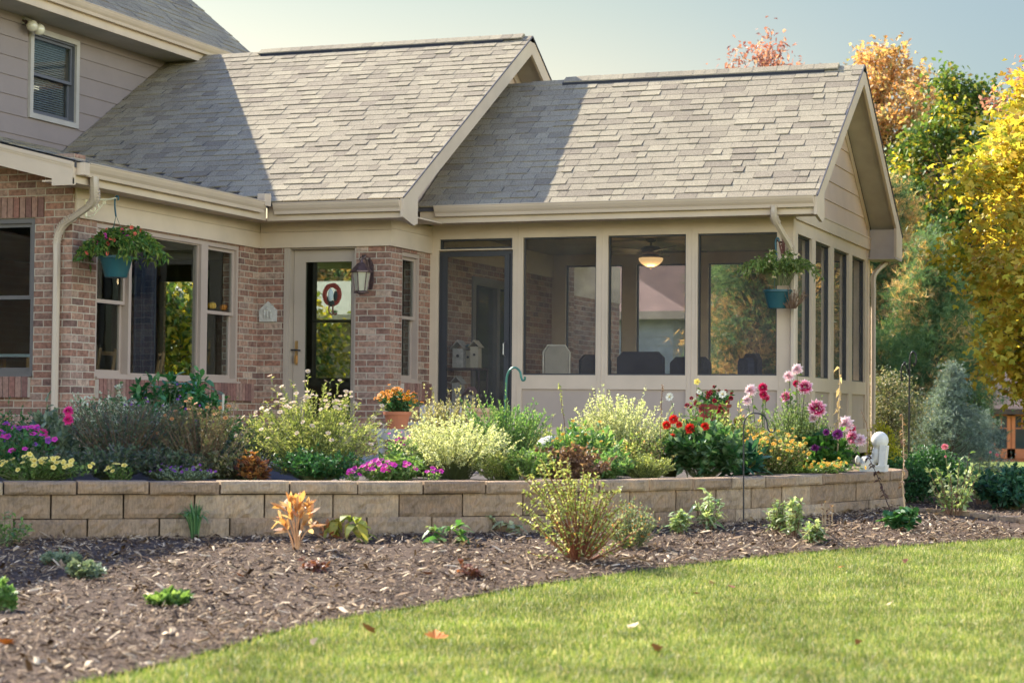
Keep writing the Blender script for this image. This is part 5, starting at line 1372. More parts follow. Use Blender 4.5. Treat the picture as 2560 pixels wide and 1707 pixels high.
F_CREAM = daisy_mesh(radial_mat('cream_daisy', [(0, (.55, .36, .08)), (.25, (.60, .40, .10)), (.34, (.62, .47, .30)), (1, (.68, .54, .38))]))
F_ORANGE = daisy_mesh(radial_mat('orange_mum_flower', [(0, (.16, .04, .01)), (.3, (.24, .06, .01)), (.42, (.70, .20, .005)), (1, (.78, .32, .01))], trans=.1))
F_FADE = daisy_mesh(radial_mat('faded_orange_daisy', [(0, (.20, .08, .02)), (.3, (.30, .12, .03)), (.4, (.52, .22, .07)), (1, (.58, .28, .12))]))
F_YELLOW = simple_mesh(radial_mat('pale_yellow_petal', [(0, (.55, .32, .04)), (.25, (.70, .46, .05)), (.5, (.76, .58, .12)), (1, (.78, .64, .22))]), 5, .5)
F_MAG = simple_mesh(radial_mat('magenta_petal', [(0, (.25, .01, .12)), (.4, (.55, .03, .26)), (1, (.66, .08, .38))]), 5, .46)
F_PURP = simple_mesh(radial_mat('violet_petal', [(0, (.10, .02, .14)), (1, (.24, .06, .30))]), 5, .46)
F_PINK = dahlia_mesh(radial_mat('hot_pink_pompon', [(0, (.5, .02, .12)), (1, (.80, .06, .30))]))
F_RED = dahlia_mesh(radial_mat('scarlet_dahlia', [(0, (.35, .01, .01)), (.6, (.62, .02, .015)), (1, (.80, .06, .03))]))
F_BICOL = dahlia_mesh(radial_mat('white_tipped_magenta_dahlia', [(0, (.35, .0, .06)), (.55, (.52, .02, .12)), (.8, (.80, .45, .52)), (1, (.88, .78, .74))]))
F_PALE = dahlia_mesh(radial_mat('pale_pink_dahlia', [(0, (.40, .08, .16)), (.35, (.72, .35, .42)), (.7, (.85, .66, .64)), (1, (.88, .78, .72))]))
F_CRIM = dahlia_mesh(radial_mat('crimson_dahlia', [(0, (.25, .0, .03)), (.6, (.50, .01, .06)), (.85, (.62, .06, .16)), (1, (.82, .5, .55))]))
F_PLUM = dahlia_mesh(radial_mat('plum_dahlia', [(0, (.12, .01, .08)), (.7, (.28, .03, .2)), (1, (.55, .3, .45))]))
F_WHITE = daisy_mesh(radial_mat('white_cosmos', [(0, (.55, .40, .10)), (.22, (.60, .45, .15)), (.28, (.70, .67, .52)), (1, (.76, .72, .58))]), 8)
F_LANT = simple_mesh(radial_mat('lantana_cluster', [(0, (.55, .20, .02)), (.5, (.80, .42, .04)), (1, (.85, .58, .15))]), 6, .4, .3)
F_DRED = dahlia_mesh(radial_mat('dark_red_bloom', [(0, (.12, .0, .01)), (1, (.35, .01, .03))]))
def put_flower(t, me, p, r, nrm, name='flower', rr=rng):
    """p in the plant's local coordinates"""
    o = bpy.data.objects.new(name, me); COL.objects.link(o); o.parent = t; o.location = tuple(float(v) for v in p)
    q = Vector(tuple(float(v) for v in nrm)).to_track_quat('Z', 'Y'); o.rotation_mode = 'QUATERNION'; o.rotation_quaternion = q; o.scale = (r, r, r*rr.uniform(.85, 1.1)); return o
def tip_flowers(t, PL, me, n, r, rr, zmin=0.0, off=.01, face=(0.1, -.6, .5), name='flower'):
    tips = PL[:, -1]; k = np.argsort(-(tips[:, 2]+rr.normal(0, .25*tips[:, 2].max(), len(tips)))-.4*(-tips[:, 1]))[:n]
    for i in k:
        nm = unit(tips[i]-PL[i, -2])*.5+np.array(face)+rr.normal(0, .25, 3)
        put_flower(t, me, tips[i]+unit(nm)*off, r*rr.uniform(.8, 1.15), nm, name)
def soil(dx, Y): # a point of the raised bed under a photo column
    p = at(dx, 1000, 'y', Y); return np.array([p[0], Y, -.50])
def sz(dx0, dx1, y0, Y): # width and height in metres spanned at depth Y; y1 measured to the soil
    a, b = at(dx0, y0, 'y', Y), at(dx1, y0, 'y', Y); return float(b[0]-a[0]), float((a[2]+b[2])/2+.50)

def G(name, a, b, c=None, tr=.4, rough=.5, nv=.25):
    cols = [(0, a), (1, b)] if c is None else [(0, a), (.5, b), (1, c)]
    return leafmat(name, cols, tr, rough, nv=nv)
L_DARK = G('dark_green_leaf', (.02, .07, .02), (.04, .13, .035), (.08, .19, .05), .3)
L_MID = G('mid_green_leaf', (.06, .13, .025), (.13, .22, .05), (.24, .33, .10))
L_SILV = G('silver_green_leaf', (.10, .15, .09), (.17, .22, .13), (.26, .30, .19), .3)
L_SAGE = G('grey_green_leaf', (.05, .085, .045), (.085, .12, .065), (.12, .10, .09), .3)
L_WIRY = G('wiry_brown_green_leaf', (.07, .10, .035), (.13, .13, .06), (.20, .15, .09), .3)
L_DAISY = G('bright_wiry_leaf', (.14, .19, .04), (.28, .33, .09), (.46, .44, .20), .5)
L_CREAM = G('cream_bract', (.30, .36, .14), (.54, .56, .30), (.74, .72, .48), .5)
L_OLIVE = G('olive_seedhead_leaf', (.16, .17, .06), (.32, .30, .14), (.52, .47, .28), .5)
L_SAL = G('fresh_green_leaf', (.06, .16, .04), (.14, .26, .07), (.30, .38, .14), .45)
L_BRN = G('dried_brown_leaf', (.10, .05, .03), (.20, .11, .06), (.34, .22, .13), .3)
L_LIME = G('yellow_green_leaf', (.20, .26, .06), (.34, .38, .11), (.48, .48, .2), .45)
L_HOSTA = G('blue_green_leaf', (.015, .06, .03), (.03, .10, .05), (.06, .15, .06), .25, .4)
L_ORANGE = G('orange_peony_leaf', (.48, .20, .07), (.58, .32, .12), (.66, .47, .28), .45)
L_PEONY = G('glossy_green_leaf', (.02, .09, .025), (.04, .15, .04), (.08, .22, .06), .3, .35)
L_YG = G('yellowing_leaf', (.22, .30, .05), (.42, .42, .08), (.60, .45, .08), .5)
L_MULTI = leafmat('autumn_shrub_leaf', [(0, (.12, .19, .04)), (.5, (.26, .33, .09)), (.78, (.44, .42, .18)), (.93, (.60, .52, .34)), (1, (.60, .24, .07))], .5)

BED = 'bedding'
# --- left part of the bed
Y = 12.9; w_, h_ = sz(-30, 205, 1048, Y)
Yf = lambda dx: float(np.interp(dx, [-60, 0, 600, 970, 1290, 1560, 1750, 1890, 1980], [11.2, 11.35, 12.4, 12.95, 13.6, 14.7, 15.6, 16.5, 17.4]))   # just behind the cap
def bedplant(name, label, cat, x0, x1, ytop, back, leaf, **kw):
    xm = (x0+x1)/2; Y = Yf(xm)+back; w_, h_ = sz(x0, x1, ytop, Y); kw.setdefault('d', min(w_*.8, .75))
    kw['n'] = int(kw.get('n', 40)*1.35); kw['k'] = int(kw.get('k', 18)*1.15); L_ = kw.get('L', (.03, .05)); kw['L'] = (L_[0]*1.15, L_[1]*1.2)
    return plant(name, label, cat, soil(xm, Y), w_*1.2, h_*1.1, leaf, **kw)
t, PL, rr = bedplant('calibrachoa', 'low mound of pale yellow trumpet flowers at the left edge of the raised bed', 'flower', -40, 200, 1058, .18, L_MID, n=110, k=14, L=(.018, .032), W=.55, d=.28, low=.6)
tip_flowers(t, PL, F_YELLOW, 70, .021, rr, off=.012)
t, PL, rr = bedplant('calibrachoa', 'small separate sprig of pale yellow flowers right of the yellow mound', 'flower', 252, 300, 1072, .15, L_MID, n=16, k=10, L=(.016, .03), W=.5, d=.14, low=.6)
tip_flowers(t, PL, F_YELLOW, 9, .021, rr, off=.012)
t, PL, rr = bedplant('petunia', 'magenta and violet petunias at the far left behind the yellow mound', 'flower', -40, 110, 985, .62, L_DARK, n=60, k=16, L=(.03, .05), W=.5, d=.4)
tip_flowers(t, PL, F_MAG, 22, .026, rr); tip_flowers(t, PL, F_PURP, 16, .024, rr)
t, PL, rr = bedplant('zinnia', 'dusty-leaved zinnia with hot pink pompon blooms near the downspout', 'flower', 40, 215, 955, 1.0, L_SILV, n=50, k=16, L=(.05, .085), W=.5, d=.5, style='quad')
for (dx, dy) in ((157, 944), (157, 964), (98, 996), (30, 1040), (50, 960)):
    if dx == 50: continue
    Yz = t.location[1]-.28; p = at(dx, dy, 'y', Yz)-np.array(t.location); put_flower(t, F_PINK, p, .042, (.1, -.9, .4))
bedplant('snow_on_the_mountain', 'white-topped variegated bush under the downspout, against the brick', 'flower', 120, 400, 912, 1.75, G('white_edged_leaf', (.16, .22, .12), (.42, .46, .33), (.62, .62, .50), .35), n=90, k=26, L=(.02, .036), W=.5, t0=.55, d=.6)
bedplant('angelonia', 'upright grey-green spiky bush in shade, left one of the big pair', 'shrub', 170, 390, 935, .75, L_SAGE, n=130, k=34, L=(.018, .034), W=.35, d=.7, bend=.12, low=.75, out=.6, smt=BRN_STEM)
t, PL, rr = bedplant('angelonia', 'dark grey-green bush with a few violet spikes behind the middle of the shaded bed', 'shrub', 280, 470, 925, 1.2, L_SAGE, n=100, k=30, L=(.018, .034), W=.35, d=.6, bend=.2, low=.6, out=.6)
tip_flowers(t, PL, F_PURP, 22, .012, rr)
t, PL, rr = bedplant('coreopsis', 'wiry olive bush with fading orange daisies left of the big cream daisy bush', 'shrub', 385, 545, 930, .55, L_WIRY, n=110, k=30, L=(.018, .034), W=.25, d=.6, low=.5, out=.7, smt=BRN_STEM)
tip_flowers(t, PL, F_FADE, 16, .018, rr)
bedplant('peony_bush', 'glossy green leafy shrub rising in front of the big window sill', 'shrub', 292, 508, 862, 2.6, L_PEONY, n=70, k=16, L=(.075, .12), W=.34, d=.7, style='long', t0=.5, out=.75, up=.1, droop=.25)
t, PL, rr = bedplant('lobelia', 'low purple alyssum cushion at the wall edge below the shaded bush', 'flower', 352, 490, 1076, .16, L_SILV, n=70, k=12, L=(.012, .022), W=.5, d=.22, low=.7)
tip_flowers(t, PL[len(PL)//2:], F_PURP, 34, .011, rr)
bedplant('coleus', 'dark rust-brown leafy plant at the wall edge before the cream daisies', 'flower', 552, 612, 1052, .22, G('rust_leaf', (.08, .03, .02), (.24, .09, .03), (.38, .18, .05)), n=18, k=12, L=(.04, .06), W=.55, d=.2)
bedplant('dusty_bush', 'dim blue-green bush between the wiry olive bush and the cream daisies', 'shrub', 500, 620, 1000, .85, L_SAGE, n=60, k=26, L=(.02, .035), W=.4, d=.4)
for (x0, x1, yt, bk, lf, lb) in ((-40, 90, 960, 1.3, L_DARK, 'dark leafy filler plant at the far left behind the magenta petunias'), (60, 190, 1040, .45, L_SAGE, 'grey-green low plant between the yellow mound and the pink zinnia'),
                                 (190, 330, 1030, .4, L_SAGE, 'shaded low foliage in front of the spiky bush, left part'), (320, 450, 1035, .42, L_SAGE, 'shaded low foliage in front of the dark spiky bush, behind the purple alyssum'),
                                 (440, 560, 1045, .38, L_WIRY, 'shaded olive foliage at the foot of the wiry olive bush'), (180, 330, 915, 1.9, L_DARK, 'dark leafy plant against the brick pier behind the white-topped bush'),
                                 (480, 600, 960, 1.6, L_MID, 'green leafy plant by the inner brick corner')):
    bedplant('filler_plant', lb, 'shrub', x0, x1, yt, bk, lf, n=80, k=26, L=(.022, .04), W=.42, d=.55, low=.55)
# --- the big cream daisy bush
t, PL, rr = bedplant('daisy_bush', 'large sunlit bush covered in cream daisies left of the mum pot', 'shrub', 572, 858, 912, .75, L_DAISY, n=240, k=44, L=(.018, .036), W=.24, d=.9, low=.3, out=.7, bend=.3, sr=.002)
tip_flowers(t, PL, F_CREAM, 98, .021, rr, off=.02, face=(0, -.5, .75))
# --- magenta low flowers
t, PL, rr = bedplant('petunia', 'bright magenta petunias spilling over the cap in front of the daisy bush', 'flower', 828, 950, 1066, .12, L_SAL, n=60, k=14, L=(.02, .034), W=.5, d=.26, low=.65)
tip_flowers(t, PL, F_MAG, 34, .024, rr, off=.014)
for (x0, x1, lb) in ((786, 822, 'tiny magenta petunia sprig left of the main magenta cluster'), (970, 1012, 'tiny pink petunia sprig right of the main magenta cluster')):
    t, PL, rr = bedplant('petunia', lb, 'flower', x0, x1, 1084, .12, L_SAL, n=10, k=8, L=(.015, .028), W=.5, d=.1, low=.7); tip_flowers(t, PL, F_MAG, 5, .022, rr)
t, PL, rr = bedplant('snapdragon', 'fresh green plant with small pink flowers behind the magenta petunias', 'flower', 880, 965, 1005, .7, L_SAL, n=34, k=16, L=(.03, .05), W=.4, d=.3)
tip_flowers(t, PL, F_MAG, 12, .014, rr)
# --- middle
bedplant('russian_sage', 'spiky olive-brown seed-headed bush left of the clay planter', 'shrub', 968, 1090, 935, 1.45, L_OLIVE, n=110, k=46, L=(.016, .03), W=.45, d=.5, low=.9, out=.55, bend=.08, smt=BRN_STEM)
bedplant('diamond_frost', 'airy cream-flowered mound in full sun behind the middle capstones', 'shrub', 918, 1160, 965, .62, L_CREAM, n=260, k=40, L=(.010, .020), W=.55, d=.85, low=.45, out=.8, t0=.45, sr=.0012)
bedplant('salvia', 'tall fresh green spiky bush right of the airy cream mound', 'shrub', 1085, 1245, 942, .85, L_SAL, n=130, k=44, L=(.016, .030), W=.42, d=.6, low=.85, out=.55, bend=.1)
bedplant('marigold_bush', 'dark leafy green bush at the foot of the green spiky bush', 'shrub', 1150, 1260, 1030, .3, L_MID, n=50, k=26, L=(.02, .035), W=.4, d=.3)
bedplant('dried_coleus', 'dry pinkish brown plant by the cap in front of the yellow flowers', 'flower', 1205, 1400, 1030, .3, L_BRN, n=70, k=24, L=(.02, .04), W=.6, d=.35, smt=BRN_STEM)
t, PL, rr = bedplant('rudbeckia', 'broad-leaved plant dotted with small yellow flowers beside the pale rock', 'flower', 1262, 1425, 990, .85, L_SAL, n=60, k=18, L=(.05, .09), W=.28, d=.5, style='long', out=.7)
tip_flowers(t, PL, F_LANT, 24, .018, rr)
bedplant('baby_breath', 'tall airy white-flowered bush in front of the porch panels', 'shrub', 1318, 1525, 915, 1.35, L_CREAM, n=230, k=40, L=(.011, .021), W=.55, d=.7, low=.4, out=.8, t0=.5, sr=.0014)
bedplant('aster_bush', 'olive green twiggy bush below the airy white-flowered bush', 'shrub', 1400, 1535, 1000, .85, L_MULTI, n=90, k=30, L=(.02, .034), W=.4, d=.5, smt=BRN_STEM)
bedplant('sedum', 'low soft yellow-green cushion at the cap left of the red dahlias', 'flower', 1420, 1542, 1048, .22, L_LIME, n=110, k=30, L=(.012, .022), W=.4, d=.3, low=.5)
for (x0, x1, yt, bk, lf, lb) in ((935, 1010, 985, 1.25, L_OLIVE, 'olive wispy filler in front of the patio bench, right of the mum pot'), (1000, 1130, 1000, 1.2, L_SAL, 'green wispy filler behind the airy cream mound'),
                                 (1090, 1200, 1040, .4, L_DAISY, 'yellow-green wispy filler at the cap between the cream mound and the green spiky bush'), (1180, 1300, 985, 1.6, L_DAISY, 'loose yellow-green stems behind the pale rock'),
                                 (1290, 1400, 1000, 1.5, L_MULTI, 'loose tan and green stems between the rock and the airy white bush'), (1480, 1600, 960, 1.7, L_MULTI, 'loose tan and green stems behind the scarlet dahlia'),
                                 (1660, 1760, 985, 1.6, L_DAISY, 'loose yellow-green stems behind the wall hook'), (1840, 1930, 985, 1.1, L_MULTI, 'loose mixed stems between the tall dahlias and the side screens')):
    bedplant('wispy_filler', lb, 'shrub', x0, x1, yt, bk, lf, n=70, k=26, L=(.018, .032), W=.36, d=.5, low=.6, out=.65, bend=.15)
for (x0, x1, yt, bk, lf, lb) in ((870, 960, 1050, .3, L_MID, 'low green foliage between the daisy bush and the airy cream mound'), (640, 820, 1040, .35, L_DARK, 'dark low foliage under the front of the daisy bush'),
                                 (1235, 1340, 1010, 1.1, L_MID, 'leafy green plant behind the dry pinkish plant'), (1330, 1440, 1045, .35, L_SAL, 'fresh low leaves at the cap below the yellow flowers'),
                                 (1500, 1580, 990, 1.2, L_MID, 'leafy plant between the airy bush and the scarlet dahlia')):
    bedplant('filler_plant', lb, 'shrub', x0, x1, yt, bk, lf, n=80, k=26, L=(.022, .04), W=.42, d=.5, low=.55)
# --- red dahlia
t, PL, rr = bedplant('dahlia', 'dark leafy dahlia with scarlet blooms and pale leaf sheen', 'flower', 1528, 1700, 985, .45, G('dahlia_leaf', (.03, .09, .025), (.06, .15, .04), (.20, .28, .14), .35, .35), n=80, k=18, L=(.055, .085), W=.55, d=.55, t0=.35, out=.8)
for (dx, dy, r) in ((1547, 963, .045), (1531, 976, .040), (1585, 984, .048), (1619, 979, .040), (1545, 1004, .036), (1560, 975, .03)):
    p = at(dx, dy, 'y', t.location[1]-.12)-np.array(t.location); put_flower(t, F_RED, p, r, (.1, -.9, .45))
bedplant('hosta', 'dark blue-green strappy leaves at the foot of the wall hook', 'flower', 1640, 1745, 1035, .5, L_HOSTA, n=24, k=5, L=(.12, .18), W=.32, d=.4, style='long', t0=.2, out=.9, up=.35, stems=False)
# crimson potted plant against the panels
t, PL, rr = plant('potted_rose', 'dark crimson-flowered plant growing in the red glazed pot', 'flower', (red_pot.location[0], 18.2, float(at(1640, 928, 'y', 18.2)[2])-.04), .42, .18, L_DARK, n=34, k=14, L=(.03, .05), W=.5)
tip_flowers(t, PL, F_DRED, 16, .024, rr)
t, PL, rr = bedplant('lisianthus', 'pale mixed leafy stems between the red dahlia and the tall pink dahlias', 'flower', 1640, 1765, 955, .95, L_MULTI, n=70, k=28, L=(.022, .04), W=.36, d=.5)
t, PL, rr = bedplant('crimson_rose', 'loose dark red blooms behind the scarlet dahlia', 'flower', 1560, 1690, 925, 1.5, L_MID, n=44, k=14, L=(.03, .05), W=.4, d=.4, low=.6)
tip_flowers(t, PL, F_DRED, 16, .026, rr)
# lantana
t, PL, rr = bedplant('lantana', 'golden orange lantana mound right of the wall hook', 'flower', 1705, 1850, 998, .42, L_MULTI, n=130, k=24, L=(.018, .032), W=.55, d=.5, low=.4)
tip_flowers(t, PL, F_LANT, 80, .018, rr, face=(0, -.7, .5))
t, PL, rr = bedplant('lantana', 'low yellow-flowered groundcover along the cap below the dahlias', 'flower', 1740, 1965, 1062, .2, L_MID, n=90, k=16, L=(.018, .03), W=.5, d=.3, low=.6)
tip_flowers(t, PL, F_LANT, 44, .016, rr)
bedplant('boxleaf_bush', 'fine-leaved light green bush behind the lantana', 'shrub', 1765, 1895, 930, .95, G('fine_green_leaf', (.10, .18, .05), (.22, .30, .10), (.36, .42, .20)), n=140, k=42, L=(.014, .026), W=.45, d=.5, low=.6, bend=.2)
t, PL, rr = bedplant('leafy_dahlia_clump', 'broad dark-leaved clump at the right end of the bed beside the statue', 'flower', 1850, 1945, 1000, .42, G('broad_leaf', (.03, .10, .02), (.07, .18, .03), (.16, .30, .06), .45, .35), n=60, k=16, L=(.06, .095), W=.5, d=.5, out=.8)

def stalks(name, label, cat, heads, basex, back, me, radius, leaf=L_MID, sr=.0035, leaves=10, Yoff=0.0, leafL=(.04, .07), part='flower'):
    """flowers on individually bent stalks; heads = (dx, dy, r, mesh)"""
    Y = Yf(basex)+back; t = thing(name, label, cat, soil(basex, Y)); o_ = np.array(t.location)
    seedc[0] += 1; rr = np.random.default_rng(seedc[0]); PLs = []
    for (dx, dy, r, m_) in heads:
        p = at(dx, dy, 'y', Y-.05+rr.uniform(-.06, .06))-o_; b = np.array([p[0]*.25, rr.uniform(-.05, .05), 0]); s = np.linspace(0, 1, 7)[:, None]
        c = np.array([p[0]*.55, 0, p[2]*.6]); PL = (1-s)**2*b+2*s*(1-s)*c+s*s*p; PLs.append(PL)
        if m_ is not None: put_flower(t, m_, p, r, np.array([rr.uniform(-.3, .3), -.85, rr.uniform(.1, .6)]), part)
    PL = np.array(PLs); V, F = tubes(PL, np.linspace(sr*1.4, sr*.8, 7)[None, :], 5); o = NB().arr(V, F).build('stems', GREY_STEM); o.parent = t
    if leaves:
        P, T = along(PL, rr, leaves, .35, .95); D = unit(T*.3+unit(rr.normal(0, 1, P.shape))*.8+np.array([0, 0, .1])); Ls = rr.uniform(*leafL, len(P))
        o = NB().arr(*leaf_quads(P, D, Ls, Ls*.5, rr, .3)).build('foliage', leaf); o.parent = t
    return t
stalks('dahlia', 'tall leaning dahlia stem topped with pale pink and crimson blooms, left of the corner post', 'flower',
       [(1725, 896, .058, F_PALE), (1752, 890, .048, F_CRIM), (1716, 919, .050, F_PALE), (1753, 906, .042, F_CRIM), (1759, 914, .040, F_CRIM)], 1745, .9, None, .05)
stalks('dahlia', 'tallest pink and white dahlias in front of the porch corner', 'flower',
       [(1831, 848, .055, F_PALE), (1812, 864, .056, F_PALE), (1829, 881, .036, F_CRIM), (1849, 889, .075, F_BICOL), (1806, 911, .058, F_BICOL)], 1825, .95, None, .05)
stalks('dahlia', 'large magenta dahlia with white tips, single bloom left of the dead stalk', 'flower', [(1876, 939, .092, F_BICOL), (1868, 960, .05, F_PALE)], 1872, .6, None, .05)
stalks('dahlia', 'cluster of pale pink and white dahlias leaning right towards the statue', 'flower',
       [(1942, 974, .082, F_PALE), (1955, 985, .05, F_CRIM), (1958, 1005, .068, F_BICOL), (1976, 1011, .062, F_PALE)], 1930, .45, None, .05)
stalks('dahlia', 'plum purple dahlias low in the dark foliage at the right end', 'flower',
       [(1924, 997, .055, F_PLUM), (1888, 1037, .065, F_PLUM), (1898, 992, .034, F_PLUM), (1872, 1030, .045, F_PLUM)], 1895, .35, None, .05)
stalks('cosmos', 'white cosmos flowers on thin stems against the porch panels', 'flower',
       [(1538, 911, .040, F_WHITE), (1601, 877, .030, F_YELLOW), (1606, 900, .026, F_WHITE), (1660, 905, .040, F_WHITE)], 1590, .8, None, .03, sr=.002, leaves=4)
def dry_stalk(label, pts, Y, mt, r=.004, bits=26, L=(.015, .035), cat='dried stalk', name='dried_stalk', base_soil=-.5, leafm=None):
    P = np.array([at(dx, dy, 'y', Y) for dx, dy in pts]); P[0, 2] = base_soil
    t = thing(name, label, cat, P[0]); o_ = P[0]; PL = catmull(P, 6)-o_
    o = MB().tube(PL+o_, np.linspace(r, r*.45, len(PL)), 6).build('stem', mt, t)
    seedc[0] += 1; rr = np.random.default_rng(seedc[0])
    Q, T = along(PL[None], rr, bits, .35, 1.0); D = unit(T*.3+unit(rr.normal(0, 1, Q.shape))); Ls = rr.uniform(*L, len(Q))
    o = NB().arr(*leaf_quads(Q, D, Ls, Ls*.5, rr, .5)).build('dry_leaves', leafm or L_BRN); o.parent = t; return t
DRY = M('straw_stem', (.42, .30, .16), .8, var=.2, nscale=30)
dry_stalk('straw-coloured dead stalk with a hanging pod in front of the side screens', [(1922, 1080), (1925, 1000), (1927, 940), (1929, 890), (1928, 843)], 16.9, DRY, .008, 22, (.04, .07), leafm=G('straw_leaf', (.40, .28, .15), (.55, .42, .25)))
dry_stalk('thin bent stalk with a brown seed head near the right downspout', [(1990, 1040), (1992, 990), (1985, 960), (1977, 940)], 17.3, BRN_STEM, .004, 5, (.015, .02))
dry_stalk('curved yellow-green flower spike rising above the middle bushes', [(1300, 1040), (1297, 980), (1290, 930), (1288, 900), (1283, 880)], 14.6, BRN_STEM, .004, 90, (.010, .02), leafm=L_LIME)
dry_stalk('thin brown dried seed stems beside the white cosmos', [(1515, 1040), (1518, 960), (1520, 905), (1522, 885)], 15.2, BRN_STEM, .004, 40, (.010, .02))
dry_stalk('bright green vine sprig growing above the clay planter', [(1102, 960), (1103, 940), (1100, 920), (1095, 903)], 16.6, GREY_STEM, .004, 30, (.018, .03), cat='sprig', name='vine_sprig', base_soil=.0, leafm=L_LIME)
# mums in the terracotta pot
mt0 = np.array([pcx, PY, bz+ph-.03]); tw = float((at(962, 920, 'y', PY)-at(860, 920, 'y', PY))[0]); th_ = float(at(912, 893, 'y', PY)[2])-mt0[2]
t, PL, rr = plant('potted_mum', 'rounded orange chrysanthemum filling the tall terracotta pot', 'flower', mt0, tw*.94, th_, L_DARK, n=150, k=16, L=(.02, .035), W=.5, d=tw*.9, low=.35, r0=.04)
tip_flowers(t, PL, F_ORANGE, 100, .019, rr, off=.012, face=(0, -.5, .5))
# basket plants
def basket_plant(b, label, pot_c, w, h, leaf, n, k, L, flowers, dropf, group=None, W=.5):
    seedc[0] += 1; rr = np.random.default_rng(seedc[0]); t = thing('basket_plant', label, 'plant', pot_c)
    th = rr.uniform(0, 2*PI, n); q = rr.uniform(.25, 1, n)
    E = np.stack([np.cos(th)*q*w/2, np.sin(th)*q*w*.38, h*(1-q**1.5*dropf)*rr.uniform(.5, 1, n)], -1)[:, None]; B = E*np.array([.2, .2, 0])
    C = np.stack([E[:, 0, 0]*.6, E[:, 0, 1]*.6, np.full(n, h*.9)], -1)[:, None]; s = np.linspace(0, 1, 7)[None, :, None]
    PL = (1-s)**2*B+2*s*(1-s)*C+s*s*E
    P, T = along(PL, rr, k, .2); D = unit(T*.3+unit(rr.normal(0, 1, P.shape))*.8+np.array([0, 0, .05])); Ls = rr.uniform(*L, len(P))
    o = NB().arr(*leaf_quads(P, D, Ls, Ls*W, rr, .35)).build('foliage', leaf); o.parent = t
    V, F = tubes(PL, np.linspace(.002, .001, 7)[None, :]); o = NB().arr(V, F).build('stems', GREY_STEM); o.parent = t
    for me, nf, r in flowers: tip_flowers(t, PL[rr.permutation(n)], me, nf, r, rr, face=(0, -.7, .3))
    return t, PL
pb = at(275, 590, 'y', 16.24)
F_SAL = simple_mesh(radial_mat('salmon_petal', [(0, (.5, .08, .03)), (1, (.72, .16, .12))]), 6, .45, .25)
basket_plant(basketL, 'bushy pink, magenta and salmon blooming plant in the left hanging basket', (pb[0]+.03, 16.24, pb[2]+.0), 1.0, .34, G('basket_leaf', (.04, .11, .02), (.09, .18, .03), (.24, .28, .05)), 210, 18, (.045, .075), [(F_MAG, 26, .020), (F_SAL, 26, .022)], 1.3, W=.42)
pb = at(1790, 660, 'y', 20.57)
basket_plant(basketR, 'straggly light green vine trailing from the right hanging basket', (pb[0], 20.57, pb[2]+.02), 1.12, .42, G('vine_leaf', (.07, .14, .02), (.17, .24, .05), (.34, .36, .12)), 90, 24, (.03, .05), [(F_CREAM, 14, .012)], .85)
seedc[0] += 1
t, PL, rr = plant('dead_vine', 'brown withered tangle hanging from the right hanging basket', 'plant', (pb[0]+.14, 20.55, pb[2]-.22), .42, .26, L_BRN, n=60, k=12, L=(.012, .022), W=.4, smt=BRN_STEM, shape='flat')

# --- plants in the mulch in front of the wall
def mplant(name, label, cat, x0, x1, ytop, ybase, leaf, **kw):
    b = gat((x0+x1)/2, ybase); a, c = at(x0, ybase, 'y', b[1]), at(x1, ybase, 'y', b[1]); h = float(at((x0+x1)/2, ytop, 'y', b[1])[2]-b[2])
    w_ = float(c[0]-a[0]); kw.setdefault('d', w_*.8); return plant(name, label, cat, b, w_, h, leaf, **kw)
mplant('weed_clump', 'leafy green sprigs at the left picture edge below the block wall', 'plant', -40, 70, 1160, 1256, L_MID, n=16, k=12, L=(.05, .08), W=.25, style='long', out=.7, droop=.5)
# daylily tuft
def tuft(label, x0, x1, ytop, ybase, leaf, n=60, wd=.010, name='grass_tuft', cat='plant'):
    b = gat((x0+x1)/2-5, ybase); w_ = float(at(x1, ybase, 'y', b[1])[0]-at(x0, ybase, 'y', b[1])[0]); h = float(at(x0, ytop, 'y', b[1])[2]-b[2])
    seedc[0] += 1; rr = np.random.default_rng(seedc[0]); t = thing(name, label, cat, b)
    th = rr.uniform(0, 2*PI, n); q = rr.uniform(.1, 1, n); m_ = 8; s = np.linspace(0, 1, m_)[None, :, None]
    E = np.stack([np.cos(th)*q*w_/2, np.sin(th)*q*w_*.4, h*(1.02-q*.55)*rr.uniform(.7, 1, n)], -1)[:, None]
    C = np.stack([np.cos(th)*q*w_*.12, np.sin(th)*q*w_*.1, h*.85*np.ones(n)], -1)[:, None]; B = np.stack([np.cos(th)*.02, np.sin(th)*.02, np.zeros(n)], -1)[:, None]
    PL = (1-s)**2*B+2*s*(1-s)*C+s*s*E; T = unit(np.gradient(PL, axis=1)); S = unit(np.cross(T, np.array([0, 0, 1.0])+rr.normal(0, .3, (n, 1, 3))))
    W_ = (wd*.5*np.array([.7, 1, 1, 1, .9, .7, .45, .05]))[None, :, None]
    V = np.stack([PL+S*W_, PL-S*W_], 2).reshape(-1, 3); idx = np.arange(n*m_*2).reshape(n, m_, 2)
    F = np.stack([idx[:, :-1, 0], idx[:, :-1, 1], idx[:, 1:, 1], idx[:, 1:, 0]], -1).reshape(-1, 4)
    o = NB().arr(V, F).build('blades', leaf); o.parent = t; return t
tuft('spiky green ornamental grass tuft in the shaded mulch against the wall', 385, 520, 1135, 1240, G('tuft_blade', (.05, .14, .05), (.10, .22, .07), (.18, .30, .12), .3))
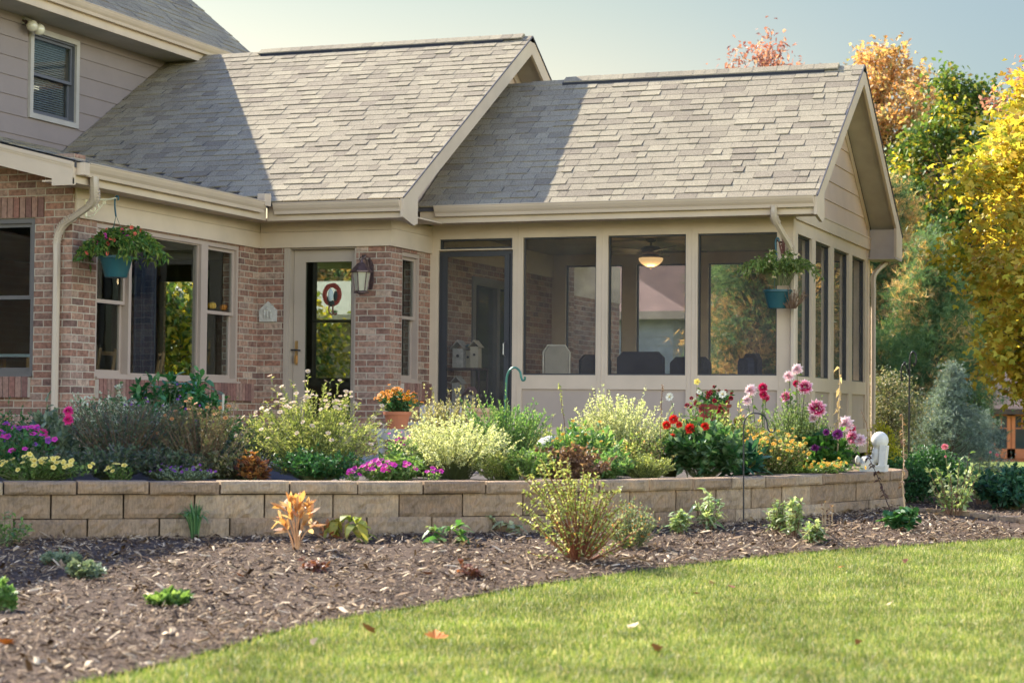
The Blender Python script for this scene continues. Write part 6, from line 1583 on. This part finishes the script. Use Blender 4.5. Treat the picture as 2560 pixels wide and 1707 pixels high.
# orange peony: compound leaves on bare stems
def fanplant(name, label, cat, base_px, tips, leaf, stem, Lr, nl, W=.28, sr=.005, out=.9, droop=.15, style='long'):
    nl += 2; Lr = (Lr[0]*1.2, Lr[1]*1.25)
    b = gat(*base_px); t = thing(name, label, cat, b); seedc[0] += 1; rr = np.random.default_rng(seedc[0]); PLs = []; mb = NB()
    for (dx, dy) in tips:
        p = at(dx, dy, 'y', b[1]+rr.uniform(-.08, .08))-b; s = np.linspace(0, 1, 7)[:, None]; c = np.array([p[0]*.25, 0, p[2]*.65])
        PL = (1-s)**2*np.array([rr.uniform(-.012, .012), rr.uniform(-.012, .012), -.01])+2*s*(1-s)*c+s*s*p; PLs.append(PL)
        T = unit(PL[-1]-PL[-3]); nn = nl
        D = unit(T[None]*.8+rr.normal(0, out*.6, (nn, 3))); Ls = rr.uniform(*Lr, nn); Pp = np.repeat(PL[-1:], nn, 0)-T[None]*rr.uniform(0, .05, nn)[:, None]
        V, Q, T3 = leaf_long(Pp, D, Ls, Ls*W, rr, droop); mb.arr(V, Q, T3)
    o = mb.build('foliage', leaf); o.parent = t
    V, F = tubes(np.array(PLs), np.linspace(sr, sr*.5, 7)[None, :], 5); o = NB().arr(V, F).build('stems', stem); o.parent = t; return t
fanplant('peony', 'bright orange autumn peony glowing in front of the block wall', 'plant', (680, 1270), [(650, 1165), (668, 1158), (690, 1150), (708, 1160), (645, 1190), (665, 1180), (690, 1178), (710, 1180), (652, 1207), (700, 1200), (715, 1210), (680, 1165)], L_ORANGE, M('tan_stem', (.55, .30, .14), .7), (.06, .10), 7, out=.7)
fanplant('peony', 'smaller rusty orange peony sprig just right of the bright orange one', 'plant', (735, 1240), [(735, 1205), (750, 1212), (745, 1225), (765, 1232)], G('rusty_leaf', (.35, .12, .04), (.50, .20, .06)), BRN_STEM, (.05, .08), 5)
fanplant('hydrangea', 'drooping yellow-green leaves on short stems beside the orange peony', 'plant', (790, 1243), [(765, 1190), (785, 1196), (805, 1190), (822, 1200), (830, 1215), (772, 1215), (840, 1232)], L_YG, BRN_STEM, (.07, .11), 4, W=.5, droop=.7)
fanplant('hydrangea', 'small bright green plant with curled leaves below the magenta flowers', 'plant', (1030, 1250), [(990, 1215), (1010, 1222), (1035, 1212), (1055, 1205), (1065, 1225), (1000, 1238), (1050, 1240)], L_SAL, BRN_STEM, (.06, .10), 5, W=.42, droop=.5)
fanplant('hydrangea', 'pale wilting leaves drooping against the wall left of the big shrub', 'plant', (1150, 1228), [(1115, 1185), (1130, 1188), (1150, 1200), (1175, 1205), (1190, 1212), (1105, 1208)], G('pale_leaf', (.30, .36, .18), (.50, .52, .32)), BRN_STEM, (.07, .10), 3, W=.5, droop=.7)
# the big twiggy shrub
b = gat(1325, 1292); t, PL, rr = mplant('spirea', 'large twiggy green and tan shrub with red-brown stems in the mulch centre', 'shrub', 1195, 1462, 1118, 1292, L_MULTI, n=62, k=24, L=(.020, .036), W=.45, low=.12, out=.85, t0=.28, bend=.5, smt=M('red_brown_stem', (.20, .07, .03), .8), sr=.004, r0=.04)
o_ = np.array(t.location); tips = [(1193, 1155), (1235, 1070), (1260, 1040), (1215, 1090), (1285, 1060), (1300, 1080), (1340, 1075), (1250, 1100), (1370, 1090), (1390, 1110), (1185, 1075), (1320, 1100), (1355, 1130), (1205, 1130), (1228, 1115), (1275, 1095), (1302, 1050), (1352, 1088), (1400, 1130), (1422, 1120), (1242, 1055), (1180, 1180), (1440, 1150)]
PLs = []
for dx, dy in tips:
    p = at(dx, dy, 'y', o_[1]+rr.uniform(-.15, .15))-o_; s = np.linspace(0, 1, 9)[:, None]; c = np.array([p[0]*.35, 0, p[2]*.55]); PLs.append(2*s*(1-s)*c+s*s*p+(1-s)**2*np.array([rr.uniform(-.04, .04), 0, 0]))
PLs = np.array(PLs); V, F = tubes(PLs, np.linspace(.006, .0025, 9)[None, :], 4); o = NB().arr(V, F).build('long_stems', MATS['red_brown_stem']); o.parent = t
P, T = along(PLs, rr, 80, .45); D = unit(T*.5+unit(rr.normal(0, 1, P.shape))*.8); Ls = rr.uniform(.02, .036, len(P)); o = NB().arr(*leaf_quads(P, D, Ls, Ls*.45, rr)).build('sprays', L_LIME); o.parent = t
mplant('spirea', 'finer grey-green shrub lobe with orange tips just right of the large shrub', 'shrub', 1385, 1512, 1145, 1262, leafmat('greygreen_orange_leaf', [(0, (.14, .20, .09)), (.5, (.26, .32, .16)), (.85, (.40, .42, .24)), (.93, (.60, .22, .06)), (1, (.65, .28, .08))], .4), n=80, k=34, L=(.016, .028), W=.4, low=.35, out=.75)
for (x0, x1, yt, yb, lb) in ((1545, 1580, 1168, 1232, 'single short leafy stem at the wall right of the big shrub'), (1585, 1668, 1122, 1222, 'taller pale leafy stems leaning at the wall, left of the wall hook'),
                             (1760, 1812, 1140, 1230, 'leafy green stem in the mulch just right of the wall hook'), (1800, 1850, 1138, 1240, 'upright pale-leaved stem, middle one of the leafy trio'), (1840, 1895, 1195, 1252, 'low leafy sprig at the right of the leafy trio')):
    mplant('hydrangea_shoot', lb, 'plant', x0, x1, yt, yb, G('shoot_leaf', (.16, .26, .08), (.30, .38, .16), (.46, .48, .28)), n=14, k=16, L=(.05, .085), W=.36, style='long', out=.85, droop=.35, r0=.02, t0=.25, smt=BRN_STEM, sr=.003)
mplant('dried_plant', 'short cut brown stems against the wall right of the leafy trio', 'plant', 1885, 1920, 1140, 1212, L_BRN, n=7, k=5, L=(.02, .04), W=.4, smt=DRY, sr=.004, shape='flat')
mplant('morning_glory', 'dark broad-leaved seedling clump at the base of the tall dead stalk', 'plant', 2030, 2125, 1165, 1222, L_DARK, n=18, k=8, L=(.06, .10), W=.7, style='long', out=.9, droop=.3)
b = gat(2080, 1200)
dry_stalk('tall withered pinkish stalk standing behind the seedling clump', [(2080, 1200), (2078, 1160), (2073, 1110), (2076, 1060), (2074, 1000), (2072, 950)], float(b[1]), DRY, .006, 60, (.02, .045), base_soil=float(b[2]))
b = gat(2060, 1205)
dry_stalk('dark withered vine leaning over the capstone in front of the statue', [(2056, 1205), (2040, 1160), (2022, 1110), (2005, 1070), (1992, 1045)], 16.75, M('dark_stem', (.06, .035, .025), .8), .005, 34, (.03, .06), base_soil=float(b[2]), leafm=G('withered_leaf', (.05, .025, .02), (.12, .06, .05)))
def rose(label, x0, x1, yt, yb, heads):
    t, PL, rr = mplant('rose_bush', label, 'shrub', x0, x1, yt-14, yb, G('rose_leaf', (.12, .20, .06), (.24, .32, .12), (.46, .50, .28)), n=22, k=20, L=(.04, .065), W=.55, low=.5, out=.85, t0=.2, smt=BRN_STEM, sr=.004)
    for dx, dy, r in heads:
        p = at(dx, dy, 'y', t.location[1])-np.array(t.location); put_flower(t, F_PINKR, p, r, (0, -.6, .6))
        s = np.linspace(0, 1, 6)[None, :, None]; V, F = tubes(s*p[None, None]*np.array([1, 1, 1]), np.full((1, 6), .003), 4); o = NB().arr(V, F).build('flower_stem', GREY_STEM); o.parent = t
F_PINKR = dahlia_mesh(radial_mat('coral_rose', [(0, (.6, .10, .12)), (1, (.80, .32, .34))]))
rose('rose bush with one coral pink bloom on top, right of the retaining wall end', 2128, 2255, 1062, 1188, [(2170, 1026, .035), (2172, 1048, .012)])
rose('taller sparse rose stem with a small pink bud, beside the low dark leaf mass', 2205, 2300, 1075, 1160, [(2290, 1044, .022), (2275, 1038, .016)])
mplant('pachysandra', 'low dark glossy leaf mass at the right edge by the lawn', 'shrub', 2225, 2420, 1078, 1172, L_HOSTA, n=150, k=18, L=(.06, .10), W=.6, low=.7, out=.9, d=1.6)
for (x0, x1, yt, yb, lf, lb) in ((104, 192, 1273, 1300, L_SILV, 'low blue-green perennial clump in the shaded mulch'), (158, 238, 1294, 1332, L_SILV, 'pale sunlit perennial clump just right of and in front of the blue-green one'),
                                 (345, 436, 1360, 1394, L_MID, 'small low green clump alone in the sunlit mulch'), (-30, 32, 1345, 1408, L_SAL, 'green clump cut by the left picture edge')):
    mplant('perennial_clump', lb, 'plant', x0, x1, yt, yb, lf, n=34, k=12, L=(.03, .055), W=.5, low=.5, out=.8, style='lobed')
for (x0, x1, yt, yb, lb) in ((1038, 1098, 1292, 1332, 'curled dead brown leaves on stubs in the mulch'), (685, 760, 1288, 1316, 'flat heap of dead rust leaves below the orange peony')):
    mplant('dead_leaf_clump', lb, 'plant', x0, x1, yt, yb, G('dead_red_leaf', (.12, .04, .02), (.26, .10, .05)), n=14, k=6, L=(.04, .07), W=.5, smt=BRN_STEM, style='long', droop=.6)

# --- fallen leaves on the lawn and mulch: each one lobed leaf
def leafobj(mat):
    mb = NB(); rr = np.random.default_rng(1); P = np.zeros((1, 3)); D = np.array([[1.0, 0, 0.12]])
    V, F = leaf_lobed(P, D, np.array([1.0]), np.array([.5]), rr, 5, .62); V[:, 2] += np.abs(V[:, 1])*.35+V[:, 0]**2*.2; mb.arr(V, F); return mesh_of(mb, mat)
LO = [leafobj(M('orange_fallen_leaf', (.55, .17, .02), .7)), leafobj(M('brown_fallen_leaf', (.28, .11, .05), .7)), leafobj(M('tan_fallen_leaf', (.52, .36, .20), .7))]
LEAVES = [(1000, 1481, 0, .075, 'bright orange fallen leaf, largest on the lawn'), (843, 1461, 1, .06, 'curled rusty leaf on the lawn left of the bright orange one'), (724, 1490, 2, .03, 'tiny pale fleck of leaf on the lawn near the mulch corner'),
          (1458, 1453, 2, .05, 'upright pinkish tan leaf in the middle of the lawn'), (1502, 1506, 1, .045, 'flat brown leaf near the bottom centre of the lawn'), (1600, 1375, 1, .03, 'small brown leaf below the mulch edge, left of the pair'),
          (1630, 1350, 2, .035, 'pale tan leaf just under the mulch edge'), (1683, 1361, 1, .04, 'dark brown curled leaf right of the pale tan one'), (1930, 1313, 0, .04, 'orange leaf near the mulch edge at centre right'),
          (1965, 1492, 1, .035, 'small rusty leaf low on the right lawn'), (2082, 1300, 1, .035, 'brown speck of leaf just below the right mulch edge'), (2042, 1400, 2, .035, 'pale leaf in the middle of the right lawn'),
          (2300, 1376, 1, .03, 'small brown leaf near the right picture edge'), (1295, 1556, 2, .04, 'pale leaf at the bottom edge of the lawn'), (548, 1332, 0, .045, 'orange leaf lying on the sunlit mulch'), (748, 1308, 0, .05, 'orange leaf on the mulch below the peony'),
          (700, 1300, 1, .05, 'rusty leaf on the mulch under the peony'), (985, 1330, 1, .05, 'brown leaf on the mulch left of the dead stubs'), (10, 1495, 0, .06, 'orange leaf at the left edge of the mulch'), (2148, 1190, 2, .05, 'tan leaf beside the edging stones')]
for k, (dx, dy, mi, s_, lb) in enumerate(LEAVES):
    p = gat(dx, dy); o = bpy.data.objects.new('fallen_leaf', LO[mi]); COL.objects.link(o)
    o.location = (float(p[0]), float(p[1]), float(p[2])+.028); o.scale = (s_,)*3; o.rotation_euler = (rng.uniform(-.5, .5), rng.uniform(-.3, .3), rng.uniform(0, 6.28)); tag(o, lb, 'leaf', 'fallen autumn leaves')
# ================================================================= TREES
def tree(name, label, base, height, crown, trunk_r, mats, nclump=120, per=90, csz=.5, L=(.09, .14), W=.7, style='quad', bark=BARK, zlo=.25, seed=1, limbs=None, group=None, airy=.0, mixn=None, cat='tree', droop=.2, shape='egg', branch_r=.02, inner=.35):
    """crown = (rx, ry); clumps are scattered through an uneven egg, joined to the trunk by tapering limbs"""
    rr = np.random.default_rng(seed); b = np.array(base, float); t = thing(name, label, cat, b, group); rx, ry = crown
    z0 = height*zlo; C = []
    bumps = rr.uniform(.72, 1.12, 14); nb = len(bumps)
    while len(C) < nclump:
        u = unit(rr.normal(0, 1, 3)); q = rr.uniform(inner, 1)**.6; f = (u[2]*q+1)/2
        if shape == 'egg': prof = math.sin(PI*min(1, f*.86+.14))**.7
        elif shape == 'cone': prof = (1-f)*1.25+.05
        else: prof = math.sin(PI*f)**.5
        a = math.atan2(u[1], u[0]); k = bumps[int((a+PI)/(2*PI)*nb) % nb]*(1+.15*math.sin(a*5+f*9))
        rh = math.hypot(u[0], u[1])*q
        C.append((math.cos(a)*rh*rx*k*prof*1.3 if shape == 'cone' else u[0]*q*rx*k*(.55+.45*prof), (math.sin(a)*rh*ry*k*prof*1.3 if shape == 'cone' else u[1]*q*ry*k*(.55+.45*prof)), z0+(height-z0)*f))
    C = np.array(C)
    # trunk
    zs = np.linspace(0, height*.88, 9); wob = np.cumsum(rr.normal(0, .02*height*.1, (9, 2)), 0); wob[0] = 0
    TP = np.c_[wob, zs]; mb = MB(); mb.tube(TP+b, np.linspace(trunk_r, trunk_r*.12, 9)*np.r_[1.25, np.ones(8)], 10); mb.build('trunk', bark, t, True)
    # limbs
    zb = np.clip(C[:, 2]-rr.uniform(.15, .5, nclump)*height*.35-.25*np.hypot(C[:, 0], C[:, 1]), height*zlo*.6, None)
    B = np.stack([np.interp(zb, zs, TP[:, 0]), np.interp(zb, zs, TP[:, 1]), zb], -1)
    s = np.linspace(0, 1, 6)[None, :, None]; M_ = (B+C)/2+np.c_[rr.normal(0, .06*rx, (nclump, 2)), rr.uniform(0, .1, nclump)*height*.3]
    PL = (1-s)**2*B[:, None]+2*s*(1-s)*M_[:, None]+s*s*C[:, None]
    V, F = tubes(PL, np.linspace(branch_r, branch_r*.25, 6)[None, :], 4)
    o = NB().arr(V, F).build('branches', bark); o.parent = t
    # leaves
    mats_ = mats if isinstance(mats, (list, tuple)) else [mats]
    which = rr.choice(len(mats_), nclump, p=mixn)
    # neighbouring clumps share a colour: group by height and side when two materials
    for mi, mt in enumerate(mats_):
        cc = C[which == mi]
        if not len(cc): continue
        n = len(cc)*per; P = np.repeat(cc, per, 0)+rr.normal(0, 1, (n, 3))*csz*np.array([.5, .5, .38]); out = unit(P-np.array([0, 0, z0+(height-z0)*.4]))
        D = unit(out*.5+rr.normal(0, .6, (n, 3))+np.array([0, 0, -.15])); Ls = rr.uniform(*L, n)
        if style == 'quad': V, F = leaf_quads(P, D, Ls, Ls*W, rr, droop)
        elif style == 'lobed': V, F = leaf_lobed(P, D, Ls, Ls*W*.5, rr, 3, .85)
        elif style == 'needle':
            # tufts: 9 thin needles from one point
            kk = 9; Pn = np.repeat(P, kk, 0); Dn = unit(np.repeat(D, kk, 0)+rr.normal(0, .55, (n*kk, 3))); Ln = np.repeat(Ls, kk)*rr.uniform(.7, 1, n*kk); S = unit(np.cross(Dn, rr.normal(0, 1, Dn.shape)))*(Ln*W)[:, None]
            V = np.stack([Pn-S*.5, Pn+S*.5, Pn+Dn*Ln[:, None]], 1).reshape(-1, 3); F = np.arange(n*kk*3).reshape(-1, 3)
        o = NB().arr(V, F).build('crown', mt); o.parent = t
    return t
def foot(dx, Y):
    p = at(dx, 1000, 'y', Y); return np.array([p[0], Y, float(gz(p[0], Y))])
def topz(dy, Y, dx=1176): return float(at(dx, dy, 'y', Y)[2])
K_YEL = leafmat('golden_maple_leaf', [(0, (.42, .24, .04)), (.18, (.52, .37, .05)), (.55, (.58, .47, .07)), (.8, (.46, .44, .07)), (1, (.20, .26, .04))], .5, .45, nscale=1.2, nv=.2)
K_YGR = leafmat('green_gold_leaf', [(0, (.10, .16, .02)), (.5, (.34, .32, .03)), (1, (.60, .42, .03))], .5, nscale=1.0)
K_OR = leafmat('copper_leaf', [(0, (.36, .17, .07)), (.4, (.52, .29, .12)), (.75, (.60, .42, .21)), (1, (.30, .28, .10))], .5, nscale=.5, nv=.3)
K_GR = leafmat('late_green_leaf', [(0, (.04, .09, .02)), (.5, (.10, .17, .03)), (.85, (.20, .25, .05)), (1, (.45, .30, .07))], .4, nscale=.6, nv=.3)
K_RED = leafmat('pinkish_red_leaf', [(0, (.26, .08, .07)), (.6, (.38, .17, .14)), (1, (.42, .27, .21))], .5)
K_PINE = leafmat('pine_needle', [(0, (.05, .12, .055)), (.6, (.11, .20, .08)), (1, (.24, .32, .13))], .45, nv=.3, nscale=1)
K_PINO = leafmat('orange_old_needle', [(0, (.50, .28, .10)), (1, (.72, .50, .24))], .45)
K_SPR = leafmat('blue_spruce_needle', [(0, (.09, .14, .12)), (.6, (.18, .24, .21)), (1, (.36, .42, .37))], .35, nv=.3, nscale=2)
K_HED = leafmat('brownish_shrub_leaf', [(0, (.09, .12, .045)), (.5, (.18, .20, .09)), (.85, (.34, .28, .15)), (1, (.52, .44, .30))], .35, nv=.3, nscale=2)

# golden maple at the right, its trunk beyond the frame
Ym = 23.5; f = foot(2550, Ym)
tree('maple_tree', 'golden yellow maple filling the right edge in front of the shed', f, topz(205, Ym)-f[2]+.4, (1.95, 1.9), .11, [K_YEL, K_YGR], 270, 150, .33, (.055, .095), .95, 'lobed', zlo=.10, seed=11, mixn=[.86, .14], branch_r=.018, droop=.3)
Yo = 46; f = foot(2030, Yo)
tree('maple_tree', 'tall copper orange tree behind the porch gable', f, topz(122, Yo)-f[2], (2.6, 2.0), .16, [K_OR, K_GR], 190, 110, .42, (.11, .17), .6, 'quad', zlo=.3, seed=12, mixn=[.9, .1], branch_r=.03)
Yg = 41; f = foot(2190, Yg)
tree('oak_tree', 'dark green tree with bronze leaf tips between the orange tree and the golden maple', f, topz(212, Yg)-f[2], (1.75, 1.5), .15, [K_GR, K_YGR], 190, 110, .40, (.10, .16), .6, 'quad', zlo=.2, seed=13, mixn=[.85, .15], branch_r=.03)
f = foot(2110, 52)
tree('oak_tree', 'olive and orange tree filling the gap behind the copper tree and the dark green tree', f, topz(330, 52)-f[2], (2.3, 2.0), .15, [K_OR, K_GR], 170, 110, .5, (.13, .19), .6, 'quad', zlo=.1, seed=23, mixn=[.5, .5], branch_r=.03)
f = foot(1752, 44)
tree('maple_tree', 'thin pinkish red tree whose top shows over the porch ridge', f, topz(108, 44)-f[2], (1.9, 1.3), .14, [K_RED], 260, 26, .34, (.10, .16), .5, 'quad', zlo=.45, seed=14, branch_r=.022, shape='round')
f = foot(2440, 34)
tree('maple_tree', 'wine red and green tree peeking above the golden maple', f, topz(165, 34)-f[2], (1.3, 1.0), .12, [K_YGR, K_RED], 90, 70, .3, (.09, .14), .6, 'quad', zlo=.5, seed=15, mixn=[.65, .35])
# white pines
def pine(label, dx, Y, ytop, rx, seed, orange=.28, zlo=.05, nc=150, group=None):
    f = foot(dx, Y); return tree('pine_tree', label, f, topz(ytop, Y)-f[2], (rx, rx), .16, [K_PINE, K_PINO], nc, 62, .34, (.13, .20), .05, 'needle', zlo=zlo, seed=seed, mixn=[1-orange, orange], shape='cone', branch_r=.025)
pine('tall white pine with orange-brown needles right of the porch corner', 2045, 36, 430, 1.45, 16, .34, nc=210)
pine('darker green pine between the white pine and the golden maple', 2135, 33, 560, .95, 17, .14, nc=190)
pine('pine seen through the rightmost front porch screen', 1745, 33, 380, 1.2, 18, .30, nc=220)
pine('second pine behind the porch, right part of the rightmost screen', 1850, 36, 330, 1.7, 19, .25, nc=200)
# spruce and shrubs at the foot
f = foot(2185, 30.5)
tree('spruce_tree', 'small blue-grey spruce beside the tall black hook', f, topz(838, 30.5)-f[2], (.62, .62), .05, [K_SPR], 150, 60, .16, (.05, .08), .10, 'needle', zlo=.03, seed=20, shape='cone', branch_r=.008)
f = foot(2208, 33)
tree('spruce_tree', 'larger blue-grey spruce whose boughs reach in front of the shed', f, topz(850, 33)-f[2], (.5, .5), .05, [K_SPR], 120, 60, .18, (.06, .09), .10, 'needle', zlo=.03, seed=28, shape='cone', branch_r=.008)
def shrub_tree(name, label, dx, Y, ytop, rx, mt, seed, n=110, per=90, cs=.2, L=(.03, .05), zlo=.02):
    f = foot(dx, Y); return tree(name, label, f, topz(ytop, Y)-f[2], (rx, rx*.8), .04, mt, n, per, cs, L, .55, 'quad', zlo=zlo, seed=seed, cat='shrub', branch_r=.008, inner=.2)
shrub_tree('viburnum', 'dull olive shrub with tan leaves behind the right downspout', 2040, 29.5, 850, .62, [K_HED], 21)
shrub_tree('viburnum', 'brown-leaved shrub behind the tall black hook', 2110, 31.5, 880, .60, [K_HED], 22)
shrub_tree('arborvitae', 'small bright yellow-green shrub at the porch rear corner', 2028, 24.5, 955, .20, [leafmat('yellow_arborvitae', [(0, (.30, .32, .02)), (1, (.55, .50, .06))], .45)], 24, 60, 60, .09)
shrub_tree('laurel', 'dark green low shrub behind the garden statue', 2065, 22.8, 1040, .50, [L_DARK], 25, 90, 80, .15)
shrub_tree('laurel', 'deep green shrub mass behind the first rose bush', 2130, 25.5, 1020, .55, [L_DARK], 26, 90, 80, .16)
# woods and trees beyond the neighbouring house, seen through the porch
for (dx, Y, yt, rx, mt, sd, lb) in ((1420, 62, 470, 3.2, [K_OR], 31, 'amber tree behind the neighbouring roof, left one'), (1540, 60, 440, 3.0, [K_OR, K_YGR], 32, 'amber and green tree behind the neighbouring roof, right one'),
                                    (1700, 58, 300, 3.4, [K_OR, K_GR], 33, 'orange tree far behind the porch pines')):
    f = foot(dx, Y); tree('maple_tree', lb, f, topz(yt, Y)-f[2], (rx, rx), .2, mt, 110, 80, .8, (.22, .34), .6, 'quad', zlo=.15, seed=sd, branch_r=.05)
# far tree line on the horizon: each a tree
names_far = ['leftmost in the far tree line behind the shed', 'second from left in the far tree line behind the shed', 'third from left in the far tree line behind the shed', 'fourth from left in the far tree line behind the shed', 'fifth from left in the far tree line, near the frame edge', 'rightmost in the far tree line behind the shed']
for k in range(6):
    f = foot(2020+k*85, 100+3*(k % 2)); tree('far_tree', ['dark green', 'olive', 'orange brown'][k % 3]+' tree, '+names_far[k], f, 6.5+1.2*(k % 3), (3.2, 3.0), .2, [[K_GR], [K_HED], [K_OR, K_GR]][k % 3], 80, 60, .9, (.3, .45), .6, 'quad', zlo=.05, seed=40+k, branch_r=.05)
# trees standing behind the photographer
for (x, y, h, rx, mt, sd, lb) in ((10, -13, 7.5, 3.2, [K_YEL, K_GR], 51, 'yellow-green tree behind the photographer to the right'), (-13, -17, 8, 3.0, [K_GR, K_OR], 52, 'green and orange tree behind the photographer to the left'), (0, -34, 9, 3.5, [K_GR, K_HED], 55, 'olive tree far behind the photographer')):
    tree('yard_tree', lb, (x, y, float(gz(x, y))), h, (rx, rx), .2, mt, 90, 60, .8, (.2, .32), .6, 'quad', zlo=.1, seed=sd, branch_r=.04)
for (dx, Y, yt, rx, mt, sd, lb) in ((700, 60, 560, 3.0, [K_OR, K_GR], 63, 'brown and green tree over the pale roof glimpsed in the entry door, left one'), (850, 62, 570, 3.0, [K_GR, K_OR], 64, 'green and brown tree over the pale roof glimpsed in the entry door, right one')):
    f = foot(dx, Y); tree('yard_tree', lb, f, topz(yt, Y)-f[2], (rx, rx), .15, mt, 120, 70, .7, (.2, .28), .6, 'quad', zlo=.1, seed=sd, branch_r=.03)
for (dx, Y, yt, rx, mt, sd, lb) in ((330, 36, 560, 2.2, [K_YGR, K_GR], 61, 'yellow-green back yard tree glimpsed through the big window and the rear window'), (560, 38, 600, 1.8, [K_GR, K_YGR], 62, 'green back yard tree glimpsed at the right of the rear window')):
    f = foot(dx, Y); tree('yard_tree', lb, f, topz(yt, Y)-f[2], (rx, rx), .15, mt, 130, 80, .5, (.14, .2), .6, 'quad', zlo=.05, seed=sd, branch_r=.03)
